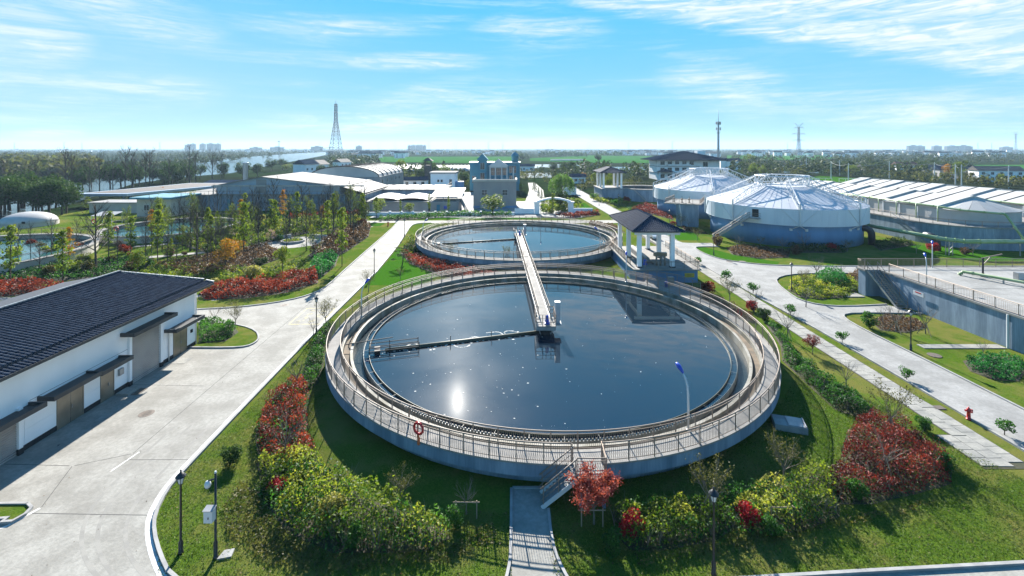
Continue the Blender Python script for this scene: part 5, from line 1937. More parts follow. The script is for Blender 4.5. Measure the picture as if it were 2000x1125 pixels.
for i in range(6):
    vault(182 + i * 6.7, 182 + (i + 1) * 6.7 - .25, 1.0).build('roof_panel', M['panel'], vt)
for i in range(7):
    mb = MB()
    for k in range(12):
        a, b = PI * k / 12, PI * (k + 1) / 12
        mb.bar((-66 - 13.75 * math.cos(a), 181.9 + i * 6.7, 8.2 + 4.15 * math.sin(a)), (-66 - 13.75 * math.cos(b), 181.9 + i * 6.7, 8.2 + 4.15 * math.sin(b)), .4, .3)
    mb.build('roof_rib', M['darkmetal'], vt)
for i in range(5):
    window(vt, (-51.97, 186 + i * 7, 6.2), 1.6, 1.6, (1, 0))
# long open canopy by the river and the darker roof behind it
cn = thing('open_canopy', 'long flat blue grey canopy roof on posts before the river', 'canopy', (-140, 156, 0))
MB().slab([(-147, 155, 4.2), (-129, 155, 4.2), (-116, 203, 4.2), (-141, 203, 4.2)], 0.8).build('roof_slab', M['clad'], cn)
MB().slab([(-145, 157.5, 4.26), (-131, 157.5, 4.26), (-118, 201, 4.26), (-139.5, 201, 4.26)], 0.04).build('roof_felt', M['oldroof'], cn)
for i in range(4):
    for x in (-144, -132):
        MB().box(x + i * 3.4 - .35, x + i * 3.4 + .35, 157 + i * 13, 157.7 + i * 13, -0.1, 3.4).build('column', M['tankwall'], cn)
c2 = thing('dark_roof_shed', 'low shed with dark blue pitched roof near the river bank', 'building', (-130, 225, 0))
MB().box(-141, -104, 212, 224, -.2, 3.2).build('wall', M['tankblue'], c2)
MB().slab([(-142, 211, 3.2), (-103, 211, 3.2), (-103, 218, 4.6), (-142, 218, 4.6)], .3).build('roof', M['slate'], c2)
MB().slab([(-142, 225, 3.2), (-103, 225, 3.2), (-103, 218, 4.61), (-142, 218, 4.61)], .3).build('roof', M['slate'], c2)
# cream pump house with two windows
ph = thing('pump_house', 'small cream pump house with blue roof edge and two windows', 'building', (-102, 132, 0))
MB().box(-107, -97.2, 132, 143, -.2, 5.0).build('wall', M['cream'], ph)
MB().box(-108.2, -96.3, 130.8, 143.6, 5.0, 5.55).build('roof', M['teal'], ph)
for x in (-104.2, -99.4):
    window(ph, (x, 132, 2.5), 1.5, 1.6, (0, -1))
wb2 = thing('low_annex', 'plain cream annex block beside the small pump house', 'building', (-122, 140, 0))
MB().box(-127, -111, 139, 146, -.2, 3.0).build('wall', M['cream'], wb2)
MB().box(-127.4, -110.6, 138.6, 146.4, 3.0, 3.25).build('roof', M['greyrender'], wb2)
ca_ = thing('canvas_canopy', 'small pale canvas canopy in front of the cream pump house', 'canopy', (-106, 119, 0))
MB().slab([(-107.5, 118, 2.2), (-102, 118, 2.2), (-102, 121.5, 2.9), (-107.5, 121.5, 2.9)], 0.06).build('canvas', M['canvas'], ca_)
for x in (-107.3, -102.2):
    for y, z in ((118.2, 2.15), (121.3, 2.8)):
        MB().box(x - .06, x + .06, y - .06, y + .06, -.1, z).build('pole', M['lampwhite'], ca_)
# dome tent on its basin, round basins in the garden
dm = thing('dome_cover', 'white dome cover on a round basin at the left edge', 'covered tank', (-122.4, 117.2, 0))
MB().ring((-122.4, 117.2), 5.2, 5.6, -.1, 0.8, 48).build('basin_wall', M['cream'], dm)
mb = MB()
prof = [(5.5 * math.cos(t), 0.8 + 2.6 * math.sin(t)) for t in [PI / 2 * i / 8 for i in range(8)]] + [(0.1, 3.42)]
mb.lathe((-122.4, 117.2, 0), prof, 40)
mb.build('dome_membrane', M['canvas'], dm, True)
MB().box(-119.3, -118.6, 112.6, 112.75, 1.1, 1.6).build('hatch', M['darkmetal'], dm)


def open_basin(c, r, z, label, water, tag_rail):
    t = thing('round_basin', label, 'settling tank', (c[0], c[1], 0))
    MB().ring(c, r - .3, r, -.1, z, 80).build('basin_wall', M['cream'], t)
    MB().ring(c, r - .9, r + .1, z, z + .15, 80).build('walkway', M['deck'], t)
    structure(disc(c, 0, r - .3, z - .75, 80), 'tank_water', water)
    railing('guard_railing', tag_rail, arc(c, r - .05, z + .15, 0, 2 * PI, 72)[:-1], True, spacing=2.2, bal=0, group='railings in the garden basins')
    return t


ob1 = open_basin((-95.5, 78.5), 19, 1.45, 'round basin with teal water at the left edge behind garden trees', M['tealwater'], 'railing of the teal water basin at the left edge')
ob2 = open_basin((-79, 108), 13.5, 1.25, 'smaller round basin half hidden behind garden trees', M['tealwater'], 'railing of the smaller basin behind garden trees')
br = thing('basin_bridge', 'pale concrete bridge house with struts over the teal basin', 'platform', (-99, 79, 0))
MB().box(-116, -88, 78.0, 79.6, 1.6, 2.0).build('bridge_beam', M['steeld'], br)
MB().box(-92, -88.5, 77.6, 80, 2.0, 4.3).build('cabin', M['cream'], br)
for x in (-91, -89.6):
    MB().box(x - .35, x + .35, 77.5, 77.59, 2.1, 4.2).build('cabin_panel', M['greyrender'], br)
mb = MB()
for x in range(-114, -88, 4):
    mb.tube([(x, 78, 1.6), (x + 2, 78, 0.6), (x + 4, 78, 1.6)], 0.07, 5)
mb.build('strut', M['steeld'], br)
railing('bridge_railing', 'railing on the bridge over the teal basin', [(-116, 78.05, 2), (-92.2, 78.05, 2)], spacing=2, bal=0)
for i, p in enumerate(((at(183, 432, 2.0)), (at(227, 447, 1.6)))):
    tag(MB().tube([(p.x + .45 * math.cos(a), p.y, p.z + .45 * math.sin(a)) for a in [2 * PI * k / 14 for k in range(14)]], 0.12, 6, True).build('lifebuoy', M['red'], None, True), ('red lifebuoy on the farther railing among garden basins', 'red lifebuoy on the basin railing left of the garden path')[i], 'lifebuoy', 'lifebuoys')
# chimney-like white stack
sk_ = thing('white_stack', 'slim white steel stack beside the river trees', 'chimney', (-118, 205, 0))
MB().lathe((-118, 205, 0), [(1.0, -.1), (1.0, 12.6), (1.25, 12.7), (1.25, 13.1), (0.9, 13.2)], 14).build('shaft', M['lampwhite'], sk_, True)
MB().lathe((-118, 205, 0), [(1.4, 0), (1.4, 1.0), (1.1, 1.1)], 14).build('foot', M['greyrender'], sk_)

# central row: low basins with canvas roofs, grey block, white block, teal office, gateway
lb = thing('low_basin', 'low pale basin building with sagging white canvas roof in the middle', 'building', (-30, 141, 0))
MB().box(-45, -25.5, 141, 157, -.2, 3.0).build('wall', M['greyrender'], lb)
MB().box(-45.4, -25.1, 140.6, 157.4, 3.0, 3.25).build('walkway', M['deck'], lb)
mb = MB()
nx, ny = 14, 5
vs = []
for j in range(ny + 1):
    for i in range(nx + 1):
        u, v = i / nx, j / ny
        vs.append((-44 + 18 * u, 142 + 13 * v, 3.6 + 1.5 * abs(math.sin(PI * 2 * u)) ** .6 * (0.4 + 0.6 * math.sin(PI * v)) ))
mb.add(vs, [(j * (nx + 1) + i, j * (nx + 1) + i + 1, (j + 1) * (nx + 1) + i + 1, (j + 1) * (nx + 1) + i) for j in range(ny) for i in range(nx)])
mb.build('canvas_roof', M['canvas'], lb, True)
lb2 = thing('low_basin', 'low basin building with flat canvas roof and outside stair near the grey block', 'building', (-20, 141, 0))
MB().box(-25.0, -16.5, 141.3, 152, -.2, 3.1).build('wall', M['greyrender'], lb2)
MB().slab([(-25.2, 142, 4.6), (-15.5, 142, 4.6), (-15.5, 156, 6.2), (-25.2, 156, 6.0)], 0.1).build('canvas_roof', M['canvas'], lb2)
for x in (-24.8, -21, -16.8):
    MB().box(x - .1, x + .1, 141.5, 141.7, 3.1, 4.7).build('roof_post', M['steeld'], lb2)
MB().box(-23.0, -22.0, 141.2, 141.28, 0.1, 2.2).build('blue_door', M['teal'], lb2)
MB().box(-20.8, -19.8, 141.2, 141.28, 1.0, 1.9).build('blue_notice', M['blue'], lb2)
mb = MB()
mb.bar((-16.4, 148, 3.1), (-13.4, 140, 0.1), 0.9, 0.3)
mb.tube([(-16.0, 148, 4.2), (-13.0, 140, 1.2)], 0.05, 5)
mb.build('outside_stair', M['deck'], lb2)
lb3 = thing('square_basin', 'square grey basin with roof beams and railings behind the canvas roofs', 'tank', (-38, 165, 0))
MB().box(-58, -24, 164, 184, -.2, 4.6).build('wall', M['tankwall'], lb3)
MB().box(-58.4, -23.6, 163.6, 184.4, 4.6, 4.85).build('walkway', M['deck'], lb3)
for i in range(6):
    MB().box(-56 + i * 5.2, -52 + i * 5.2, 166, 182, 4.85, 4.95).build('cover_panel', M['steeld'], lb3)
railing('guard_railing', 'railing round the square grey basin', [(-58, 184, 4.85), (-58, 163.9, 4.85), (-24, 163.9, 4.85), (-24, 184, 4.85)], spacing=2.4, bal=0, group='railings far back')
gb = thing('grey_block', 'plain grey block building with two small windows behind the far tank', 'building', (-5.5, 151, 0))
MB().box(-12.6, 1.4, 151, 160, -.2, 8.6).build('wall', M['greyrender'], gb)
MB().box(-12.9, 1.7, 150.7, 151.3, 8.6, 9.3).build('parapet', M['cream'], gb)
MB().box(-12.9, -12.3, 151.3, 160.3, 8.6, 9.3).build('parapet', M['cream'], gb)
MB().box(1.1, 1.7, 151.3, 160.3, 8.6, 9.3).build('parapet', M['cream'], gb)
MB().box(-12.3, 1.1, 151.3, 160.0, 8.6, 8.7).build('roof', M['slate'], gb)
for x in (-9.0, -2.3):
    window(gb, (x, 151, 5.0), 1.7, 1.8, (0, -1), rows=2)
MB().box(-12.65, 1.45, 150.95, 150.99, 0, 0.7).build('plinth', M['tankblue'], gb)
tb = thing('teal_office', 'teal office building with white portico, gabled tower and cupola', 'building', (-7.5, 214, 0))
MB().box(-19.5, 3.6, 214, 226, -.2, 12.6).build('wall', M['teal'], tb)
MB().box(-19.9, 4.0, 213.7, 226.3, 12.6, 13.0).build('cornice', M['frame'], tb)
mb = MB()
mb.box(-15.6, -11.6, 212.8, 217, -.2, 14.0)
tw = mb.build('tower', M['teal'], tb)
mb = MB()
mb.prism([(-16.2, 212.4), (-11.0, 212.4), (-11.0, 217.4), (-16.2, 217.4)], 14.0, 14.2)
mb.add([(-16.2, 212.4, 14.2), (-11.0, 212.4, 14.2), (-13.6, 212.4, 17.0), (-16.2, 217.4, 14.2), (-11.0, 217.4, 14.2), (-13.6, 217.4, 17.0)], [(0, 1, 2), (5, 4, 3), (1, 4, 5, 2), (3, 0, 2, 5)])
mb.build('gable_roof', M['teal'], tw)
window(tw, (-13.6, 212.8, 11.2), 2.0, 3.0, (0, -1))
window(tw, (-13.6, 212.8, 6.6), 2.0, 3.0, (0, -1))
MB().box(-10.3, -2.0, 211.2, 213.9, 10.6, 11.2).build('portico_beam', M['frame'], tb)
mb = MB()
mb.add([(-10.8, 211, 11.2), (-1.5, 211, 11.2), (-6.15, 211, 14.6), (-10.8, 214, 11.2), (-1.5, 214, 11.2), (-6.15, 214, 14.6)], [(0, 1, 2), (5, 4, 3), (1, 4, 5, 2), (3, 0, 2, 5), (0, 3, 4, 1)])
mb.build('pediment', M['frame'], tb)
for x in (-10.0, -7.6, -4.7, -2.3, 0.6):
    MB().lathe((x, 211.8, 0), [(0.45, 4.5), (0.45, 4.8), (0.33, 4.9), (0.30, 10.3), (0.42, 10.6)], 12).build('column', M['frame'], tb)
for x, w, z in ((-8.8, 1.9, 8.6), (-6.15, 2.4, 8.6), (-3.5, 1.9, 8.6), (0.3, 3.2, 9.6), (0.3, 3.2, 5.2), (-17.6, 1.6, 5.0)):
    window(tb, (x, 214, z), w, 3.2, (0, -1), cols=3, rows=2)
MB().slab([(-11.2, 210, 4.5), (-1.2, 210, 4.5), (-1.2, 213.9, 4.9), (-11.2, 213.9, 4.9)], .3).build('entrance_canopy', M['clad'], tb)
MB().lathe((1.4, 218, 0), [(1.6, 13.0), (1.6, 15.4), (1.9, 15.5), (1.7, 16.4), (1.0, 17.2), (0.1, 17.7), (.05, 19.0)], 14).build('cupola', M['teal'], tb, True)
wh = thing('white_block', 'white two storey block left of the teal office', 'building', (-28, 196, 0))
MB().box(-34.5, -24.2, 196, 206, -.2, 8.7).build('wall', M['white'], wh)
MB().box(-35, -23.7, 195.6, 206.4, 8.7, 9.3).build('roof', M['greyrender'], wh)
for x in (-31.2, -29.8):
    window(wh, (x, 196, 5.6), 0.9, 1.1, (0, -1), cols=1)
window(wh, (-26, 196, 5.0), 1.2, 2.6, (0, -1))
MB().box(-24.15, -20.8, 196.5, 201, -.1, 5.2).build('side_porch', M['tankblue'], wh)
MB().slab([(-34, 194.5, 1.4), (-20, 194.5, 1.4), (-22, 188, 0.4), (-32, 188, .4)], .2).build('ramp', M['road2'], wh)
gw = thing('gateway', 'white garden gateway with shallow arch and low walls behind the far tank', 'gateway', (12, 138, 0))
for x in (7.4, 17.5):
    MB().box(x - .75, x + .75, 137.4, 138.6, -.1, 3.3).build('gate_pillar', M['white'], gw)
    MB().box(x - 1.0, x + 1.0, 137.1, 138.9, 3.3, 3.6).build('pillar_cap', M['white'], gw)
mb = MB()
for i in range(10):
    a0_, a1_ = i / 10, (i + 1) / 10
    z0, z1 = 3.6 + 1.0 * math.sin(PI * a0_), 3.6 + 1.0 * math.sin(PI * a1_)
    mb.bar((7.4 + 10.1 * a0_, 138, z0), (7.4 + 10.1 * a1_, 138, z1), 1.2, 0.5)
mb.build('arch_beam', M['white'], gw)
MB().box(0.8, 6.6, 137.8, 138.2, -.1, 1.5).build('low_wall', M['white'], gw)
MB().box(18.3, 24, 137.8, 138.2, -.1, 1.6).build('low_wall', M['white'], gw)
lw = thing('boundary_wall', 'long low white boundary wall with lamps behind the far tank', 'wall', (-20, 134, 0))
MB().box(-42, -9.0, 134, 134.35, -.1, 0.95).build('wall_body', M['white'], lw)
MB().box(-6.5, 0.7, 134, 134.35, -.1, 0.95).build('wall_body', M['white'], lw)
for i in range(11):
    x = -42 + i * 3.3
    MB().box(x - .3, x + .3, 133.85, 134.5, -.1, 1.25).build('wall_pillar', M['white'], lw)
kp = thing('gate_keeper_hut', 'small white hut with tiled roof by the entrance drive', 'building', (24, 194, 0))
MB().box(21.8, 27, 194, 199, -.2, 3.4).build('wall', M['white'], kp)
mb = MB()
mb.add([(21.2, 193.4, 3.4), (27.6, 193.4, 3.4), (27.6, 199.6, 3.4), (21.2, 199.6, 3.4), (24.4, 196.5, 5.0)], [(0, 1, 4), (1, 2, 4), (2, 3, 4), (3, 0, 4), (3, 2, 1, 0)])
mb.build('roof', M['slate'], kp)
wt = thing('watch_tower', 'dark timber look out tower among dark trees left of the teal office', 'tower', (-48, 262, 0))
MB().box(-49.5, -46, 262, 265.5, -.1, 9.8).build('tower_shaft', M['oldroof'], wt)
for x in (-49.3, -46.2):
    for y in (262.2, 265.3):
        MB().box(x - .15, x + .15, y - .15, y + .15, 9.8, 12.2).build('post', M['oldroof'], wt)
mb = MB()
mb.add([(-50.6, 261, 12.2), (-45, 261, 12.2), (-45, 266.6, 12.2), (-50.6, 266.6, 12.2), (-47.8, 263.8, 14.2)], [(0, 1, 4), (1, 2, 4), (2, 3, 4), (3, 0, 4), (3, 2, 1, 0)])
mb.build('roof', M['oldroof'], wt)
# entrance drive
structure(flat([(3.5, 150), (11, 150), (14.5, 215), (13.0, 260), (9, 260), (8, 215)], 0.012), 'entrance_drive', M['road'])
structure(flat([(-24, 158), (-13, 158), (-13, 205), (-24, 205)], 0.014), 'yard', M['road'])

# three storey house with dark hip roof
oh = thing('office_house', 'white three storey house with dark hip roof behind the covered tanks', 'building', (105, 285, 0))
MB().box(90, 128, 286, 304, -.2, 12.2).build('wall', M['white'], oh)
for z in (4.0, 8.1):
    MB().box(89.7, 116, 285.7, 304.3, z, z + .35).build('floor_band', M['greyrender'], oh)
hip_roof(oh, 85.5, 133, 282, 308, 12.2, 17.4, 11.5, M['slate'], 1.0, 3.0, 0.3)
for k, z in enumerate((2.2, 6.2, 10.3)):
    for x in (93, 97.5, 102, 106.5, 111):
        window(oh, (x, 286, z), 2.6, 2.4, (0, -1))
window(oh, (119.5, 286, 9.5), 3.0, 3.0, (0, -1))
for z in (4.4, 8.5):
    MB().box(96, 110, 284.2, 285.65, z, z + 1.0).build('balcony', M['white'], oh)
MB().box(117, 122, 292, 297, 15.2, 17.8).build('roof_box', M['white'], oh)
mb = MB()
mb.add([(89, 281, 5.0), (99, 281, 5.0), (99, 286, 5.0), (89, 286, 5.0), (94, 284, 6.8)], [(0, 1, 4), (1, 2, 4), (2, 3, 4), (3, 0, 4), (3, 2, 1, 0)])
mb.build('porch_roof', M['slate'], oh)
for x in (90, 98):
    MB().box(x - .3, x + .3, 281.5, 282.1, -.1, 5).build('porch_post', M['white'], oh)

# village houses: walls, gable roof, windows
def house(px, py, Y, w, d, h, label, wall='white', roof='oldroof', rz=0.0, nwin=3, group=None, storeys=2, rise=None):
    p = Vector(((px - 1000) / FPX * Y, Y, 0))
    t = thing('village_house', label, 'house', (0, 0, 0), group)
    MB().box(-w / 2, w / 2, -d / 2, d / 2, -.4, h).build('wall', M[wall], t)
    rise = rise or d * 0.28
    mb = MB()
    o = 0.5
    mb.add([(-w / 2 - o, -d / 2 - o, h - .15), (w / 2 + o, -d / 2 - o, h - .15), (w / 2 + o, 0, h + rise), (-w / 2 - o, 0, h + rise), (-w / 2 - o, d / 2 + o, h - .15), (w / 2 + o, d / 2 + o, h - .15)],
           [(0, 1, 2, 3), (3, 2, 5, 4), (0, 3, 4), (1, 5, 2), (4, 5, 1, 0)])
    mb.build('roof', M[roof], t)
    mb = MB()
    for sx in (-1, 1):
        x = sx * (w / 2 - 0.01)
        mb.add([(x, -d / 2, h - .2), (x, d / 2, h - .2), (x, 0, h + rise - .25), (x + sx * .3, -d / 2, h - .2), (x + sx * .3, d / 2, h - .2), (x + sx * .3, 0, h + rise - .25)], [(0, 1, 2), (5, 4, 3), (0, 3, 4, 1), (1, 4, 5, 2), (2, 5, 3, 0)])
    mb.build('gable_wall', M[wall], t)
    for k in range(storeys):
        for i in range(nwin):
            window(t, (-w / 2 + w * (i + .5) / nwin, -d / 2, 1.6 + k * 3.0), 1.5, 1.5, (0, -1), rows=1)
    window(t, (-w / 2, 0, 1.7), 1.3, 1.3, (-1, 0))
    t.location = p
    t.rotation_euler = (0, 0, rz)
    return t


house(1945, 354, 276, 22, 9, 6.3, 'two storey white farmhouse with brown roof and solar heaters at the right edge', 'white', 'oldroof', -0.25, 5)
house(1862, 345, 300, 18, 8, 5.6, 'grey roofed farmhouse between trees left of the two storey farmhouse', 'greyrender', 'slate', -0.3, 3)
house(1826, 330, 345, 20, 9, 4.6, 'long low farmhouse with dark roof right of the red roofed house', 'greyrender', 'oldroof', -0.1, 3, None, 1)
house(1768, 328, 370, 14, 9, 6.0, 'white farmhouse with dark red roof beyond the panel roofs', 'white', 'redroof', -0.2, 3)
house(1790, 328, 372, 10, 9, 5.8, 'white gabled house beside the red roofed farmhouse', 'white', 'slate', 1.2, 2)
house(1712, 322, 400, 26, 8, 3.4, 'long low pale shed left of the red roofed farmhouse', 'cream', 'oldroof', -0.1, 4, None, 1)
house(598, 338, 330, 13, 11, 8.2, 'tall white gabled house on the river bank', 'white', 'slate', 1.2, 3)
house(622, 334, 345, 10, 11, 7.6, 'second white gabled house behind the tall one at the river', 'white', 'oldroof', 1.2, 3)
house(718, 352, 262, 9, 7, 3.6, 'small grey roofed hut behind the vault hall', 'cream', 'slate', 0.1, 2, None, 1)
house(812, 361, 238, 12, 6, 3.2, 'low white shed before the dark trees by the look out tower', 'white', 'slate', 0.05, 3, None, 1)
house(745, 366, 215, 10, 6, 3.4, 'low shed between square basin and vault hall', 'greyrender', 'slate', 0.0, 2, None, 1)
house(1128, 356, 262, 8, 6, 3.4, 'pale hut in the garden right of the weeping willow', 'white', 'slate', 0.2, 2, None, 1)
house(668, 322, 420, 12, 10, 7.0, 'white gabled house half hidden by trees under the pylon', 'white', 'oldroof', 1.1, 3)
house(1416, 318, 430, 11, 9, 8, 'pale blue grey house right of the mast', 'white', 'slate', 1.3, 2)
house(1432, 318, 425, 12, 9, 7.5, 'second pale house right of the mast', 'white', 'slate', 0.2, 2)
house(1552, 321, 480, 26, 7, 3.2, 'low white hut in the dark field before the lattice pylon', 'white', 'oldroof', 0.0, 3, None, 1)
house(1030, 331, 400, 12, 7, 4.0, 'small pale hut by the pond right of the teal office', 'white', 'slate', 0.0, 2, None, 1)
hv = house(1640, 305, 900, 14, 10, 7.5, 'small pale village house far away between trees', 'white', 'oldroof', 0.3, 2, 'far village houses')
rh = random.Random(21)
spots = []
for (x0, x1, y0, y1, n) in ((1290, 1400, 300, 307, 24), (1440, 2000, 296, 307, 95), (690, 800, 298, 309, 30), (800, 1000, 296, 302, 24), (1050, 1280, 295, 301, 34), (640, 760, 297, 304, 20), (440, 640, 294, 298, 20), (1210, 1300, 298, 304, 14), (30, 440, 294, 297, 16)):
    for _ in range(n):
        spots.append((rh.uniform(x0, x1), rh.uniform(y0, y1)))
for px, py in spots:
    p = at(px, py)
    copy_thing(hv, p, rh.uniform(-.6, .6), (rh.uniform(.7, 1.5), 1, rh.uniform(.8, 1.3)))
# tower blocks on the skyline
def tower_block(px, Y, w, h, label, group='skyline tower blocks', d=16):
    x = (px - 1000) / FPX * Y
    t = thing('tower_block', label, 'tower block', (x, Y, 0), group)
    MB().box(x - w / 2, x + w / 2, Y, Y + d, -1, h).build('wall', M['greyrender'], t)
    MB().box(x - w / 6, x + w / 6, Y + 3, Y + d - 3, h, h + 4).build('lift_housing', M['greyrender'], t)
    mb = MB()
    for i in range(int(w / 6)):
        xx = x - w / 2 + 3 + i * 6
        mb.box(xx - 1.2, xx + 1.2, Y - .12, Y - .02, 6, h - 3)
    mb.build('window_band', M['glass'], t)


for px, w, h in ((366, 32, 38), (375, 24, 42), (394, 26, 42), (410, 38, 44), (424, 24, 42)):
    tower_block(px, 2600, w, h, 'tower block of the far left skyline group beyond the river')
for px, w, h in ((799, 18, 34), (807, 24, 36), (816, 22, 36), (822, 22, 36), (829, 16, 34)):
    tower_block(px, 2700, w, h, 'tower block of the skyline group above the green field')
for px, w, h in ((618, 60, 27), (540, 70, 24), (498, 60, 22), (1786, 60, 32), (1800, 40, 30), (1832, 44, 30), (1862, 70, 30), (1885, 60, 32), (1893, 40, 28), (700, 30, 30), (1968, 60, 24)):
    tower_block(px, 2500, w, h, 'wide low block on the hazy skyline', 'skyline blocks')

# fields, ponds, greenhouses
def field(pxs, z, name, m):
    return structure(flat([tuple(at(x, y, 0).xy) for x, y in pxs], z), name, m)


field([(738, 306), (1010, 305.5), (1010, 314), (920, 318), (745, 316)], -0.2, 'crop_field', M['field'])
field([(1035, 309), (1150, 303.5), (1290, 305), (1290, 318), (1180, 318), (1035, 314)], -0.2, 'crop_field', M['field'])
field([(1420, 303.5), (1600, 303), (1640, 308), (1590, 312), (1420, 311)], -0.2, 'crop_field', M['field'])
field([(1900, 322), (2100, 321), (2100, 332), (1960, 333)], -0.2, 'crop_field', M['field'])
field([(1560, 349), (1600, 343), (1750, 352), (1990, 378), (1960, 388), (1720, 362)], -0.2, 'crop_field', M['lawnbright'])
for pts in ([(1030, 321), (1150, 320), (1150, 326.5), (1030, 328)], [(1012, 338), (1075, 337), (1078, 346), (1012, 347)], [(1165, 325), (1262, 326), (1262, 331), (1165, 330)],
            [(935, 319), (1010, 318), (1010, 324), (940, 323)], [(1480, 334), (1600, 335), (1600, 338), (1480, 337)]):
    field(pts, -0.18, 'pond_water', M['river'])
river_pts = [(-160, 560), (0, 428), (130, 400), (262, 358), (350, 346), (450, 338), (522, 324), (620, 306), (648, 300), (655, 297.3), (640, 296.6), (560, 300.5), (450, 309), (395, 314), (300, 328), (230, 346), (110, 352), (0, 357), (-300, 380), (-600, 430)]
field(river_pts, -0.15, 'river', M['river'])
gh = None
for i in range(24):
    x0 = -118 + i * 3.6
    y0, y1 = (395 + abs(i - 10) * 2, 520)
    if x0 > -40:
        y0 = 400
    mb = MB()
    vs = []
    for y in (0, y1 - y0):
        for k in range(7):
            a = PI * k / 6
            vs.append((-1.6 * math.cos(a), y, 1.9 * math.sin(a)))
    if gh is None:
        t = thing('tunnel_greenhouse', 'long white plastic tunnel greenhouse in a row before the green field', 'greenhouse', (0, 0, 0), 'tunnel greenhouses')
        mb.add(vs, [(k, k + 1, 8 + k, 7 + k) for k in range(6)])
        mb.build('plastic_cover', M['canvas'], t, True)
        e = MB()
        e.add([v for v in vs[:7]], [tuple(range(6, -1, -1))])
        e.add([v for v in vs[7:]], [tuple(range(7))])
        e.build('end_wall', M['clad'], t)
        gh = t
        t.location = (x0, y0, -.2)
    else:
        copy_thing(gh, (x0, y0, -.2), 0, (1, (520 - y0) / 145.0, 1))
copy_thing(gh, (60, 720, -.2), -1.5, (1.5, 0.5, 1.2), 'long white greenhouse roof on the field right of the teal office')

# pylons, masts, far bridge
def lattice(t, segs, r, m, n_br=1, name='lattice_leg'):
    """segs: (half width, z) from the foot up"""
    mb = MB()
    for sx in (-1, 1):
        for sy in (-1, 1):
            mb.tube([(sx * w, sy * w, z) for w, z in segs], r, 4)
    mb.build('leg', m, t)
    mb = MB()
    for (w0, z0), (w1, z1) in zip(segs, segs[1:]):
        for sx, sy, tx, ty in ((-1, -1, 1, -1), (1, -1, 1, 1), (1, 1, -1, 1), (-1, 1, -1, -1)):
            mb.tube([(sx * w0, sy * w0, z0), (tx * w1, ty * w1, z1)], r * .6, 3, caps=False)
            mb.tube([(tx * w0, ty * w0, z0), (sx * w1, sy * w1, z1)], r * .6, 3, caps=False)
            mb.tube([(sx * w1, sy * w1, z1), (tx * w1, ty * w1, z1)], r * .6, 3, caps=False)
    mb.build('bracing', m, t)


pyl = thing('river_pylon', 'tall tapering lattice pylon standing by the river', 'pylon', (0, 0, 0))
H = 111
prof = [(11.5, 0)] + [(11.5 * (1 - z / 72) + 2.6 * z / 72, z) for z in (10, 20, 29, 37, 45, 52, 59, 65, 72)] + [(2.6 - 0.7 * k / 6, 72 + k * 5.6) for k in range(1, 7)]
lattice(pyl, prof, 0.42, M['darkmetal'])
mb = MB()
for z in (72, 90, 103):
    mb.box(-3.1, 3.1, -3.1, 3.1, z - .4, z + .6)
mb.build('cross_platform', M['steeld'], pyl)
MB().tube([(0, 0, 105), (0, 0, H + 2)], 0.5, 5).build('top_mast', M['steeld'], pyl)
pyl.location = ((656 - 1000) / FPX * 905, 905, 0)
tm = thing('telecom_mast', 'slim grey steel mast with antennas behind the white three storey house', 'mast', (0, 0, 0))
MB().lathe((0, 0, 0), [(0.95, 0), (0.8, 20), (0.55, 37), (0.2, 38.5), (0.08, 46)], 12).build('shaft', M['grey'], tm, True)
for z, n in ((37, 9), (33, 6)):
    mb = MB()
    for k in range(n):
        a = 2 * PI * k / n
        mb.box(1.5 * math.cos(a) - .2, 1.5 * math.cos(a) + .2, 1.5 * math.sin(a) - .2, 1.5 * math.sin(a) + .2, z - 1, z + 1)
        mb.tube([(0, 0, z), (1.5 * math.cos(a), 1.5 * math.sin(a), z)], 0.07, 4)
    mb.build('antenna_ring', M['steeld'], tm)
MB().lathe((0, 0, 0), [(1.3, 30), (1.3, 30.3)], 14).build('platform', M['steeld'], tm)
tm.location = ((1403 - 1000) / FPX * 325, 325, 0)


def power_pylon(label, px, Y, H, group=None):
    t = thing('power_pylon', label, 'pylon', (0, 0, 0), group)
    prof = [(3.2, 0)] + [(3.2 - 2.2 * k / 8, H * .6 * k / 8) for k in range(1, 9)] + [(1.0 - .3 * k / 6, H * .6 + H * .33 * k / 6) for k in range(1, 7)]
    lattice(t, prof, 0.2, M['grey'])
    mb = MB()
    for f, l in ((.60, 6.4), (.76, 7.4), (.92, 5.5)):
        for s in (-1, 1):
            mb.tube([(0, 0, H * f + 1.0), (s * l, 0, H * f + .4)], 0.14, 4)
            mb.tube([(0, 0, H * f - .6), (s * l, 0, H * f + .4)], 0.14, 4)
            mb.tube([(s * l, 0, H * f + .4), (s * l, 0, H * f - 1.6)], 0.1, 4)
    for s in (-1, 1):
        mb.tube([(0, 0, H * .92), (s * 4.6, 0, H + 1.5), (s * 6.2, 0, H + .8)], 0.16, 4)
        mb.tube([(0, 0, H * .97), (s * 4.6, 0, H + 1.5)], 0.12, 4)
    mb.build('cross_arm', M['steeld'], t)
    t.location = ((px - 1000) / FPX * Y, Y, 0)
    return t


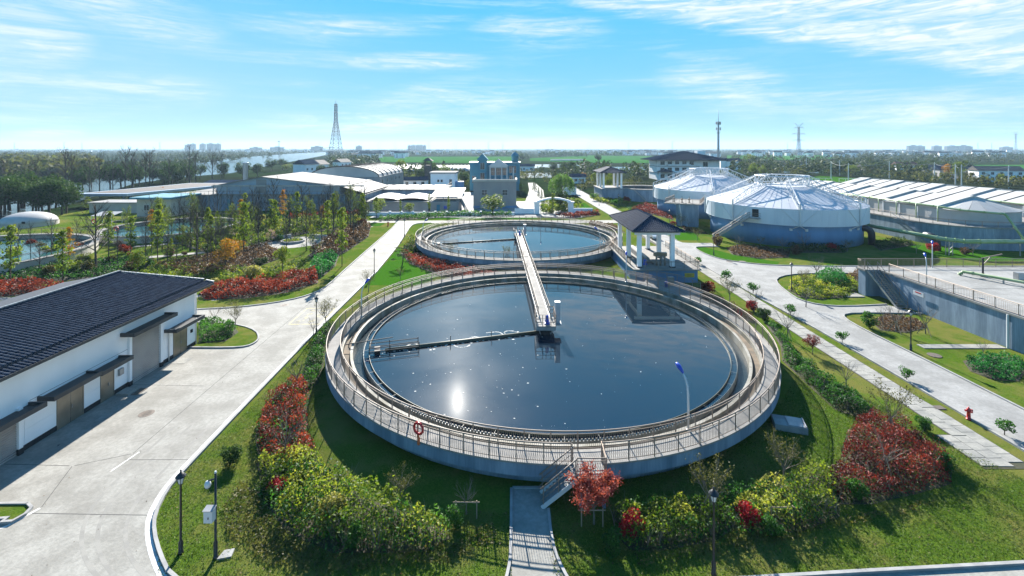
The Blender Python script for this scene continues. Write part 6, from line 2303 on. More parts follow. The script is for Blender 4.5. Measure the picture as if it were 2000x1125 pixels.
power_pylon('lattice power pylon with forked top in the dark field right of the mast', 1560, 560, 48)
power_pylon('lattice power pylon with forked top at the far right edge', 1984, 1150, 58)
fp_ = power_pylon('tiny lattice pylon far off on the hazy skyline', 160, 2400, 52, 'far pylons')
for px, Y in ((125, 2500), (28, 2600), (312, 2300), (430, 2400), (625, 2600), (740, 2600), (772, 2700), (838, 2500), (954, 2300), (982, 2700), (1070, 2800), (1228, 2500), (1313, 2100), (1538, 2600), (1910, 2600), (1937, 2700), (1150, 2900), (890, 2900)):
    copy_thing(fp_, ((px - 1000) / FPX * Y, Y, 0), 0.3)
t = thing('lamp_mast', 'tall thin mast with round lamp ring on the far river bank', 'mast', (0, 0, 0))
MB().lathe((0, 0, 0), [(0.8, 0), (0.5, 34), (0.3, 36)], 8).build('shaft', M['steeld'], t)
MB().lathe((0, 0, 33), [(0.5, 0), (2.8, .4), (2.8, 1.6), (0.5, 2.2)], 12).build('lamp_ring', M['steeld'], t)
t.location = ((545 - 1000) / FPX * 1000, 1000, 0)
t = thing('river_bridge', 'small arched bridge far up the river behind the pylon', 'bridge', (0, 0, 0))
MB().box(-75, 75, -4, 4, 6, 7.5).build('bridge_deck', M['steeld'], t)
mb = MB()
for i in range(16):
    a0_, a1_ = i / 16, (i + 1) / 16
    mb.bar((-60 + 120 * a0_, -4, 7 + 15 * math.sin(PI * a0_)), (-60 + 120 * a1_, -4, 7 + 15 * math.sin(PI * a1_)), 1.2)
    if i:
        mb.bar((-60 + 120 * a0_, -4, 7), (-60 + 120 * a0_, -4, 7 + 15 * math.sin(PI * a0_)), .4)
mb.build('arch', M['darkmetal'], t)
for x in (-70, 70):
    MB().box(x - 2, x + 2, -3, 3, -1, 6).build('pier', M['greyrender'], t)
t.location = ((648 - 1000) / FPX * 1900, 1900, 0)
# poles along the lane at the right
pole = thing('concrete_pole', 'pale concrete power pole along the lane beyond the panel roofs', 'pole', (0, 0, 0), 'lane power poles')
MB().lathe((0, 0, 0), [(0.28, -.1), (0.18, 11)], 8).build('shaft', M['lampwhite'], pole)
MB().box(-1.1, 1.1, -.08, .08, 10, 10.2).build('cross_arm', M['steeld'], pole)
lane = [(1623, 345, 300), (1657, 357, 262), (1737, 346, 300), (1825, 353, 278), (1866, 360, 250), (1878, 362, 240), (1970, 368, 225), (1640, 335, 330), (1575, 330, 380)]
for i, (px, py, Y) in enumerate(lane):
    p = ((px - 1000) / FPX * Y, Y, 0)
    lb = ('leftmost, behind the nearer covered tank', 'before the low pale shed', 'beyond the middle of the panel roofs', 'before the grey roofed farmhouse', 'by the broad green tree', 'next to the broad green tree, slightly right', 'before the two storey farmhouse', 'beside the light green tree', 'far back in the dark field')[i]
    if i:
        copy_thing(pole, p, 0.2, None, 'pale concrete power pole ' + lb)
    else:
        pole.location = p
        pole['label'] = 'pale concrete power pole ' + lb
wm = MB()
for (a, b) in zip(lane[:-3], lane[1:-2]):
    p, q = Vector(((a[0] - 1000) / FPX * a[2], a[2], 10.2)), Vector(((b[0] - 1000) / FPX * b[2], b[2], 10.2))
    wm.tube([p.lerp(q, k / 8) - Vector((0, 0, 1.2 * math.sin(PI * k / 8))) for k in range(9)], 0.06, 3, caps=False)
tag(wm.build('power_cable', M['steeld']), 'pale sagging cable between the concrete poles along the lane', 'cable')


# ------------------------------------------------------------------ vegetation
def leaf_quads(P, size, rng, up=0.35, aspect=0.55, svar=0.95):
    n = len(P)
    nr = rng.normal(size=(n, 3))
    nr[:, 2] += up * 1.6
    nr /= np.linalg.norm(nr, axis=1, keepdims=True)
    t = np.cross(nr, rng.normal(size=(n, 3)))
    t /= np.linalg.norm(t, axis=1, keepdims=True) + 1e-9
    b = np.cross(nr, t)
    s = (size * (1 - svar / 2 + svar * rng.random(n)))[:, None] / 2
    return np.stack([P - t * s, P + b * s * aspect, P + t * s, P - b * s * aspect], axis=1)


def blob_points(rng, n, c, rad, lumps=9, lump_r=0.5, shell=0.5, flat_bottom=True):
    """points in a lumpy crown of radii rad round c"""
    rad = np.array(rad, float)
    d = rng.normal(size=(lumps, 3))
    d /= np.linalg.norm(d, axis=1, keepdims=True)
    if flat_bottom:
        d[:, 2] = np.abs(d[:, 2]) * 1.0 - 0.25
    lc = d * rng.uniform(0.45, 0.75, (lumps, 1))
    k = rng.integers(0, lumps, n)
    q = rng.normal(size=(n, 3))
    q /= np.linalg.norm(q, axis=1, keepdims=True)
    r = (shell + (1 - shell) * rng.random(n) ** 0.5)[:, None] * lump_r * rng.uniform(0.75, 1.15, lumps)[k][:, None]
    return np.array(c) + (lc[k] + q * r) * rad


def inside(poly, x, y):
    px = np.array([p[0] for p in poly])
    py = np.array([p[1] for p in poly])
    res = np.zeros(len(x), bool)
    j = len(px) - 1
    for i in range(len(px)):
        c = ((py[i] > y) != (py[j] > y)) & (x < (px[j] - px[i]) * (y - py[i]) / (py[j] - py[i] + 1e-12) + px[i])
        res ^= c
        j = i
    return res


def bumps(x, y, s, rng):
    z = np.zeros(len(x))
    for _ in range(6):
        a = rng.random() * 6.28
        f = rng.uniform(0.6, 1.8) * s
        z += np.sin((x * math.cos(a) + y * math.sin(a)) * f + rng.random() * 6.28)
    return z / 6


def edge_dist(poly, x, y):
    d = np.full(len(x), 1e9)
    for (ax, ay), (bx, by) in zip(poly, list(poly[1:]) + [poly[0]]):
        vx, vy = bx - ax, by - ay
        t = np.clip(((x - ax) * vx + (y - ay) * vy) / (vx * vx + vy * vy + 1e-9), 0, 1)
        d = np.minimum(d, np.hypot(x - ax - t * vx, y - ay - t * vy))
    return d


def hedge(name, label, poly, h, dens, size, m, seed, z0=0.0, mixm=None, rough=0.45, tint_bias=0.0, soil=True, h_min=0.15, stems=0):
    """a bed of massed shrubs: leaves over a bumpy top, lower leaves tinted darker"""
    rng = np.random.default_rng(seed)
    poly = [(p[0], p[1]) for p in poly]
    xs, ys = [p[0] for p in poly], [p[1] for p in poly]
    A = (max(xs) - min(xs)) * (max(ys) - min(ys))
    n = int(A * dens)
    x, y = rng.uniform(min(xs), max(xs), n), rng.uniform(min(ys), max(ys), n)
    ok = inside(poly, x, y)
    x, y = x[ok], y[ok]
    e = edge_dist(poly, x, y)
    # a ragged outline
    keep = e > (0.25 + 0.35 * bumps(x, y, 3.0, rng)) * rng.random(len(x))
    x, y, e = x[keep], y[keep], e[keep]
    # single shrubs standing close: domes of unlike height
    ns = max(3, int(len(x) / dens / (0.55 * h * h + 0.1)))
    pick = rng.integers(0, len(x), ns)
    dome, own = np.zeros(len(x)), np.zeros(len(x))
    for q in pick:
        r = h * rng.uniform(0.6, 1.15)
        hh = h * rng.uniform(0.55, 1.45)
        dd = ((x - x[q]) ** 2 + (y - y[q]) ** 2) / (r * r)
        z_ = hh * np.sqrt(np.clip(1 - dd * 0.9, 0, 1))
        own = np.where(z_ > dome, rng.normal(0, 0.27), own)
        dome = np.maximum(dome, z_)
    top = np.maximum(dome, 0.25 * h) * (1 + rough * 0.5 * bumps(x, y, 6.0, rng)) * np.clip(0.55 + e / (0.8 * h + 0.2), 0, 1)
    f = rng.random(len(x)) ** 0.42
    top = np.where(rng.random(len(x)) < 0.06, top * rng.uniform(1.0, 1.35, len(x)), top)
    z = z0 + np.maximum(h_min, top) * f
    P = np.stack([x, y, z], 1)
    tint = np.clip(0.15 + 0.55 * rng.random(len(x)) + 0.30 * (f - 0.5) + 0.2 * bumps(x, y, 1.3, rng) + own + tint_bias, 0, 1)  # tint gets darker towards the foot of the bed, plus random variation
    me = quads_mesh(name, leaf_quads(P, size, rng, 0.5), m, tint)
    o = link_mesh(name, me)
    tag(o, label, 'hedge', None, 'stuff')
    if stems:
        mb = MB()
        rg = random.Random(seed)
        for q in pick:
            for _ in range(stems):
                a, l = rg.random() * 6.28, h * rg.uniform(.5, 1.25)
                b = Vector((x[q], y[q], z0))
                mb.tube([b, b + Vector((math.cos(a) * .12 * l, math.sin(a) * .12 * l, l * .55)), b + Vector((math.cos(a) * .34 * l, math.sin(a) * .34 * l, l))], [.016, .012, .005], 3, caps=False)
        mb.build('stem', M['palebark'], o, kind='stuff')
    if soil:
        structure(flat(poly, 0.004 + z0), 'bed_soil', M['soil'])
    return o


def scatter(name, label, poly, n, size, m, seed, zr=(0.02, 0.25), up=0.2, aspect=0.35):
    rng = np.random.default_rng(seed)
    xs, ys = [p[0] for p in poly], [p[1] for p in poly]
    x, y = rng.uniform(min(xs), max(xs), n), rng.uniform(min(ys), max(ys), n)
    ok = inside([(p[0], p[1]) for p in poly], x, y)
    x, y = x[ok], y[ok]
    P = np.stack([x, y, rng.uniform(zr[0], zr[1], len(x))], 1)
    o = link_mesh(name, quads_mesh(name, leaf_quads(P, size, rng, up, aspect), m, rng.random(len(x))))
    return tag(o, label, None, None, 'stuff')


# ---- prototypes of trees: trunk with limbs + crown of leaves
def limb(mb, p, d, l, r, depth, rg, spread=0.5, n=4, tips=None, gravity=0.0, keep=0.75):
    k = 3
    pts, rs = [p], [r]
    q = p
    dd = d.copy()
    for i in range(k):
        dd = (dd + Vector((rg.gauss(0, .09), rg.gauss(0, .09), rg.gauss(0.03, .05) - gravity))).normalized()
        q = q + dd * (l / k)
        pts.append(q)
        rs.append(r * (1 - 0.45 * (i + 1) / k))
    mb.tube(pts, rs, n, caps=False)
    if tips is not None and depth <= 1:
        tips.append((q, dd))
        tips.append((pts[2], dd))
    if depth <= 0:
        return
    for i in range(rg.randint(2, 3)):
        a = rg.random() * 2 * PI
        e1 = dd.orthogonal().normalized()
        e2 = dd.cross(e1)
        nd = (dd + (e1 * math.cos(a) + e2 * math.sin(a)) * spread * rg.uniform(.6, 1.3) + Vector((0, 0, .1))).normalized()
        limb(mb, pts[rg.choice((1, 2, 3))], nd, l * rg.uniform(.55, keep), r * .52, depth - 1, rg, spread, 3 if depth < 3 else n, tips, gravity, keep)
    limb(mb, q, dd, l * .7, r * .55, depth - 1, rg, spread, 3 if depth < 3 else n, tips, gravity, keep)


PROTO = {}


def proto(kind, seed, name, cat, bark='bark'):
    rg = random.Random(seed)
    rng = np.random.default_rng(seed)
    t = thing(name, 'x', cat, (0, 0, 0))
    mb = MB()
    tips = []
    Z = Vector((0, 0, 1))
    leafm, P, size, H, up, asp = None, None, .3, 6.0, .3, .55
    tb = None
    if kind in ('layered', 'layered_amber'):
        H = 7.0
        mb.tube([(0, 0, 0), (0.05, 0, 2.0), (0.0, .05, 4.5), (0, 0, 6.6)], [.10, .085, .055, .02], 6)
        pts = []
        for i in range(17):
            z = 1.9 + 4.9 * (i + .5) / 17 + rg.uniform(-.15, .15)
            a = i * 2.4 + rg.uniform(-.5, .5)
            rr = (1.15 - .85 * abs((z - 3.6) / 4.0)) * rg.uniform(.55, 1.1)
            c = Vector((math.cos(a) * rr * .8, math.sin(a) * rr * .8, z + .25))
            mb.tube([(0, 0, z - .3), tuple(c)], [.03, .012], 4, caps=False)
            pts.append(blob_points(rng, 52, tuple(c), (rr * .8 + .3, rr * .8 + .3, .42), 5, .55))
        pts.append(blob_points(rng, 80, (0, 0, 6.7), (.5, .5, .55), 5, .6))
        P = np.concatenate(pts)
        leafm, size, up = L['amber' if kind.endswith('amber') else 'tree'], .31, .4
    elif kind in ('round', 'round_amber', 'lollipop'):
        H = 5.0
        h0 = 2.2 if kind == 'lollipop' else 1.3
        mb.tube([(0, 0, 0), (.03, .02, h0), (0, 0, h0 + 1.2)], [.10, .08, .04], 6)
        for i in range(7):
            a = i * .9
            limb(mb, Vector((0, 0, h0 + .15 * i)), Vector((math.cos(a) * .7, math.sin(a) * .7, .8)).normalized(), 1.0, .04, 1, rg)
        cz = (h0 + 5.0) / 2
        P = blob_points(rng, 1500, (0, 0, cz), (1.75, 1.75, (5.0 - h0) / 2 * 1.05), 14, .48, .45, False)
        leafm, size = L['amber' if kind == 'round_amber' else 'tree'], .25
    elif kind == 'dense':
        H = 7.0
        mb.tube([(0, 0, 0), (.1, 0, 1.6), (0, .1, 3.2)], [.22, .18, .09], 7)
        for i in range(8):
            a = i * .8
            limb(mb, Vector((0, 0, 1.5 + .2 * i)), Vector((math.cos(a) * .8, math.sin(a) * .8, .7)).normalized(), 1.7, .08, 2, rg)
        P = blob_points(rng, 2600, (0, 0, 4.4), (3.1, 3.1, 2.6), 20, .42, .5, False)
        leafm, size, up = L['deep'], .36, .4
    elif kind == 'conifer':
        H = 6.0
        mb.tube([(0, 0, 0), (0, 0, 5.8)], [.12, .02], 6)
        zz = rng.random(1500) ** 1.3
        a = rng.random(1500) * 6.283
        r = (1 - zz) ** .8 * 1.15 * (.55 + .45 * rng.random(1500)) * (1 + .25 * np.sin(zz * 40))
        P = np.stack([r * np.cos(a), r * np.sin(a), .3 + zz * 5.7], 1)
        leafm, size, up, asp = L['deep'], .26, .1, .35
    elif kind == 'pine':
        H = 4.0
        mb.tube([(0, 0, 0), (.15, .1, 1.2), (.1, .2, 2.6), (.2, .1, 3.6)], [.09, .08, .06, .03], 6)
        pts = []
        for i in range(11):
            a, z = i * 2.3, 1.1 + i * .25
            rr = 1.5 - i * .09
            c = (math.cos(a) * rr, math.sin(a) * rr, z)
            mb.tube([(0.1, .1, z - .15), c], [.03, .012], 4, caps=False)
            pts.append(blob_points(rng, 120, c, (.65, .65, .2), 4, .6))
        P = np.concatenate(pts)
        leafm, size, asp = L['deep'], .22, .25
    elif kind == 'willow':
        H = 8.0
        mb.tube([(0, 0, 0), (.1, 0, 1.5), (0, .1, 3.4)], [.25, .2, .12], 7)
        for i in range(8):
            a = i * .8
            limb(mb, Vector((0, 0, 2.2 + .15 * i)), Vector((math.cos(a) * .6, math.sin(a) * .6, 1)).normalized(), 2.4, .09, 1, rg)
        pts = []
        for i in range(240):
            a = rng.random() * 6.283
            r = 3.6 * rng.random() ** .5
            z1 = 7.9 - .2 * r * r - rng.random() * .6
            l = rng.uniform(1.5, 4.2)
            k = 20
            s = rng.random(k)
            pts.append(np.stack([r * np.cos(a) * (1 + .10 * s) + rng.normal(0, .07, k), r * np.sin(a) * (1 + .10 * s) + rng.normal(0, .07, k), np.maximum(.6, z1 - l * s)], 1))
        P = np.concatenate(pts)
        leafm, size, up, asp = L['willow'], .42, -.1, .36
    elif kind in ('bare', 'bare_fine', 'bare_pink', 'bare_leafing'):
        H = 8.0
        th = 2.6
        mb.tube([(0, 0, 0), (.05, .03, 1.3), (0, .08, th), (.05, 0, 5.2), (0, 0, 7.2)], [.15, .125, .10, .06, .02], 6)
        for i in range(14):
            a = i * 2.4 + rg.uniform(-.4, .4)
            z = th - .8 + i * .34
            limb(mb, Vector((0, 0, z)), Vector((math.cos(a), math.sin(a), .75 + .05 * i)).normalized(), 1.9 - i * .08, .056, 2, rg, .55, 4, tips)
        if kind == 'bare_leafing':
            P = np.array([tuple(q + Vector((rg.gauss(0, .2), rg.gauss(0, .2), rg.gauss(0, .2)))) for q, d_ in tips for _ in range(2)])
            leafm, size = L['tree'], .2
        if kind == 'bare_pink':
            P = np.array([tuple(q + Vector((rg.gauss(0, .18), rg.gauss(0, .18), rg.gauss(0, .18)))) for q, d_ in tips for _ in range(4)])
            leafm, size = L['pink'], .13
    elif kind in ('bareshrub', 'twiggy', 'redmaple', 'rosy'):
        H = 3.0
        th = .9
        mb.tube([(0, 0, 0), (.03, 0, .5), (0, .03, th)], [.055, .05, .042], 6)
        wide = kind in ('redmaple', 'rosy')
        for i in range(11 if wide else 7):
            a = i * (2.4 if wide else .9) + rg.uniform(-.3, .3)
            s_ = (.35 + .09 * i) if wide else .75
            limb(mb, Vector((0, 0, th - .12 + .03 * i)), Vector((math.cos(a) * s_, math.sin(a) * s_, 1)).normalized(), .95, .024, 2, rg, .6, 4, tips)
        if kind == 'twiggy':
            P = np.array([tuple(q + Vector((rg.gauss(0, .1), rg.gauss(0, .1), rg.gauss(0, .1)))) for q, d_ in tips for _ in range(4)])
            leafm, size = L['olive'], .085
        if kind in ('redmaple', 'rosy'):
            # leaves sit in sprays at the branch tips, with gaps between
            P = np.array([tuple(q + Vector((rg.gauss(0, .13), rg.gauss(0, .13), rg.gauss(0, .09)))) for q, d_ in tips for _ in range(17 if kind == 'redmaple' else 10)])
            leafm, size = (L['maple'] if kind == 'redmaple' else L['darkred']), .105
    elif kind in ('ball', 'ball_red', 'ball_crimson', 'ball_yellow', 'ball_olive', 'ball_deep', 'ball_lime', 'ball_brown'):
        H = 1.0
        for i in range(5):
            a = i * 1.25
            mb.tube([(0, 0, 0), (math.cos(a) * .2, math.sin(a) * .2, .45)], [.03, .012], 4, caps=False)
        P = blob_points(rng, 1500, (0, 0, .52), (.5, .5, .5), 16, .42, .5, False)
        leafm = L[{'ball': 'green', 'ball_red': 'red', 'ball_crimson': 'crimson', 'ball_yellow': 'yellow', 'ball_olive': 'olive', 'ball_deep': 'deep', 'ball_lime': 'lime', 'ball_brown': 'brown'}[kind]]
        size = .088
    elif kind == 'smallbush':
        H = 1.0
        mb.tube([(0, 0, 0), (.01, 0, .35)], [.03, .025], 5)
        for i in range(8):
            a = i * .8
            limb(mb, Vector((0, 0, .25)), Vector((math.cos(a) * .9, math.sin(a) * .9, .7)).normalized(), .38, .014, 1, rg, .6, 3, tips)
        P = blob_points(rng, 420, (0, 0, .62), (.55, .55, .36), 10, .45, .4, False)
        leafm, size = L['green'], .12
    mb.build('trunk', M[bark], t)
    if P is not None and len(P):
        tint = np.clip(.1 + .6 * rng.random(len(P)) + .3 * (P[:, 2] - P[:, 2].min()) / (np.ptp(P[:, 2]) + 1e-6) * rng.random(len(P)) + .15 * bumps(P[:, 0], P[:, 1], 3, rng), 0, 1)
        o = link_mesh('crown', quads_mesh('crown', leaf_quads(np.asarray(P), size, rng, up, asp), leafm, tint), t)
    return [t, H, False]


KINDS = {'layered': ('young_tree', 'tree'), 'layered_amber': ('amber_tree', 'tree'), 'round': ('round_tree', 'tree'), 'round_amber': ('amber_tree', 'tree'), 'lollipop': ('round_tree', 'tree'),
         'dense': ('evergreen_tree', 'tree'), 'conifer': ('conifer_tree', 'tree'), 'pine': ('garden_pine', 'tree'), 'willow': ('willow_tree', 'tree'), 'bare': ('bare_tree', 'tree'),
         'bare_fine': ('bare_tree', 'tree'), 'bare_pink': ('blossom_tree', 'tree'), 'bare_leafing': ('bare_tree', 'tree'), 'bareshrub': ('bare_shrub', 'shrub'), 'twiggy': ('twiggy_shrub', 'shrub'),
         'redmaple': ('red_maple', 'tree'), 'rosy': ('red_leaf_tree', 'tree'), 'smallbush': ('small_bush', 'shrub')}
for k in ('ball', 'ball_red', 'ball_crimson', 'ball_yellow', 'ball_olive', 'ball_deep', 'ball_lime', 'ball_brown'):
    KINDS[k] = ('round_shrub', 'shrub')
rv = random.Random(99)


def plant(kind, p, h, label, group=None, w=1.0, var=0):
    """a tree or shrub of height h at p"""
    key = (kind, var)
    if key not in PROTO:
        nm, cat = KINDS[kind]
        PROTO[key] = proto(kind, hash_seed(kind) + var * 17, nm, cat, 'palebark' if kind in ('bareshrub', 'twiggy', 'redmaple', 'rosy', 'bare_pink') else 'bark')
    t, H, used = PROTO[key]
    s = h / H
    if not used:
        PROTO[key][2] = True
        o = t
        o.location, o.scale = p, (s * w, s * w, s)
        o.rotation_euler = (0, 0, rv.random() * 6.28)
    else:
        o = copy_thing(t, p, rv.random() * 6.28, (s * w, s * w, s))
    o['label'] = label
    if group:
        o['group'] = group
    elif 'group' in o:
        del o['group']
    return o


def hash_seed(s):
    return sum(ord(c) * (i + 3) for i, c in enumerate(s)) % 9973


def plant_px(kind, px, py, hpx, label, group=None, w=1.0, var=0, z=0.0):
    p = at(px, py, z)
    return plant(kind, p, hpx * p.y / FPX, label, group, w, var)


def WP(pts, z=0.0):
    return [tuple(at(x, y, z).xy) for x, y in pts]


# ---- beds round the front tank (left side: red, then green; front: lime)
hedge('red_hedge', 'large bed of red leaved shrubs left of the front tank', WP([(520, 790), (560, 752), (596, 742), (606, 772), (600, 800), (602, 850), (620, 895), (600, 920), (548, 925), (505, 905), (498, 850)]), 0.95, 230, .135, L['red'], 1, stems=4)
hedge('green_hedge', 'dark green hedge strip along the left side of the front tank', WP([(588, 735), (600, 700), (618, 660), (640, 630), (654, 640), (636, 680), (632, 715), (622, 748), (600, 765)]), 0.85, 260, .14, L['green'], 2, tint_bias=-.15)
hedge('lime_hedge', 'big mass of yellow green shrubs in front of the front tank, left of the near path', WP([(500, 960), (548, 925), (608, 918), (660, 935), (720, 975), (800, 1000), (860, 1025), (880, 1050), (840, 1075), (760, 1080), (650, 1080), (560, 1040)]), 1.4, 200, .15, L['lime'], 3, rough=.7, stems=4, tint_bias=-.12)
hedge('lime_hedge', 'yellow green shrubs between red bed and front tank shadow', WP([(500, 905), (545, 890), (600, 880), (650, 925), (610, 950), (520, 985)]), 0.9, 260, .15, L['lime'], 4, stems=4, tint_bias=-.1)
hedge('green_hedge', 'darker green leaves mixed through the yellow green shrubs left of the near path', WP([(490, 960), (548, 920), (608, 915), (660, 935), (720, 975), (800, 1000), (870, 1030), (890, 1060), (840, 1085), (760, 1090), (650, 1095), (550, 1055)]), 1.15, 110, .14, L['green'], 61, rough=.7, soil=False, tint_bias=.05)
hedge('green_hedge', 'darker green leaves mixed through the red bed left of the front tank', WP([(520, 795), (560, 755), (606, 772), (600, 850), (620, 895), (600, 925), (548, 930), (498, 905), (494, 850)]), .7, 90, .14, L['green'], 62, rough=.6, soil=False)
hedge('green_hedge', 'darker green leaves mixed through the shrubs right of the near path', WP([(1195, 1045), (1195, 1005), (1340, 985), (1450, 960), (1530, 940), (1640, 955), (1640, 1015), (1560, 1050), (1400, 1065), (1230, 1085)]), .85, 100, .14, L['green'], 63, rough=.6, soil=False)
hedge('brown_hedge', 'dull brown and olive leaves mixed through the dark red bed', WP([(1655, 842), (1700, 818), (1765, 832), (1860, 907), (1856, 945), (1700, 988), (1605, 955), (1640, 900)]), .8, 80, .12, L['olive'], 64, rough=.6, soil=False)
hedge('ground_cover', 'thin dull ground cover below the yellow green shrubs left of the near path', WP([(420, 1000), (480, 930), (560, 1040), (660, 1085), (880, 1060), (960, 1020), (985, 1060), (880, 1105), (640, 1125), (520, 1110), (450, 1060)]), .22, 150, .12, L['olive'], 5, soil=False)
hedge('green_hedge', 'bright green clipped hedge right of the near path', WP([(1200, 1040), (1195, 1000), (1260, 990), (1340, 985), (1420, 985), (1440, 1030), (1400, 1055), (1300, 1075), (1230, 1075)]), .95, 240, .14, L['lime'], 6, stems=4, tint_bias=-.25)
hedge('lime_hedge', 'yellow green shrubs between the bright hedge and the red bed on the right', WP([(1420, 1000), (1450, 960), (1530, 940), (1600, 925), (1640, 955), (1640, 1010), (1560, 1040), (1460, 1040)]), 1.05, 200, .14, L['lime'], 7, stems=4, tint_bias=-.05)
hedge('ground_cover', 'thin dull ground cover below the hedges right of the near path', WP([(1210, 1070), (1300, 1075), (1440, 1040), (1640, 1010), (1860, 970), (1800, 1000), (1620, 1040), (1420, 1090), (1250, 1110)]), .18, 110, .12, L['olive'], 8, soil=False)
hedge('red_hedge', 'large dark red shrub bed at the lower right beside the paving slabs', WP([(1655, 840), (1700, 815), (1765, 830), (1815, 870), (1860, 905), (1858, 945), (1790, 965), (1700, 985), (1630, 985), (1605, 950), (1640, 900)]), 1.0, 250, .13, L['darkred'], 9, stems=4, tint_bias=.12)
hedge('green_hedge', 'long green hedge along the right side of the front tank', WP([(1490, 625), (1515, 640), (1560, 690), (1610, 740), (1680, 775), (1705, 800), (1690, 820), (1630, 800), (1570, 745), (1528, 705), (1524, 675)]), .85, 280, .14, L['green'], 10, stems=4)
hedge('brown_hedge', 'reddish brown hedge strip beside the right hand railing of the front tank', WP([(1345, 556), (1380, 572), (1430, 598), (1480, 625), (1470, 632), (1420, 608), (1365, 580)]), .6, 200, .14, L['brown'], 11)
hedge('green_hedge', 'low green plants on the island by the white building', WP([(388, 628), (452, 632), (466, 650), (440, 668), (388, 672)]), .75, 260, .16, L['green'], 12, z0=.06, tint_bias=.1)
hedge('red_hedge', 'dark red hedge curving along the left of the round tank behind', WP([(780, 492), (800, 497), (850, 512), (912, 528), (985, 545), (930, 552), (850, 535), (800, 515)]), .9, 130, .2, L['red'], 13, tint_bias=-.1)
hedge('green_hedge', 'mixed green shrubs at the left end of the round tank behind', WP([(788, 480), (808, 460), (812, 478), (830, 492), (800, 498)]), 1.5, 90, .25, L['tree'], 14)
hedge('brown_hedge', 'reddish ground plants right of the round tank behind', WP([(1150, 432), (1200, 440), (1222, 456), (1200, 450), (1150, 440)]), .5, 60, .25, L['brown'], 15)
# east side
hedge('lime_hedge', 'ring of yellow green shrubs on the island of the road junction', WP([(1538, 566), (1545, 548), (1600, 540), (1650, 545), (1690, 560), (1660, 580), (1600, 585), (1560, 580)]), .65, 170, .18, L['lime'], 16, tint_bias=-.05)
hedge('green_hedge', 'emerald green shrub mass in the middle of the junction island', WP([(1585, 548), (1610, 537), (1655, 545), (1662, 565), (1630, 568), (1600, 560)]), 1.35, 150, .2, L['emerald'], 17, soil=False)
hedge('brown_hedge', 'reddish brown hedge on the junction island by the concrete tank', WP([(1648, 548), (1668, 534), (1690, 535), (1692, 548), (1670, 552)]), .9, 120, .2, L['brown'], 18, tint_bias=.25)
hedge('brown_cover', 'dry brown ground cover patch around bare trees on the east lawn', WP([(1700, 628), (1730, 613), (1790, 622), (1812, 640), (1770, 650), (1720, 645)]), .22, 120, .16, L['brown'], 19)
hedge('green_hedge', 'low green hedge patch at the right edge below the concrete tank', WP([(1880, 705), (1930, 695), (1985, 700), (2010, 715), (1990, 745), (1940, 742), (1895, 725)]), .6, 240, .15, L['emerald'], 20)
hedge('brown_cover', 'dry brown planting in front of the blue covered tank', WP([(1418, 484), (1450, 480), (1500, 484), (1545, 492), (1540, 503), (1480, 505), (1430, 497)]), .4, 80, .22, L['brown'], 21)
hedge('green_hedge', 'shaded green hedge at the foot of the blue covered tank', WP([(1535, 485), (1580, 482), (1660, 486), (1650, 494), (1560, 494)]), .9, 60, .25, L['deep'], 22)
hedge('green_hedge', 'shaded hedge strip below the thick green pipe', WP([(1700, 476), (1760, 470), (1790, 478), (1720, 490)]), .9, 60, .25, L['deep'], 23)
hedge('brown_cover', 'brown planting on the lawn before the valve house', WP([(1328, 442), (1360, 448), (1385, 458), (1340, 452)]), .4, 60, .25, L['brown'], 24)
hedge('red_hedge', 'red hedge beside the far pavilion and the road bend', WP([(1232, 408), (1262, 398), (1300, 410), (1316, 430), (1290, 423), (1250, 413)]), .7, 45, .3, L['darkred'], 25)
hedge('green_hedge', 'green planting inside the road bend by the far pavilion', WP([(1150, 385), (1190, 382), (1235, 395), (1225, 402), (1170, 396)]), 1.0, 30, .4, L['lime'], 26)
hedge('red_hedge', 'red hedge row behind the far tank near the gateway', WP([(1080, 424), (1130, 418), (1170, 415), (1172, 420), (1120, 427)]), 1.0, 40, .35, L['red'], 27)
# garden in the west
hedge('red_hedge', 'long red hedge along the branch road behind the white building', WP([(388, 575), (420, 560), (500, 556), (560, 545), (618, 535), (622, 552), (560, 572), (480, 583), (400, 586)]), 1.15, 130, .22, L['red'], 28, tint_bias=.1)
hedge('red_hedge', 'red hedge at the left edge behind the tiled roof', WP([(-60, 568), (0, 560), (70, 556), (140, 566), (140, 578), (40, 578), (-60, 584)]), 1.1, 110, .22, L['red'], 29, tint_bias=.1)
hedge('green_hedge', 'emerald shrub mass on the garden slope beside the narrow road', WP([(598, 545), (610, 515), (640, 498), (662, 500), (655, 520), (625, 545)]), 1.5, 110, .25, L['emerald'], 30)
hedge('dark_hedge', 'dark red and brown shrubs on the garden slope by the narrow road', WP([(600, 500), (640, 470), (690, 445), (725, 440), (720, 462), (680, 490), (640, 510)]), 1.4, 60, .3, L['brown'], 31)
hedge('green_hedge', 'mixed green undergrowth of the garden before the wide low hall', WP([(330, 470), (480, 440), (640, 425), (720, 428), (690, 445), (600, 455), (500, 480), (420, 500)]), 1.1, 38, .34, L['tree'], 32, tint_bias=-.1)
hedge('brown_cover', 'brown twiggy undergrowth in the garden before the amber tree', WP([(300, 520), (400, 505), (520, 480), (560, 500), (480, 530), (380, 545)]), .8, 60, .26, L['brown'], 33)
hedge('green_hedge', 'low light green plants along the garden path behind the tiled roof', WP([(200, 540), (300, 515), (420, 520), (520, 525), (600, 505), (590, 530), (480, 550), (330, 552)]), .6, 70, .22, L['lime'], 34, tint_bias=-.25, soil=False)
hedge('green_hedge', 'dark undergrowth below the garden trees at the left', WP([(-40, 545), (60, 520), (180, 510), (290, 500), (300, 525), (180, 545), (40, 552)]), .6, 50, .26, L['green'], 35, tint_bias=-.2)
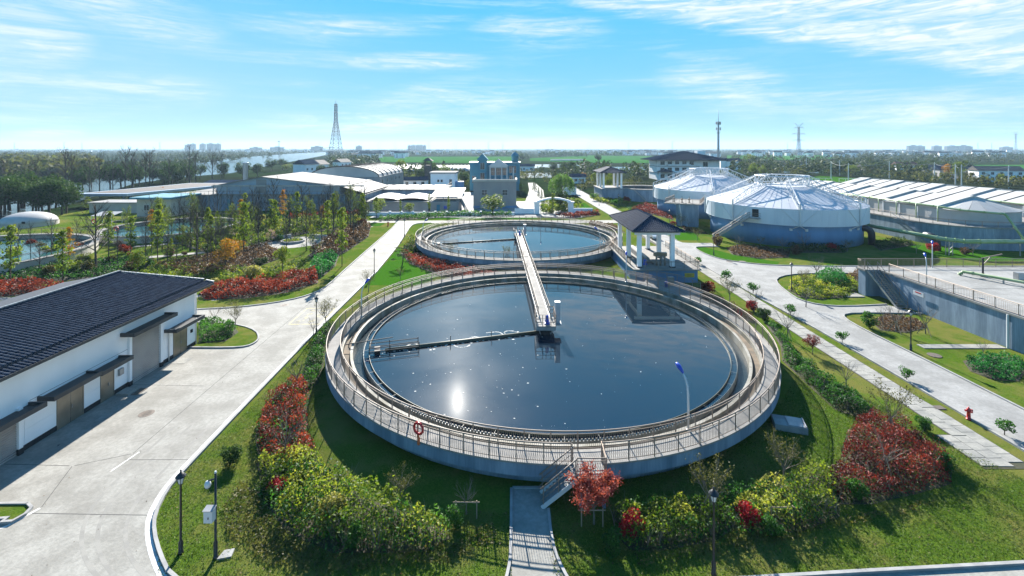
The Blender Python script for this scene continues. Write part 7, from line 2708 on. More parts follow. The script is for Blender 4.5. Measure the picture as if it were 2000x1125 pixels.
hedge('green_hedge', 'hedge along the low white wall behind the far tank', WP([(740, 427), (830, 420), (910, 417), (1000, 419), (1000, 423), (900, 423), (800, 429), (740, 432)]), 1.0, 45, .32, L['green'], 36, tint_bias=.1)
hedge('red_hedge', 'red flowering hedge at the foot of the wide low hall', WP([(560, 424), (640, 418), (720, 416), (722, 420), (640, 424), (565, 429)]), 1.1, 40, .32, L['red'], 37, tint_bias=.2)
t = thing('round_planter', 'round green planter bed in the garden path circle', 'planter', at(572, 473))
c = at(572, 473)
MB().ring(c, 2.0, 2.25, 0, .45, 32).build('planter_rim', M['kerb'], t)
o = link_mesh('planting', quads_mesh('planting', leaf_quads(blob_points(RNG, 500, (0, 0, .4), (2.1, 2.1, .5), 9, .5), .22, RNG), L['lime'], RNG.random(500)), t)
structure(disc(c, 0, 6.0, -.004, 40), 'garden_plaza', M['road'])
for i, (a, b) in enumerate((((526, 470), (568, 463)), ((606, 463), (640, 466)))):
    p, q = at(*a), at(*b)
    t = thing('garden_seat_wall', ('curved low stone seat wall left of the round planter', 'curved low stone seat wall right of the round planter')[i], 'low wall', p)
    MB().bar(p + Vector((0, 0, .3)), q + Vector((0, 0, .3)), .5, .6).build('wall_body', M['steeld'], t)
    MB().bar(p + Vector((0, 0, .64)), q + Vector((0, 0, .64)), .6, .08).build('seat_top', M['kerb'], t)

# ---- single shrubs and small trees near the front tank
for kind, px, py, h, w, lb in (
        ('ball_crimson', 543, 963, 34, 1.15, 'small crimson shrub among yellow green shrubs, left of the near path'),
        ('ball', 690, 1068, 46, 1.0, 'round green bush at the foot of the yellow green shrubs'),
        ('ball', 890, 1030, 42, 1.0, 'round green bush left of the near path below the tank stairs'),
        ('ball_yellow', 645, 1030, 60, 1.15, 'pale yellow shrub in the middle of the yellow green mass'),
        ('ball_crimson', 1236, 1050, 50, 1.0, 'deep red round shrub in front of the bright green hedge'),
        ('ball_crimson', 1464, 1028, 48, 1.0, 'bright crimson ball shrub beside the right hand lamp post'),
        ('ball', 1506, 1045, 38, 1.15, 'round green bush below the crimson ball shrub'),
        ('ball', 1194, 1082, 46, 1.1, 'green bush in front of the red maple'),
        ('ball_deep', 450, 908, 40, 1.05, 'dark green bush at the road side of the red bed'),
        ('ball', 1670, 975, 42, 1.1, 'clipped green ball at the front of the dark red bed'),
        ('ball', 1806, 842, 26, 1.3, 'small green bush behind the dark red bed'),
        ('ball', 1846, 918, 32, 1.2, 'green bush at the right end of the dark red bed'),
        ('ball_red', 1383, 572, 26, 1.2, 'red ball shrub beside the pump platform wall'),
        ('ball_deep', 1492, 625, 24, 1.3, 'dark green bush at the railing with the lifebuoy'),
        ('ball_crimson', 1471, 608, 22, 1.2, 'crimson shrub beside the lifebuoy railing'),
        ('ball', 1698, 640, 30, 1.0, 'green bush on the east lawn near the path corner'),
        ('ball_brown', 1554, 497, 18, 1.3, 'orange brown ball shrub before the blue covered tank'),
        ('ball_crimson', 1625, 490, 16, 1.4, 'dark crimson shrub in the shade of the blue covered tank'),
        ('ball_brown', 1401, 480, 22, 1.0, 'orange brown shrub at the lawn corner by the covered tank'),
        ('ball_brown', 1884, 497, 14, 1.5, 'orange shrub before the long grey basin wall'),
        ('ball_crimson', 1822, 492, 20, 1.2, 'dark red shrub at the elbow pipe of the long grey wall'),
        ('ball_red', 1224, 398, 15, 1.1, 'red ball shrub by the road under the far pavilion'),
        ('ball_red', 1242, 419, 15, 1.2, 'red ball shrub on the lawn tip at the road bend'),
        ('ball_red', 1315, 441, 10, 1.4, 'small red shrub before the valve house'),
        ('ball_deep', 508, 520, 18, 1.6, 'dark clipped dome bush on the garden lawn'),
        ('ball_yellow', 490, 545, 26, 1.6, 'pale yellow bush on the garden lawn near the branch road'),
        ('ball_crimson', 102, 535, 16, 1.3, 'dark crimson shrub behind the tiled roof'),
        ('ball_yellow', 415, 565, 22, 1.4, 'pale bush behind the far end of the tiled roof'),
        ('ball_lime', 1760, 440, 10, 2.4, 'bright green bush in the far right behind the covered tanks')):
    plant_px(kind, px, py, h, lb, None, w, rv.randint(0, 1))
plant_px('redmaple', 1160, 1024, 104, 'red maple sapling with stake bars beside the tank stairs', None, 1.05)
for kind, px, py, h, lb in (
        ('bareshrub', 911, 1005, 70, 'bare forked sapling tied to a stake bar left of the near path'),
        ('twiggy', 1388, 1010, 118, 'twiggy olive sapling on stakes in the bright green hedge'),
        ('twiggy', 1530, 945, 100, 'twiggy olive sapling behind the yellow green shrubs on the right'),
        ('twiggy', 1740, 850, 108, 'pale twiggy sapling above the back of the dark red bed'),
        ('bareshrub', 1729, 930, 90, 'bare staked sapling in the middle of the dark red bed'),
        ('twiggy', 785, 985, 75, 'twiggy sapling rising from the yellow green shrubs'),
        ('bareshrub', 558, 900, 110, 'bare sapling inside the red bed'),
        ('bareshrub', 580, 760, 72, 'bare branching shrub between road and green hedge strip'),
        ('twiggy', 636, 640, 62, 'leafing shrub between the narrow road and the front tank'),
        ('bareshrub', 612, 655, 40, 'thin bare shrub by the lamp post near the yellow road marking'),
        ('twiggy', 1425, 590, 52, 'bushy green sapling between paving slabs and front tank railing'),
        ('bareshrub', 1473, 610, 52, 'bare sapling above the crimson shrub at the lifebuoy railing'),
        ('bareshrub', 1538, 660, 66, 'bare sapling on tripod stakes beside the long green hedge'),
        ('rosy', 1587, 692, 38, 'small red leaved tree beside the paving slabs'),
        ('bareshrub', 1652, 760, 62, 'bare sapling inside the long green hedge'),
        ('bareshrub', 1574, 600, 50, 'bare sapling on the left of the island shrubs'),
        ('twiggy', 1570, 560, 36, 'dark leafy sapling on the island shrubs beside the lamp post'),
        ('bareshrub', 1595, 545, 52, 'pale bare sapling on the island shrubs in the middle'),
        ('bareshrub', 1642, 540, 30, 'bare staked sapling at the back of the island'),
        ('bareshrub', 1724, 632, 38, 'bare staked sapling at the left of the brown patch on the east lawn'),
        ('bareshrub', 1750, 648, 62, 'bare staked sapling in the middle of the brown patch on the east lawn'),
        ('bareshrub', 1808, 652, 62, 'bare staked sapling right of the brown patch, next to the lamp post'),
        ('bareshrub', 1920, 696, 34, 'bare sapling at the green hedge patch below the concrete tank'),
        ('bareshrub', 1440, 490, 36, 'bare sapling before the stairs of the covered tank'),
        ('bareshrub', 1528, 490, 32, 'bare sapling before the blue tank wall'),
        ('bareshrub', 1570, 488, 40, 'taller bare sapling before the blue tank wall'),
        ('twiggy', 1655, 492, 26, 'leafy sapling at the right of the blue tank wall'),
        ('twiggy', 1485, 482, 22, 'low leafy shrub before the blue tank wall'),
        ('bareshrub', 1790, 495, 30, 'bare sapling by the path below the long grey wall'),
        ('bareshrub', 1900, 498, 32, 'bare sapling before the long grey wall'),
        ('twiggy', 1362, 470, 26, 'leafy sapling on the lawn before the covered tank'),
        ('twiggy', 1330, 446, 30, 'olive sapling on a bare stem by the valve house'),
        ('bareshrub', 1345, 446, 24, 'bare reddish shrub by the valve house'),
        ('twiggy', 460, 640, 52, 'dry brown shrub sticking out of the island planting'),
        ('bareshrub', 418, 632, 40, 'dry bare shrub on the island beside the white wall'),
        ('twiggy', 990, 508, 30, 'pale leafing shrub against the wall of the far tank'),
        ('twiggy', 880, 500, 26, 'pale shrub at the wall of the far tank above the red hedge'),
        ('bareshrub', 1100, 506, 18, 'small bare shrub at the wall of the far tank right of the bridge'),
        ('twiggy', 720, 570, 44, 'tall grassy shrub by the blue headed lamp left of the front tank'),
        ('twiggy', 782, 545, 24, 'small dark shrub on the bright lawn left of the far tank')):
    plant_px(kind, px, py, h, lb, None, 1.0, rv.randint(0, 2))
plant_px('pine', 785, 520, 40, 'small dark cloud pine on the bright lawn left of the far tank', None, 1.2)
plant_px('pine', 833, 538, 26, 'second dark cloud pine beside the red hedge of the far tank', None, 1.0, 1)
sb = [(1419, 549, 'farthest'), (1471, 574, 'second farthest'), (1544, 616, 'third farthest'), (1645, 669, 'third nearest'), (1771, 742, 'second nearest'), (1962, 850, 'nearest')]
for px, py, nm in sb:
    plant_px('smallbush', px, py, 23 if py < 700 else 23 + (py - 700) * .06, nm + ' small round bush on the grass strip between slabs and east road', 'bushes along the east road', 1.0)
for px, py in ((1364, 517), (1236, 418), (1200, 404), (1160, 392)):
    plant_px('smallbush', px, py, 16, 'small round bush on the grass strip of the east road near the pavilions', 'far bushes along the east road', 1.0)

# stakes at the saplings
def stakes(px, py, bar, label):
    p = at(px, py)
    t = thing('tree_stake', label, 'tree stake', p, 'tree stakes')
    if bar:
        for dx in (-.55, .55):
            MB().tube([p + Vector((dx, -.1, 0)), p + Vector((dx, -.1, .95))], .035, 5).build('post', M['stake'], t)
        MB().tube([p + Vector((-.7, -.1, .86)), p + Vector((.7, -.1, .86))], .03, 5).build('cross_bar', M['stake'], t)
    else:
        for k in range(3):
            a = k * 2.09 + .5
            MB().tube([p + Vector((math.cos(a) * .7, math.sin(a) * .7, 0)), p + Vector((math.cos(a) * .04, math.sin(a) * .04, 1.25))], .03, 5).build('prop', M['stake'], t)


for px, py, b, lb in ((911, 1010, 1, 'wooden stake frame with cross bar at the bare forked sapling'), (1156, 1026, 1, 'wooden stake frame with cross bar at the red maple'),
                      (1525, 1020, 1, 'wooden stake frame behind the green bush near the crimson ball'), (1388, 1012, 0, 'tripod stakes at the sapling in the bright green hedge'),
                      (1729, 932, 0, 'tripod stakes in the dark red bed'), (1538, 662, 0, 'tripod stakes beside the long green hedge'), (1750, 650, 0, 'tripod stakes in the brown patch'),
                      (1808, 654, 0, 'tripod stakes right of the brown patch'), (1595, 547, 0, 'tripod stakes at the pale sapling on the island'), (1642, 542, 0, 'tripod stakes at the back of the island'),
                      (530, 535, 0, 'dark tripod stakes on the garden lawn by the path'), (1740, 852, 0, 'tripod stakes at the back of the dark red bed')):
    stakes(px, py, b, lb)

# ---- garden trees in the west
for kind, px, py, h, w, lb in (
        ('layered', 20, 562, 120, .8, 'layered yellow green tree at the left edge behind the tiled roof'),
        ('layered', 122, 562, 110, .8, 'layered yellow green tree above the left red hedge'),
        ('layered_amber', 135, 520, 75, .7, 'slim tree with amber patches before the teal basin'),
        ('round', 268, 535, 48, .9, 'bushy olive green tree touching the tiled roof ridge'),
        ('layered', 212, 502, 85, .75, 'layered green tree at the end of the teal basin'),
        ('layered', 255, 498, 72, .8, 'round topped green tree right of the teal basin'),
        ('layered', 308, 512, 100, .7, 'tall layered green tree at the garden path'),
        ('layered_amber', 296, 470, 60, .6, 'tree with orange top behind the tall layered tree'),
        ('layered', 412, 490, 68, .8, 'layered light green tree on a bare trunk above the garden path'),
        ('round_amber', 440, 528, 62, 1.05, 'wide amber and yellow tree behind the tiled roof'),
        ('round_amber', 462, 500, 34, 1.2, 'low orange red shrub tree behind the amber tree'),
        ('layered', 476, 500, 100, .7, 'slim dark layered tree right of the amber tree'),
        ('layered_amber', 470, 450, 60, .6, 'brownish slim tree before the wide low hall'),
        ('lollipop', 552, 538, 58, .75, 'ball headed green and orange tree on a bare trunk above the red hedge'),
        ('layered_amber', 553, 440, 68, .6, 'slim brown leaved tree before the blue door of the hall'),
        ('layered', 580, 450, 74, .6, 'slim tree with light top before the wide low hall'),
        ('layered', 530, 450, 58, .8, 'green tree with hanging foliage before the wide low hall'),
        ('round_amber', 632, 440, 44, .7, 'yellow tree before the second blue door of the hall'),
        ('layered', 668, 520, 110, .55, 'slender dark green tree on the slope beside the narrow road'),
        ('layered', 640, 480, 85, .6, 'slender tree beside the seat wall of the garden'),
        ('layered', 708, 440, 62, .7, 'layered tree at the right end of the wide low hall'),
        ('layered', 735, 430, 44, .9, 'bushy green tree by the low basin with canvas roof'),
        ('round', 742, 420, 34, 1.2, 'dense olive tree in front of the canvas roofed basin'),
        ('round', 800, 419, 24, 1.2, 'round clipped tree before the canvas roofed basin'),
        ('layered', 782, 424, 36, .45, 'thin dark tree on a bare stem before the canvas roofed basin'),
        ('layered', 838, 420, 40, .45, 'thin dark tree before the flat canvas roof'),
        ('layered', 876, 421, 38, .5, 'round headed thin tree before the outside stair'),
        ('round', 962, 421, 42, 1.7, 'wide dense green tree before the plain grey block'),
        ('layered', 1080, 418, 40, .8, 'light green tree inside the white gateway'),
        ('bare', 187, 528, 142, .9, 'tall bare tree in front of the teal basin'),
        ('bare', 372, 490, 105, .9, 'bare tree before the hall, left of the light green layered tree'),
        ('bare', 384, 505, 110, .9, 'leaning bare tree beside the garden path bend'),
        ('bare', 478, 480, 110, .9, 'tall bare tree behind the amber tree'),
        ('bare', 78, 530, 70, .8, 'low bare tree behind the left end of the tiled roof'),
        ('bare', 327, 510, 60, .8, 'bare tree right of the tall layered green tree'),
        ('bare', 535, 440, 100, .7, 'bare tree before the sheet roof of the wide low hall'),
        ('bare', 590, 445, 95, .7, 'bare tree before the right part of the sheet roof'),
        ('bare', 685, 452, 105, .7, 'bare tree at the right end of the sheet roof'),
        ('bare_leafing', 612, 510, 70, .7, 'leafing tree above the emerald shrubs'),
        ('bare', 494, 535, 55, .9, 'bare dark tree on the lawn before the dome bush'),
        ('bare_pink', 530, 480, 34, 1.0, 'pale pink blossoming tree left of the round planter'),
        ('bare_pink', 455, 470, 26, 1.0, 'pale blossoming tree by the garden path'),
        ('bare_pink', 665, 470, 30, 1.0, 'pale pink blossoming tree by the garden path at the slope'),
        ('layered', 170, 415, 30, 1.3, 'bright green tree below the open canopy roof')):
    plant_px(kind, px, py, h, lb, None, w, rv.randint(0, 2))
rt = random.Random(5)
gpoly = [(300, 520), (420, 500), (560, 470), (690, 455), (735, 428), (640, 425), (480, 432), (330, 450), (240, 470)]
gx, gy = np.array([p[0] for p in gpoly]), np.array([p[1] for p in gpoly])
cnt = 0
while cnt < 95:
    px, py = rt.uniform(230, 735), rt.uniform(424, 520)
    if not inside(gpoly, np.array([px]), np.array([py]))[0]:
        continue
    cnt += 1
    k = rt.choice(('bare', 'bare', 'bare', 'bare_leafing', 'bare_leafing', 'layered'))
    plant_px(k, px, py, rt.uniform(40, 82), 'slender leafless young tree in the dense garden planting' if k == 'bare' else ('young tree with sparse new leaves in the dense garden planting' if k == 'bare_leafing' else 'slim leafy young tree in the dense garden planting'),
             'young trees of the garden planting', .6, rt.randint(0, 2))
for px, py, h in ((35, 520, 90), (60, 500, 70), (100, 512, 95), (150, 498, 80), (230, 520, 85), (160, 540, 60), (285, 528, 78), (345, 525, 60), (405, 515, 75), (432, 505, 95), (505, 500, 70), (560, 500, 85), (598, 490, 90), (628, 470, 100), (650, 500, 80), (690, 470, 85), (715, 455, 70), (350, 470, 95), (395, 462, 88), (425, 455, 100), (450, 448, 82), (505, 458, 96), (520, 450, 84), (565, 455, 92), (604, 450, 84), (640, 450, 96), (660, 448, 84), (675, 440, 76)):
    plant_px('bare', px, py, h, 'slender leafless young tree in the dense garden planting', 'young trees of the garden planting', .55, rt.randint(0, 2))
for k in range(26):
    px = rt.uniform(0, 320)
    py = rt.uniform(480, 545)
    plant_px(rt.choice(('ball_red', 'ball', 'ball_olive', 'ball_brown', 'ball_lime', 'ball')), px, py, rt.uniform(12, 24), 'low round shrub of the undergrowth behind the tiled roof', 'low garden shrubs', 1.2, rt.randint(0, 1))
for k in range(30):
    px, py = rt.uniform(330, 720), rt.uniform(435, 520)
    if inside(gpoly, np.array([px]), np.array([py]))[0]:
        plant_px(rt.choice(('ball_red', 'ball', 'ball_brown', 'ball_lime', 'ball_yellow')), px, py, rt.uniform(9, 18), 'low round shrub between the young garden trees', 'low garden shrubs', 1.3, rt.randint(0, 1))
# ---- trees round the centre
for kind, px, py, h, w, lb in (
        ('willow', 1097, 388, 52, 1.05, 'bright green weeping willow beside the entrance drive'),
        ('dense', 1096, 410, 40, 1.1, 'dark green tree in front of the weeping willow'),
        ('conifer', 1044, 372, 32, .8, 'dark conifer at the left of the entrance drive'),
        ('conifer', 1058, 396, 28, .7, 'second dark conifer by the white hut'),
        ('conifer', 1052, 384, 20, .8, 'low conifer between the two taller conifers'),
        ('round', 782, 352, 40, .95, 'single bright green tree on the white field'),
        ('dense', 822, 356, 30, .8, 'dark tree left of the look out tower'),
        ('dense', 836, 350, 40, .7, 'tall dark tree beside the look out tower'),
        ('dense', 850, 352, 32, .7, 'dark tree right of the look out tower'),
        ('round', 868, 348, 26, 1.4, 'olive tree behind the white block'),
        ('dense', 905, 362, 28, .9, 'dark tree between white block and teal office'),
        ('round', 806, 354, 14, 1.2, 'small olive tree before the dark trees'),
        ('dense', 832, 356, 16, 1.2, 'dark round tree behind the square basin'),
        ('dense', 1082, 338, 22, 1.0, 'dark tree right of the teal office, left of a group'),
        ('dense', 1098, 338, 24, .9, 'dark tree in the middle of the group right of the teal office'),
        ('dense', 1116, 338, 25, 1.1, 'dark tree at the right of the group right of the teal office'),
        ('dense', 1021, 315, 15, 1.0, 'dark tree at the pond edge right of the cupola'),
        ('dense', 1169, 318, 18, 1.1, 'lone dark tree on the green field'),
        ('round', 1017, 378, 20, .8, 'green tree at the right wall of the grey block'),
        ('round', 1190, 375, 36, .8, 'leafy tree behind the far pavilion'),
        ('round_amber', 1140, 352, 18, 1.0, 'amber tree right of the weeping willow'),
        ('round', 1160, 360, 22, 1.0, 'green garden tree before the far pavilion'),
        ('round', 1178, 368, 22, .9, 'bright green tree at the corner of the far pavilion'),
        ('conifer', 1555, 331, 16, .9, 'narrow dark conifer at the foot of the lattice pylon'),
        ('round', 1465, 322, 22, 1.6, 'broad green tree in the dark field right of the mast'),
        ('round', 1440, 330, 14, 1.5, 'low green tree in the dark field right of the mast'),
        ('round', 1470, 345, 26, 1.0, 'green tree behind the nearer covered tank'),
        ('round', 1490, 345, 22, 1.0, 'olive tree behind the nearer covered tank roof'),
        ('round', 1872, 352, 36, 1.0, 'broad green tree before the grey roofed farmhouse'),
        ('round_amber', 1852, 350, 30, .9, 'olive tree left of the broad tree before the farmhouse'),
        ('dense', 1798, 342, 26, 1.0, 'dark tree before the long low farmhouse'),
        ('round', 1955, 360, 20, 1.2, 'green bushes below the two storey farmhouse'),
        ('round', 1665, 345, 24, 1.2, 'light green tree by the lane before the low shed'),
        ('round', 560, 332, 12, 2.6, 'bright green bushes on the river bank left of the white houses'),
        ('dense', 475, 350, 36, 1.0, 'dark evergreen tree beside the white stack'),
        ('dense', 503, 345, 26, 1.2, 'broad evergreen tree right of the white stack'),
        ('dense', 530, 335, 26, 1.1, 'evergreen tree on the river bank'),
        ('dense', 552, 331, 22, 1.2, 'evergreen tree nearer to the white gabled houses'),
        ('dense', 628, 352, 30, 1.1, 'blue green tree before the second white gabled house'),
        ('dense', 650, 350, 30, 1.1, 'blue green tree right of the white gabled houses'),
        ('round_amber', 322, 388, 26, 1.0, 'olive brown tree on the roof corner of the cream pump house')):
    plant_px(kind, px, py, h, lb, None, w, rv.randint(0, 2))
for k in range(44):
    px = rt.uniform(-20, 130) if k < 20 else rt.uniform(140, 460)
    p = at(px, 420 - (px > 130) * 38 - rt.uniform(0, 14) - max(0, px - 130) * .09)
    plant('dense', p, rt.uniform(8, 12.5), 'dark evergreen tree in the row along the near river bank', 'evergreens along the near river bank', 1.0, rt.randint(0, 2))
for k, (px, top) in enumerate(((8, 300), (40, 315), (70, 300), (128, 280), (140, 290), (175, 300), (195, 290), (245, 280), (258, 283), (285, 290), (292, 284), (370, 280), (382, 288), (415, 285), (432, 290), (100, 320), (220, 300), (330, 300))):
    p = at(px, 395 - max(0, px - 130) * .13)
    plant('bare', p, max(10, (CZ - (top - HY) / FPX * p.y)), 'tall bare tree standing among the evergreens on the near river bank', 'tall bare trees on the river bank', .7, k % 3)

# ---- far woods: many crowns that read as one mass
def woods(name, label, pts, m, seed, hr=(6, 11), leaves=38, wr=0.62):
    rng = np.random.default_rng(seed)
    allP, allT = [], []
    for (x, y) in pts:
        h = rng.uniform(*hr)
        r = h * wr * rng.uniform(.7, 1.2)
        P = blob_points(rng, leaves, (x, y, h * .55), (r, r, h * .5), 6, .5, .5, False)
        allP.append(leaf_quads(P, h * .24, rng, .3, .7))
        allT.append(np.clip(rng.random(leaves) * .7 + rng.random() * .3, 0, 1))
    o = link_mesh(name, quads_mesh(name, np.concatenate(allP), m, np.concatenate(allT)))
    return tag(o, label, 'woods', None, 'stuff')


rw = np.random.default_rng(77)
holes = [[(738, 305.5), (1010, 305), (1010, 316), (920, 336), (700, 350), (740, 316)], [(1035, 309), (1150, 303), (1290, 304.5), (1290, 331), (1010, 331), (1010, 318)], [(1420, 303), (1600, 302.5), (1640, 308), (1590, 312.5), (1420, 311)],
         river_pts, [(905, 320), (1030, 320), (1030, 420), (905, 420)], [(1270, 300), (1425, 300), (1425, 400), (1270, 400)], [(580, 300), (640, 300), (640, 340), (580, 340)], [(1005, 336), (1085, 336), (1085, 350), (1005, 350)],
         [(1560, 347), (1600, 342), (1750, 351), (1990, 377), (1960, 390), (1720, 364)], [(1895, 320), (2100, 320), (2100, 356), (1895, 358)]]
pts = []
for (x0, x1, y0, y1, n) in ((-250, 2250, 291.2, 295, 2300), (-250, 2250, 295, 302, 2000), (-250, 2250, 302, 313, 1500), (1280, 2200, 312, 345, 520), (-200, 480, 300, 312, 260), (640, 760, 300, 330, 220), (740, 1270, 316, 350, 260)):
    x, y = rw.uniform(x0, x1, n), rw.uniform(y0, y1, n)
    ok = np.ones(n, bool)
    for hpoly in holes:
        ok &= ~inside(hpoly, x, y)
    pts += [tuple(at(a, b).xy) for a, b in zip(x[ok], y[ok])]
woods('far_woods', 'far hazy woods and orchards stretching to the horizon', pts, L['far'], 1, (5, 10.5))
x, y = rw.uniform(-150, 250, 420), rw.uniform(306, 352, 420)
ok = inside([(-150, 310), (0, 306), (150, 305), (190, 320), (185, 345), (100, 352), (0, 354), (-150, 360)], x, y)
woods('river_woods', 'olive coloured wood on the far bank of the river at the left', [tuple(at(a, b).xy) for a, b in zip(x[ok], y[ok])], L['bank'], 2, (8, 13), 90)
x = rw.uniform(190, 640, 150)
y = 346 - (x - 190) * .112 + rw.uniform(-9, 0, 150)
woods('river_woods', 'dark tree belt along the far bank of the river', [tuple(at(a, max(297, b)).xy) for a, b in zip(x, y)], L['far'], 3, (6, 9), 60)
x = np.concatenate([rw.uniform(955, 1020, 40), rw.uniform(1055, 1145, 70), rw.uniform(1165, 1215, 22), rw.uniform(790, 860, 20)])
y = np.concatenate([rw.uniform(303, 306, 40), rw.uniform(303, 306.5, 70), rw.uniform(302, 306, 22), rw.uniform(300, 304, 20)])
woods('field_trees', 'dark tree rows standing on the edge of the green field', [tuple(at(a, b).xy) for a, b in zip(x, y)], L['deep'], 4, (7, 12), 50, .45)
x, y = rw.uniform(1430, 2050, 520), rw.uniform(315, 368, 520)
ok = (y < 345 + (x - 1560) * .06) & ~inside(holes[-1], x, y) & ~inside(holes[-2], x, y)
woods('village_thicket', 'thickets and orchard trees around the farmhouses on the right', [tuple(at(a, b).xy) for a, b in zip(x[ok], y[ok])], L['bank'], 5, (3, 6), 70, .6)
x, y = rw.uniform(1010, 1270, 330), rw.uniform(330, 372, 330)
ok = ~inside([(1010, 352), (1062, 352), (1080, 372), (1010, 372)], x, y) & ~inside(holes[1], x, y) & (x < 1250)
woods('garden_thicket', 'mixed garden shrubs between entrance drive and far pavilion', [tuple(at(a, b).xy) for a, b in zip(x[ok], y[ok])], L['bank'], 6, (1.5, 3.5), 60, .7)
x, y = rw.uniform(690, 920, 160), rw.uniform(343, 362, 160)
woods('garden_thicket', 'low shrubs behind the square basin', [tuple(at(a, b).xy) for a, b in zip(x, y)], L['bank'], 7, (1.5, 3.5), 60, .7)
x, y = rw.uniform(1060, 1135, 60), rw.uniform(398, 418, 60)
woods('garden_thicket', 'green garden shrubs behind the gateway', [tuple(at(a, b).xy) for a, b in zip(x, y)], L['tree'], 8, (1.2, 2.6), 90, .7)
# ---- fallen leaves and bare patches near the beds
scatter('fallen_leaves', 'dry fallen leaves scattered on the lawns and kerbs', WP([(330, 1125), (330, 960), (470, 830), (640, 770), (700, 980), (1000, 1000), (1000, 1200), (330, 1200)]), 900, .10, L['brown'], 51, (.01, .05), 1.5, .5)
scatter('fallen_leaves', 'dry fallen leaves scattered on the near right lawn', WP([(1085, 1200), (1070, 1000), (1530, 800), (1600, 740), (1700, 780), (1860, 870), (2060, 1000), (2060, 1090), (1600, 1125)]), 1300, .10, L['brown'], 52, (.01, .05), 1.5, .5)
scatter('fallen_leaves', 'dry leaves blown on the concrete apron', WP([(0, 1125), (0, 960), (260, 740), (420, 660), (560, 610), (590, 640), (380, 880), (290, 1000), (290, 1125)]), 150, .09, L['brown'], 53, (.02, .03), 3.0, .5)
# ---- tufts of grass on the near lawns
scatter('grass', 'short grass tufts on the near lawns', WP([(310, 1125), (300, 1040), (330, 950), (470, 815), (560, 720), (640, 640), (640, 760), (600, 900), (700, 1000), (1000, 1000), (1000, 1200), (310, 1200)]), 130000, .11, L['grass'], 41, (0.0, .07), -.4, .22)
scatter('grass', 'short grass tufts on the near right lawn', WP([(1085, 1200), (1070, 960), (1300, 900), (1530, 780), (1560, 720), (1700, 780), (1860, 870), (1990, 930), (2060, 1000), (2060, 1090), (1600, 1125)]), 150000, .11, L['grass'], 42, (0.0, .07), -.4, .22)


# ------------------------------------------------------------------ street furniture
def garden_lamp():
    t = thing('garden_lamp', 'x', 'street lamp', (0, 0, 0), 'black garden lamp posts')
    MB().lathe((0, 0, 0), [(.13, 0), (.13, .05), (.10, .08), (.10, .55), (.055, .62), (.048, 3.3), (.07, 3.32), (.07, 3.36)], 12).build('pole', M['dark'], t, True)
    mb = MB()
    mb.lathe((0, 0, 0), [(.09, 3.37), (.17, 3.68)], 6)
    g = mb.build('lamp_glass', M['lampwhite'], t)
    mb = MB()
    for k in range(6):
        a = k * PI / 3
        mb.tube([(.095 * math.cos(a), .095 * math.sin(a), 3.36), (.175 * math.cos(a), .175 * math.sin(a), 3.69)], .014, 4)
    mb.build('glass_bar', M['dark'], g)
    MB().lathe((0, 0, 0), [(.22, 3.68), (.23, 3.71), (.13, 3.82), (.05, 3.88), (.03, 3.95), (.045, 3.99), (.01, 4.03)], 12).build('lamp_cap', M['dark'], t)
    return t


gl = garden_lamp()
for i, (px, py, lb) in enumerate(((353, 1080, 'black garden lamp post on the lawn edge at the lower left'), (1394, 1122, 'black garden lamp post in front of the bright green hedge'), (618, 652, 'black garden lamp post by the yellow road marking'),
                                  (731, 535, 'black garden lamp post on the narrow road edge left of the front tank'), (1546, 569, 'black garden lamp post on the tip of the junction island'), (1779, 684, 'black garden lamp post on the east lawn'),
                                  (1394, 498, 'black garden lamp post on the lawn before the blue covered tank'), (790, 462, 'black garden lamp post at the left end of the far tank'), (1170, 402, 'black garden lamp post on the east road near the far pavilion'),
                                  (1308, 440, 'black garden lamp post on the lawn below the valve house'), (1208, 402, 'black garden lamp post at the road bend by the far pavilion'))):
    p = at(px, py)
    if i == 0:
        gl.location = p
        gl['label'] = lb
    else:
        copy_thing(gl, p, 0, 1, lb)
p = at(421, 1089)
cp = thing('camera_pole', 'black pole with dome camera and grey box on the lower left lawn', 'camera pole', p)
MB().lathe(p, [(.12, 0), (.12, .04), (.09, .06), (.09, .75), (.055, .8), (.05, 4.05)], 12).build('pole', M['dark'], cp, True)
MB().lathe((p.x, p.y, 4.05), [(.06, 0), (.04, .08)], 8).build('pole_tip', M['lampwhite'], cp)
MB().tube([(p.x, p.y, 3.78), (p.x - .32, p.y - .05, 3.70)], .035, 6).build('camera_arm', M['dark'], cp)
dm_ = MB().lathe((p.x - .34, p.y - .05, 3.34), [(.02, 0), (.09, .03), (.135, .12), (.14, .2), (.10, .33), (.03, .36)], 14).build('dome_camera', M['lampwhite'], cp, True)
MB().lathe((p.x - .34, p.y - .05, 3.31), [(.02, 0), (.08, .025), (.115, .085)], 14).build('camera_lens', M['glass'], dm_, True)
bx_ = MB().box(p.x - .34, p.x + .06, p.y - .36, p.y - .08, 1.92, 2.50).build('equipment_box', M['lampwhite'], cp)
MB().slab([(p.x - .38, p.y - .40, 2.505), (p.x + .10, p.y - .40, 2.505), (p.x + .10, p.y - .05, 2.56), (p.x - .38, p.y - .05, 2.56)], .03).build('box_roof', M['steeld'], bx_)
MB().box(p.x - .14, p.x - .10, p.y - .375, p.y - .362, 2.1, 2.2).build('box_lock', M['dark'], bx_)
tag(MB().prism([(p.x + .15, p.y - .15), (p.x + .75, p.y + .0), (p.x + .65, p.y + .45), (p.x + .2, p.y + .35)], -.02, .06).build('foot_plate', M['kerb']), 'broken pale concrete plate at the foot of the camera pole', 'plate')
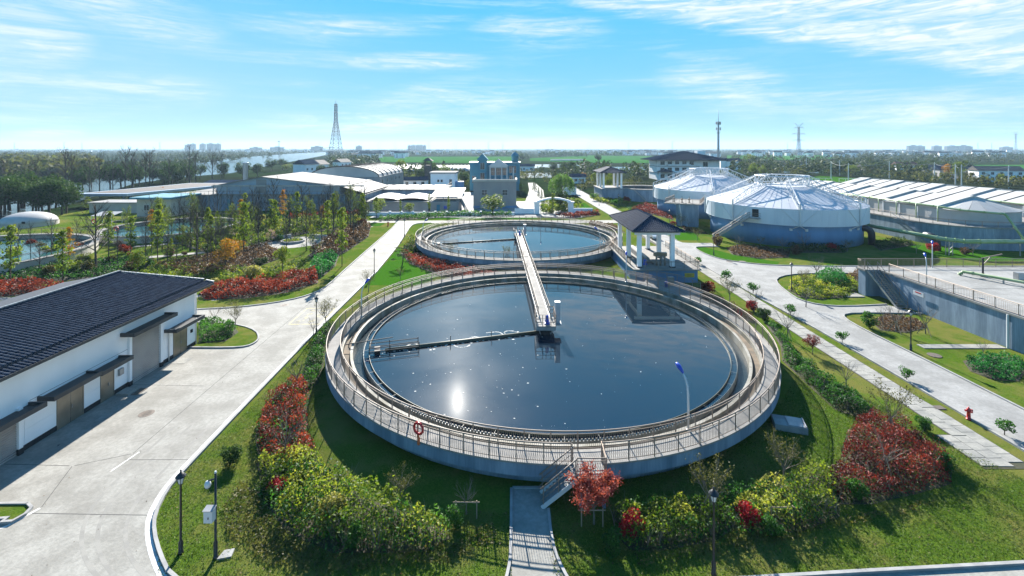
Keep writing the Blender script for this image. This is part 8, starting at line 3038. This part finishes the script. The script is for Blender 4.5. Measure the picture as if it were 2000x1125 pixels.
# hydrant
def hydrant(p, s, label):
    t = thing('fire_hydrant', label, 'fire hydrant', p, 'fire hydrants')
    MB().lathe(p, [(.17 * s, 0), (.17 * s, .05 * s), (.12 * s, .06 * s), (.11 * s, .55 * s), (.15 * s, .57 * s), (.15 * s, .62 * s), (.13 * s, .64 * s), (.13 * s, .74 * s), (.08 * s, .83 * s), (.035 * s, .86 * s), (.035 * s, .92 * s)], 14).build('body', M['red'], t, True)
    for d in ((-1, 0, 0), (1, 0, 0), (0, -1, 0)):
        d = Vector(d)
        MB().tube([p + Vector((0, 0, .66 * s)), p + d * .2 * s + Vector((0, 0, .66 * s)), p + d * .21 * s + Vector((0, 0, .66 * s)), p + d * .26 * s + Vector((0, 0, .66 * s))], [.055 * s, .055 * s, .075 * s, .075 * s], 10).build('outlet_cap', M['red'], t)
    return t


hydrant(at(1892, 819), 0.98, 'red fire hydrant on the grass strip by the east road')
hydrant(at(758, 441), 1.2, 'small red hydrant on the lawn at the far end of the narrow road')
tag(MB().box(31.7, 32.5, 34.6, 35.1, -.02, .03).build('valve_cover', M['iron']), 'dark square valve cover beside the red hydrant', 'valve cover')
# cars at the far bend of the east road, behind the pavilion
def car(p, rz, body, label):
    t = thing('parked_car', label, 'car', (0, 0, 0), 'cars on the east road')
    mb = MB()
    prof = [(-2.1, .35), (-2.15, .8), (-1.6, .95), (-1.0, 1.42), (.7, 1.45), (1.5, .98), (2.1, .85), (2.15, .4)]
    n = len(prof)
    vs = [(x, y, z) for y in (-.85, .85) for x, z in prof]
    mb.add(vs, [tuple(range(n)), tuple(range(2 * n - 1, n - 1, -1))] + [(i, n + i, n + (i + 1) % n, (i + 1) % n) for i in range(n)])
    mb.build('body', body, t)
    MB().box(-.85, .65, -.862, -.852, 1.0, 1.35).build('side_window', M['glass'], t)
    MB().box(-.85, .65, .852, .862, 1.0, 1.35).build('side_window', M['glass'], t)
    MB().slab([(1.42, -.7, 1.04), (1.42, .7, 1.04), (.78, .7, 1.42), (.78, -.7, 1.42)], .01).build('windscreen', M['glass'], t)
    for x in (-1.35, 1.35):
        for y in (-.8, .8):
            w = MB().tube([(x, y - .1, .32), (x, y + .1, .32)], .32, 14).build('wheel', M['dark'], t)
            MB().tube([(x, y - .11, .32), (x, y + .11, .32)], .17, 10).build('rim', M['steeld'], w)
    for y in (-.6, .6):
        MB().box(2.13, 2.17, y - .15, y + .15, .62, .76).build('headlight', M['lampwhite'], t)
    t.location, t.rotation_euler = p, (0, 0, rz)


car(Vector((29.3, 112, 0.02)), R(-88), M['blue'], 'dark blue car on the east road seen between pavilion columns')
car(Vector((30.6, 100, 0.02)), R(-88), M['lampwhite'], 'pale car on the east road seen between pavilion columns')

# ------------------------------------------------------------------ air
hz = bpy.data.materials.new('haze_air')
hz.use_nodes = True
N = NT(hz.node_tree)
N.n.clear()
ho = N.new('ShaderNodeOutputMaterial')
pv_ = N.new('ShaderNodeVolumePrincipled')
pv_.inputs['Color'].default_value = (0.55, 0.78, 1.0, 1)
pv_.inputs['Density'].default_value = HAZE
pv_.inputs['Anisotropy'].default_value = 0.2
N.l.new(pv_.outputs[0], ho.inputs['Volume'])
if HAZE > 0:
    tag(MB().box(-9100, 9100, -70, 9100, -1.4, 121).build('haze', hz), None, None, None, 'stuff')
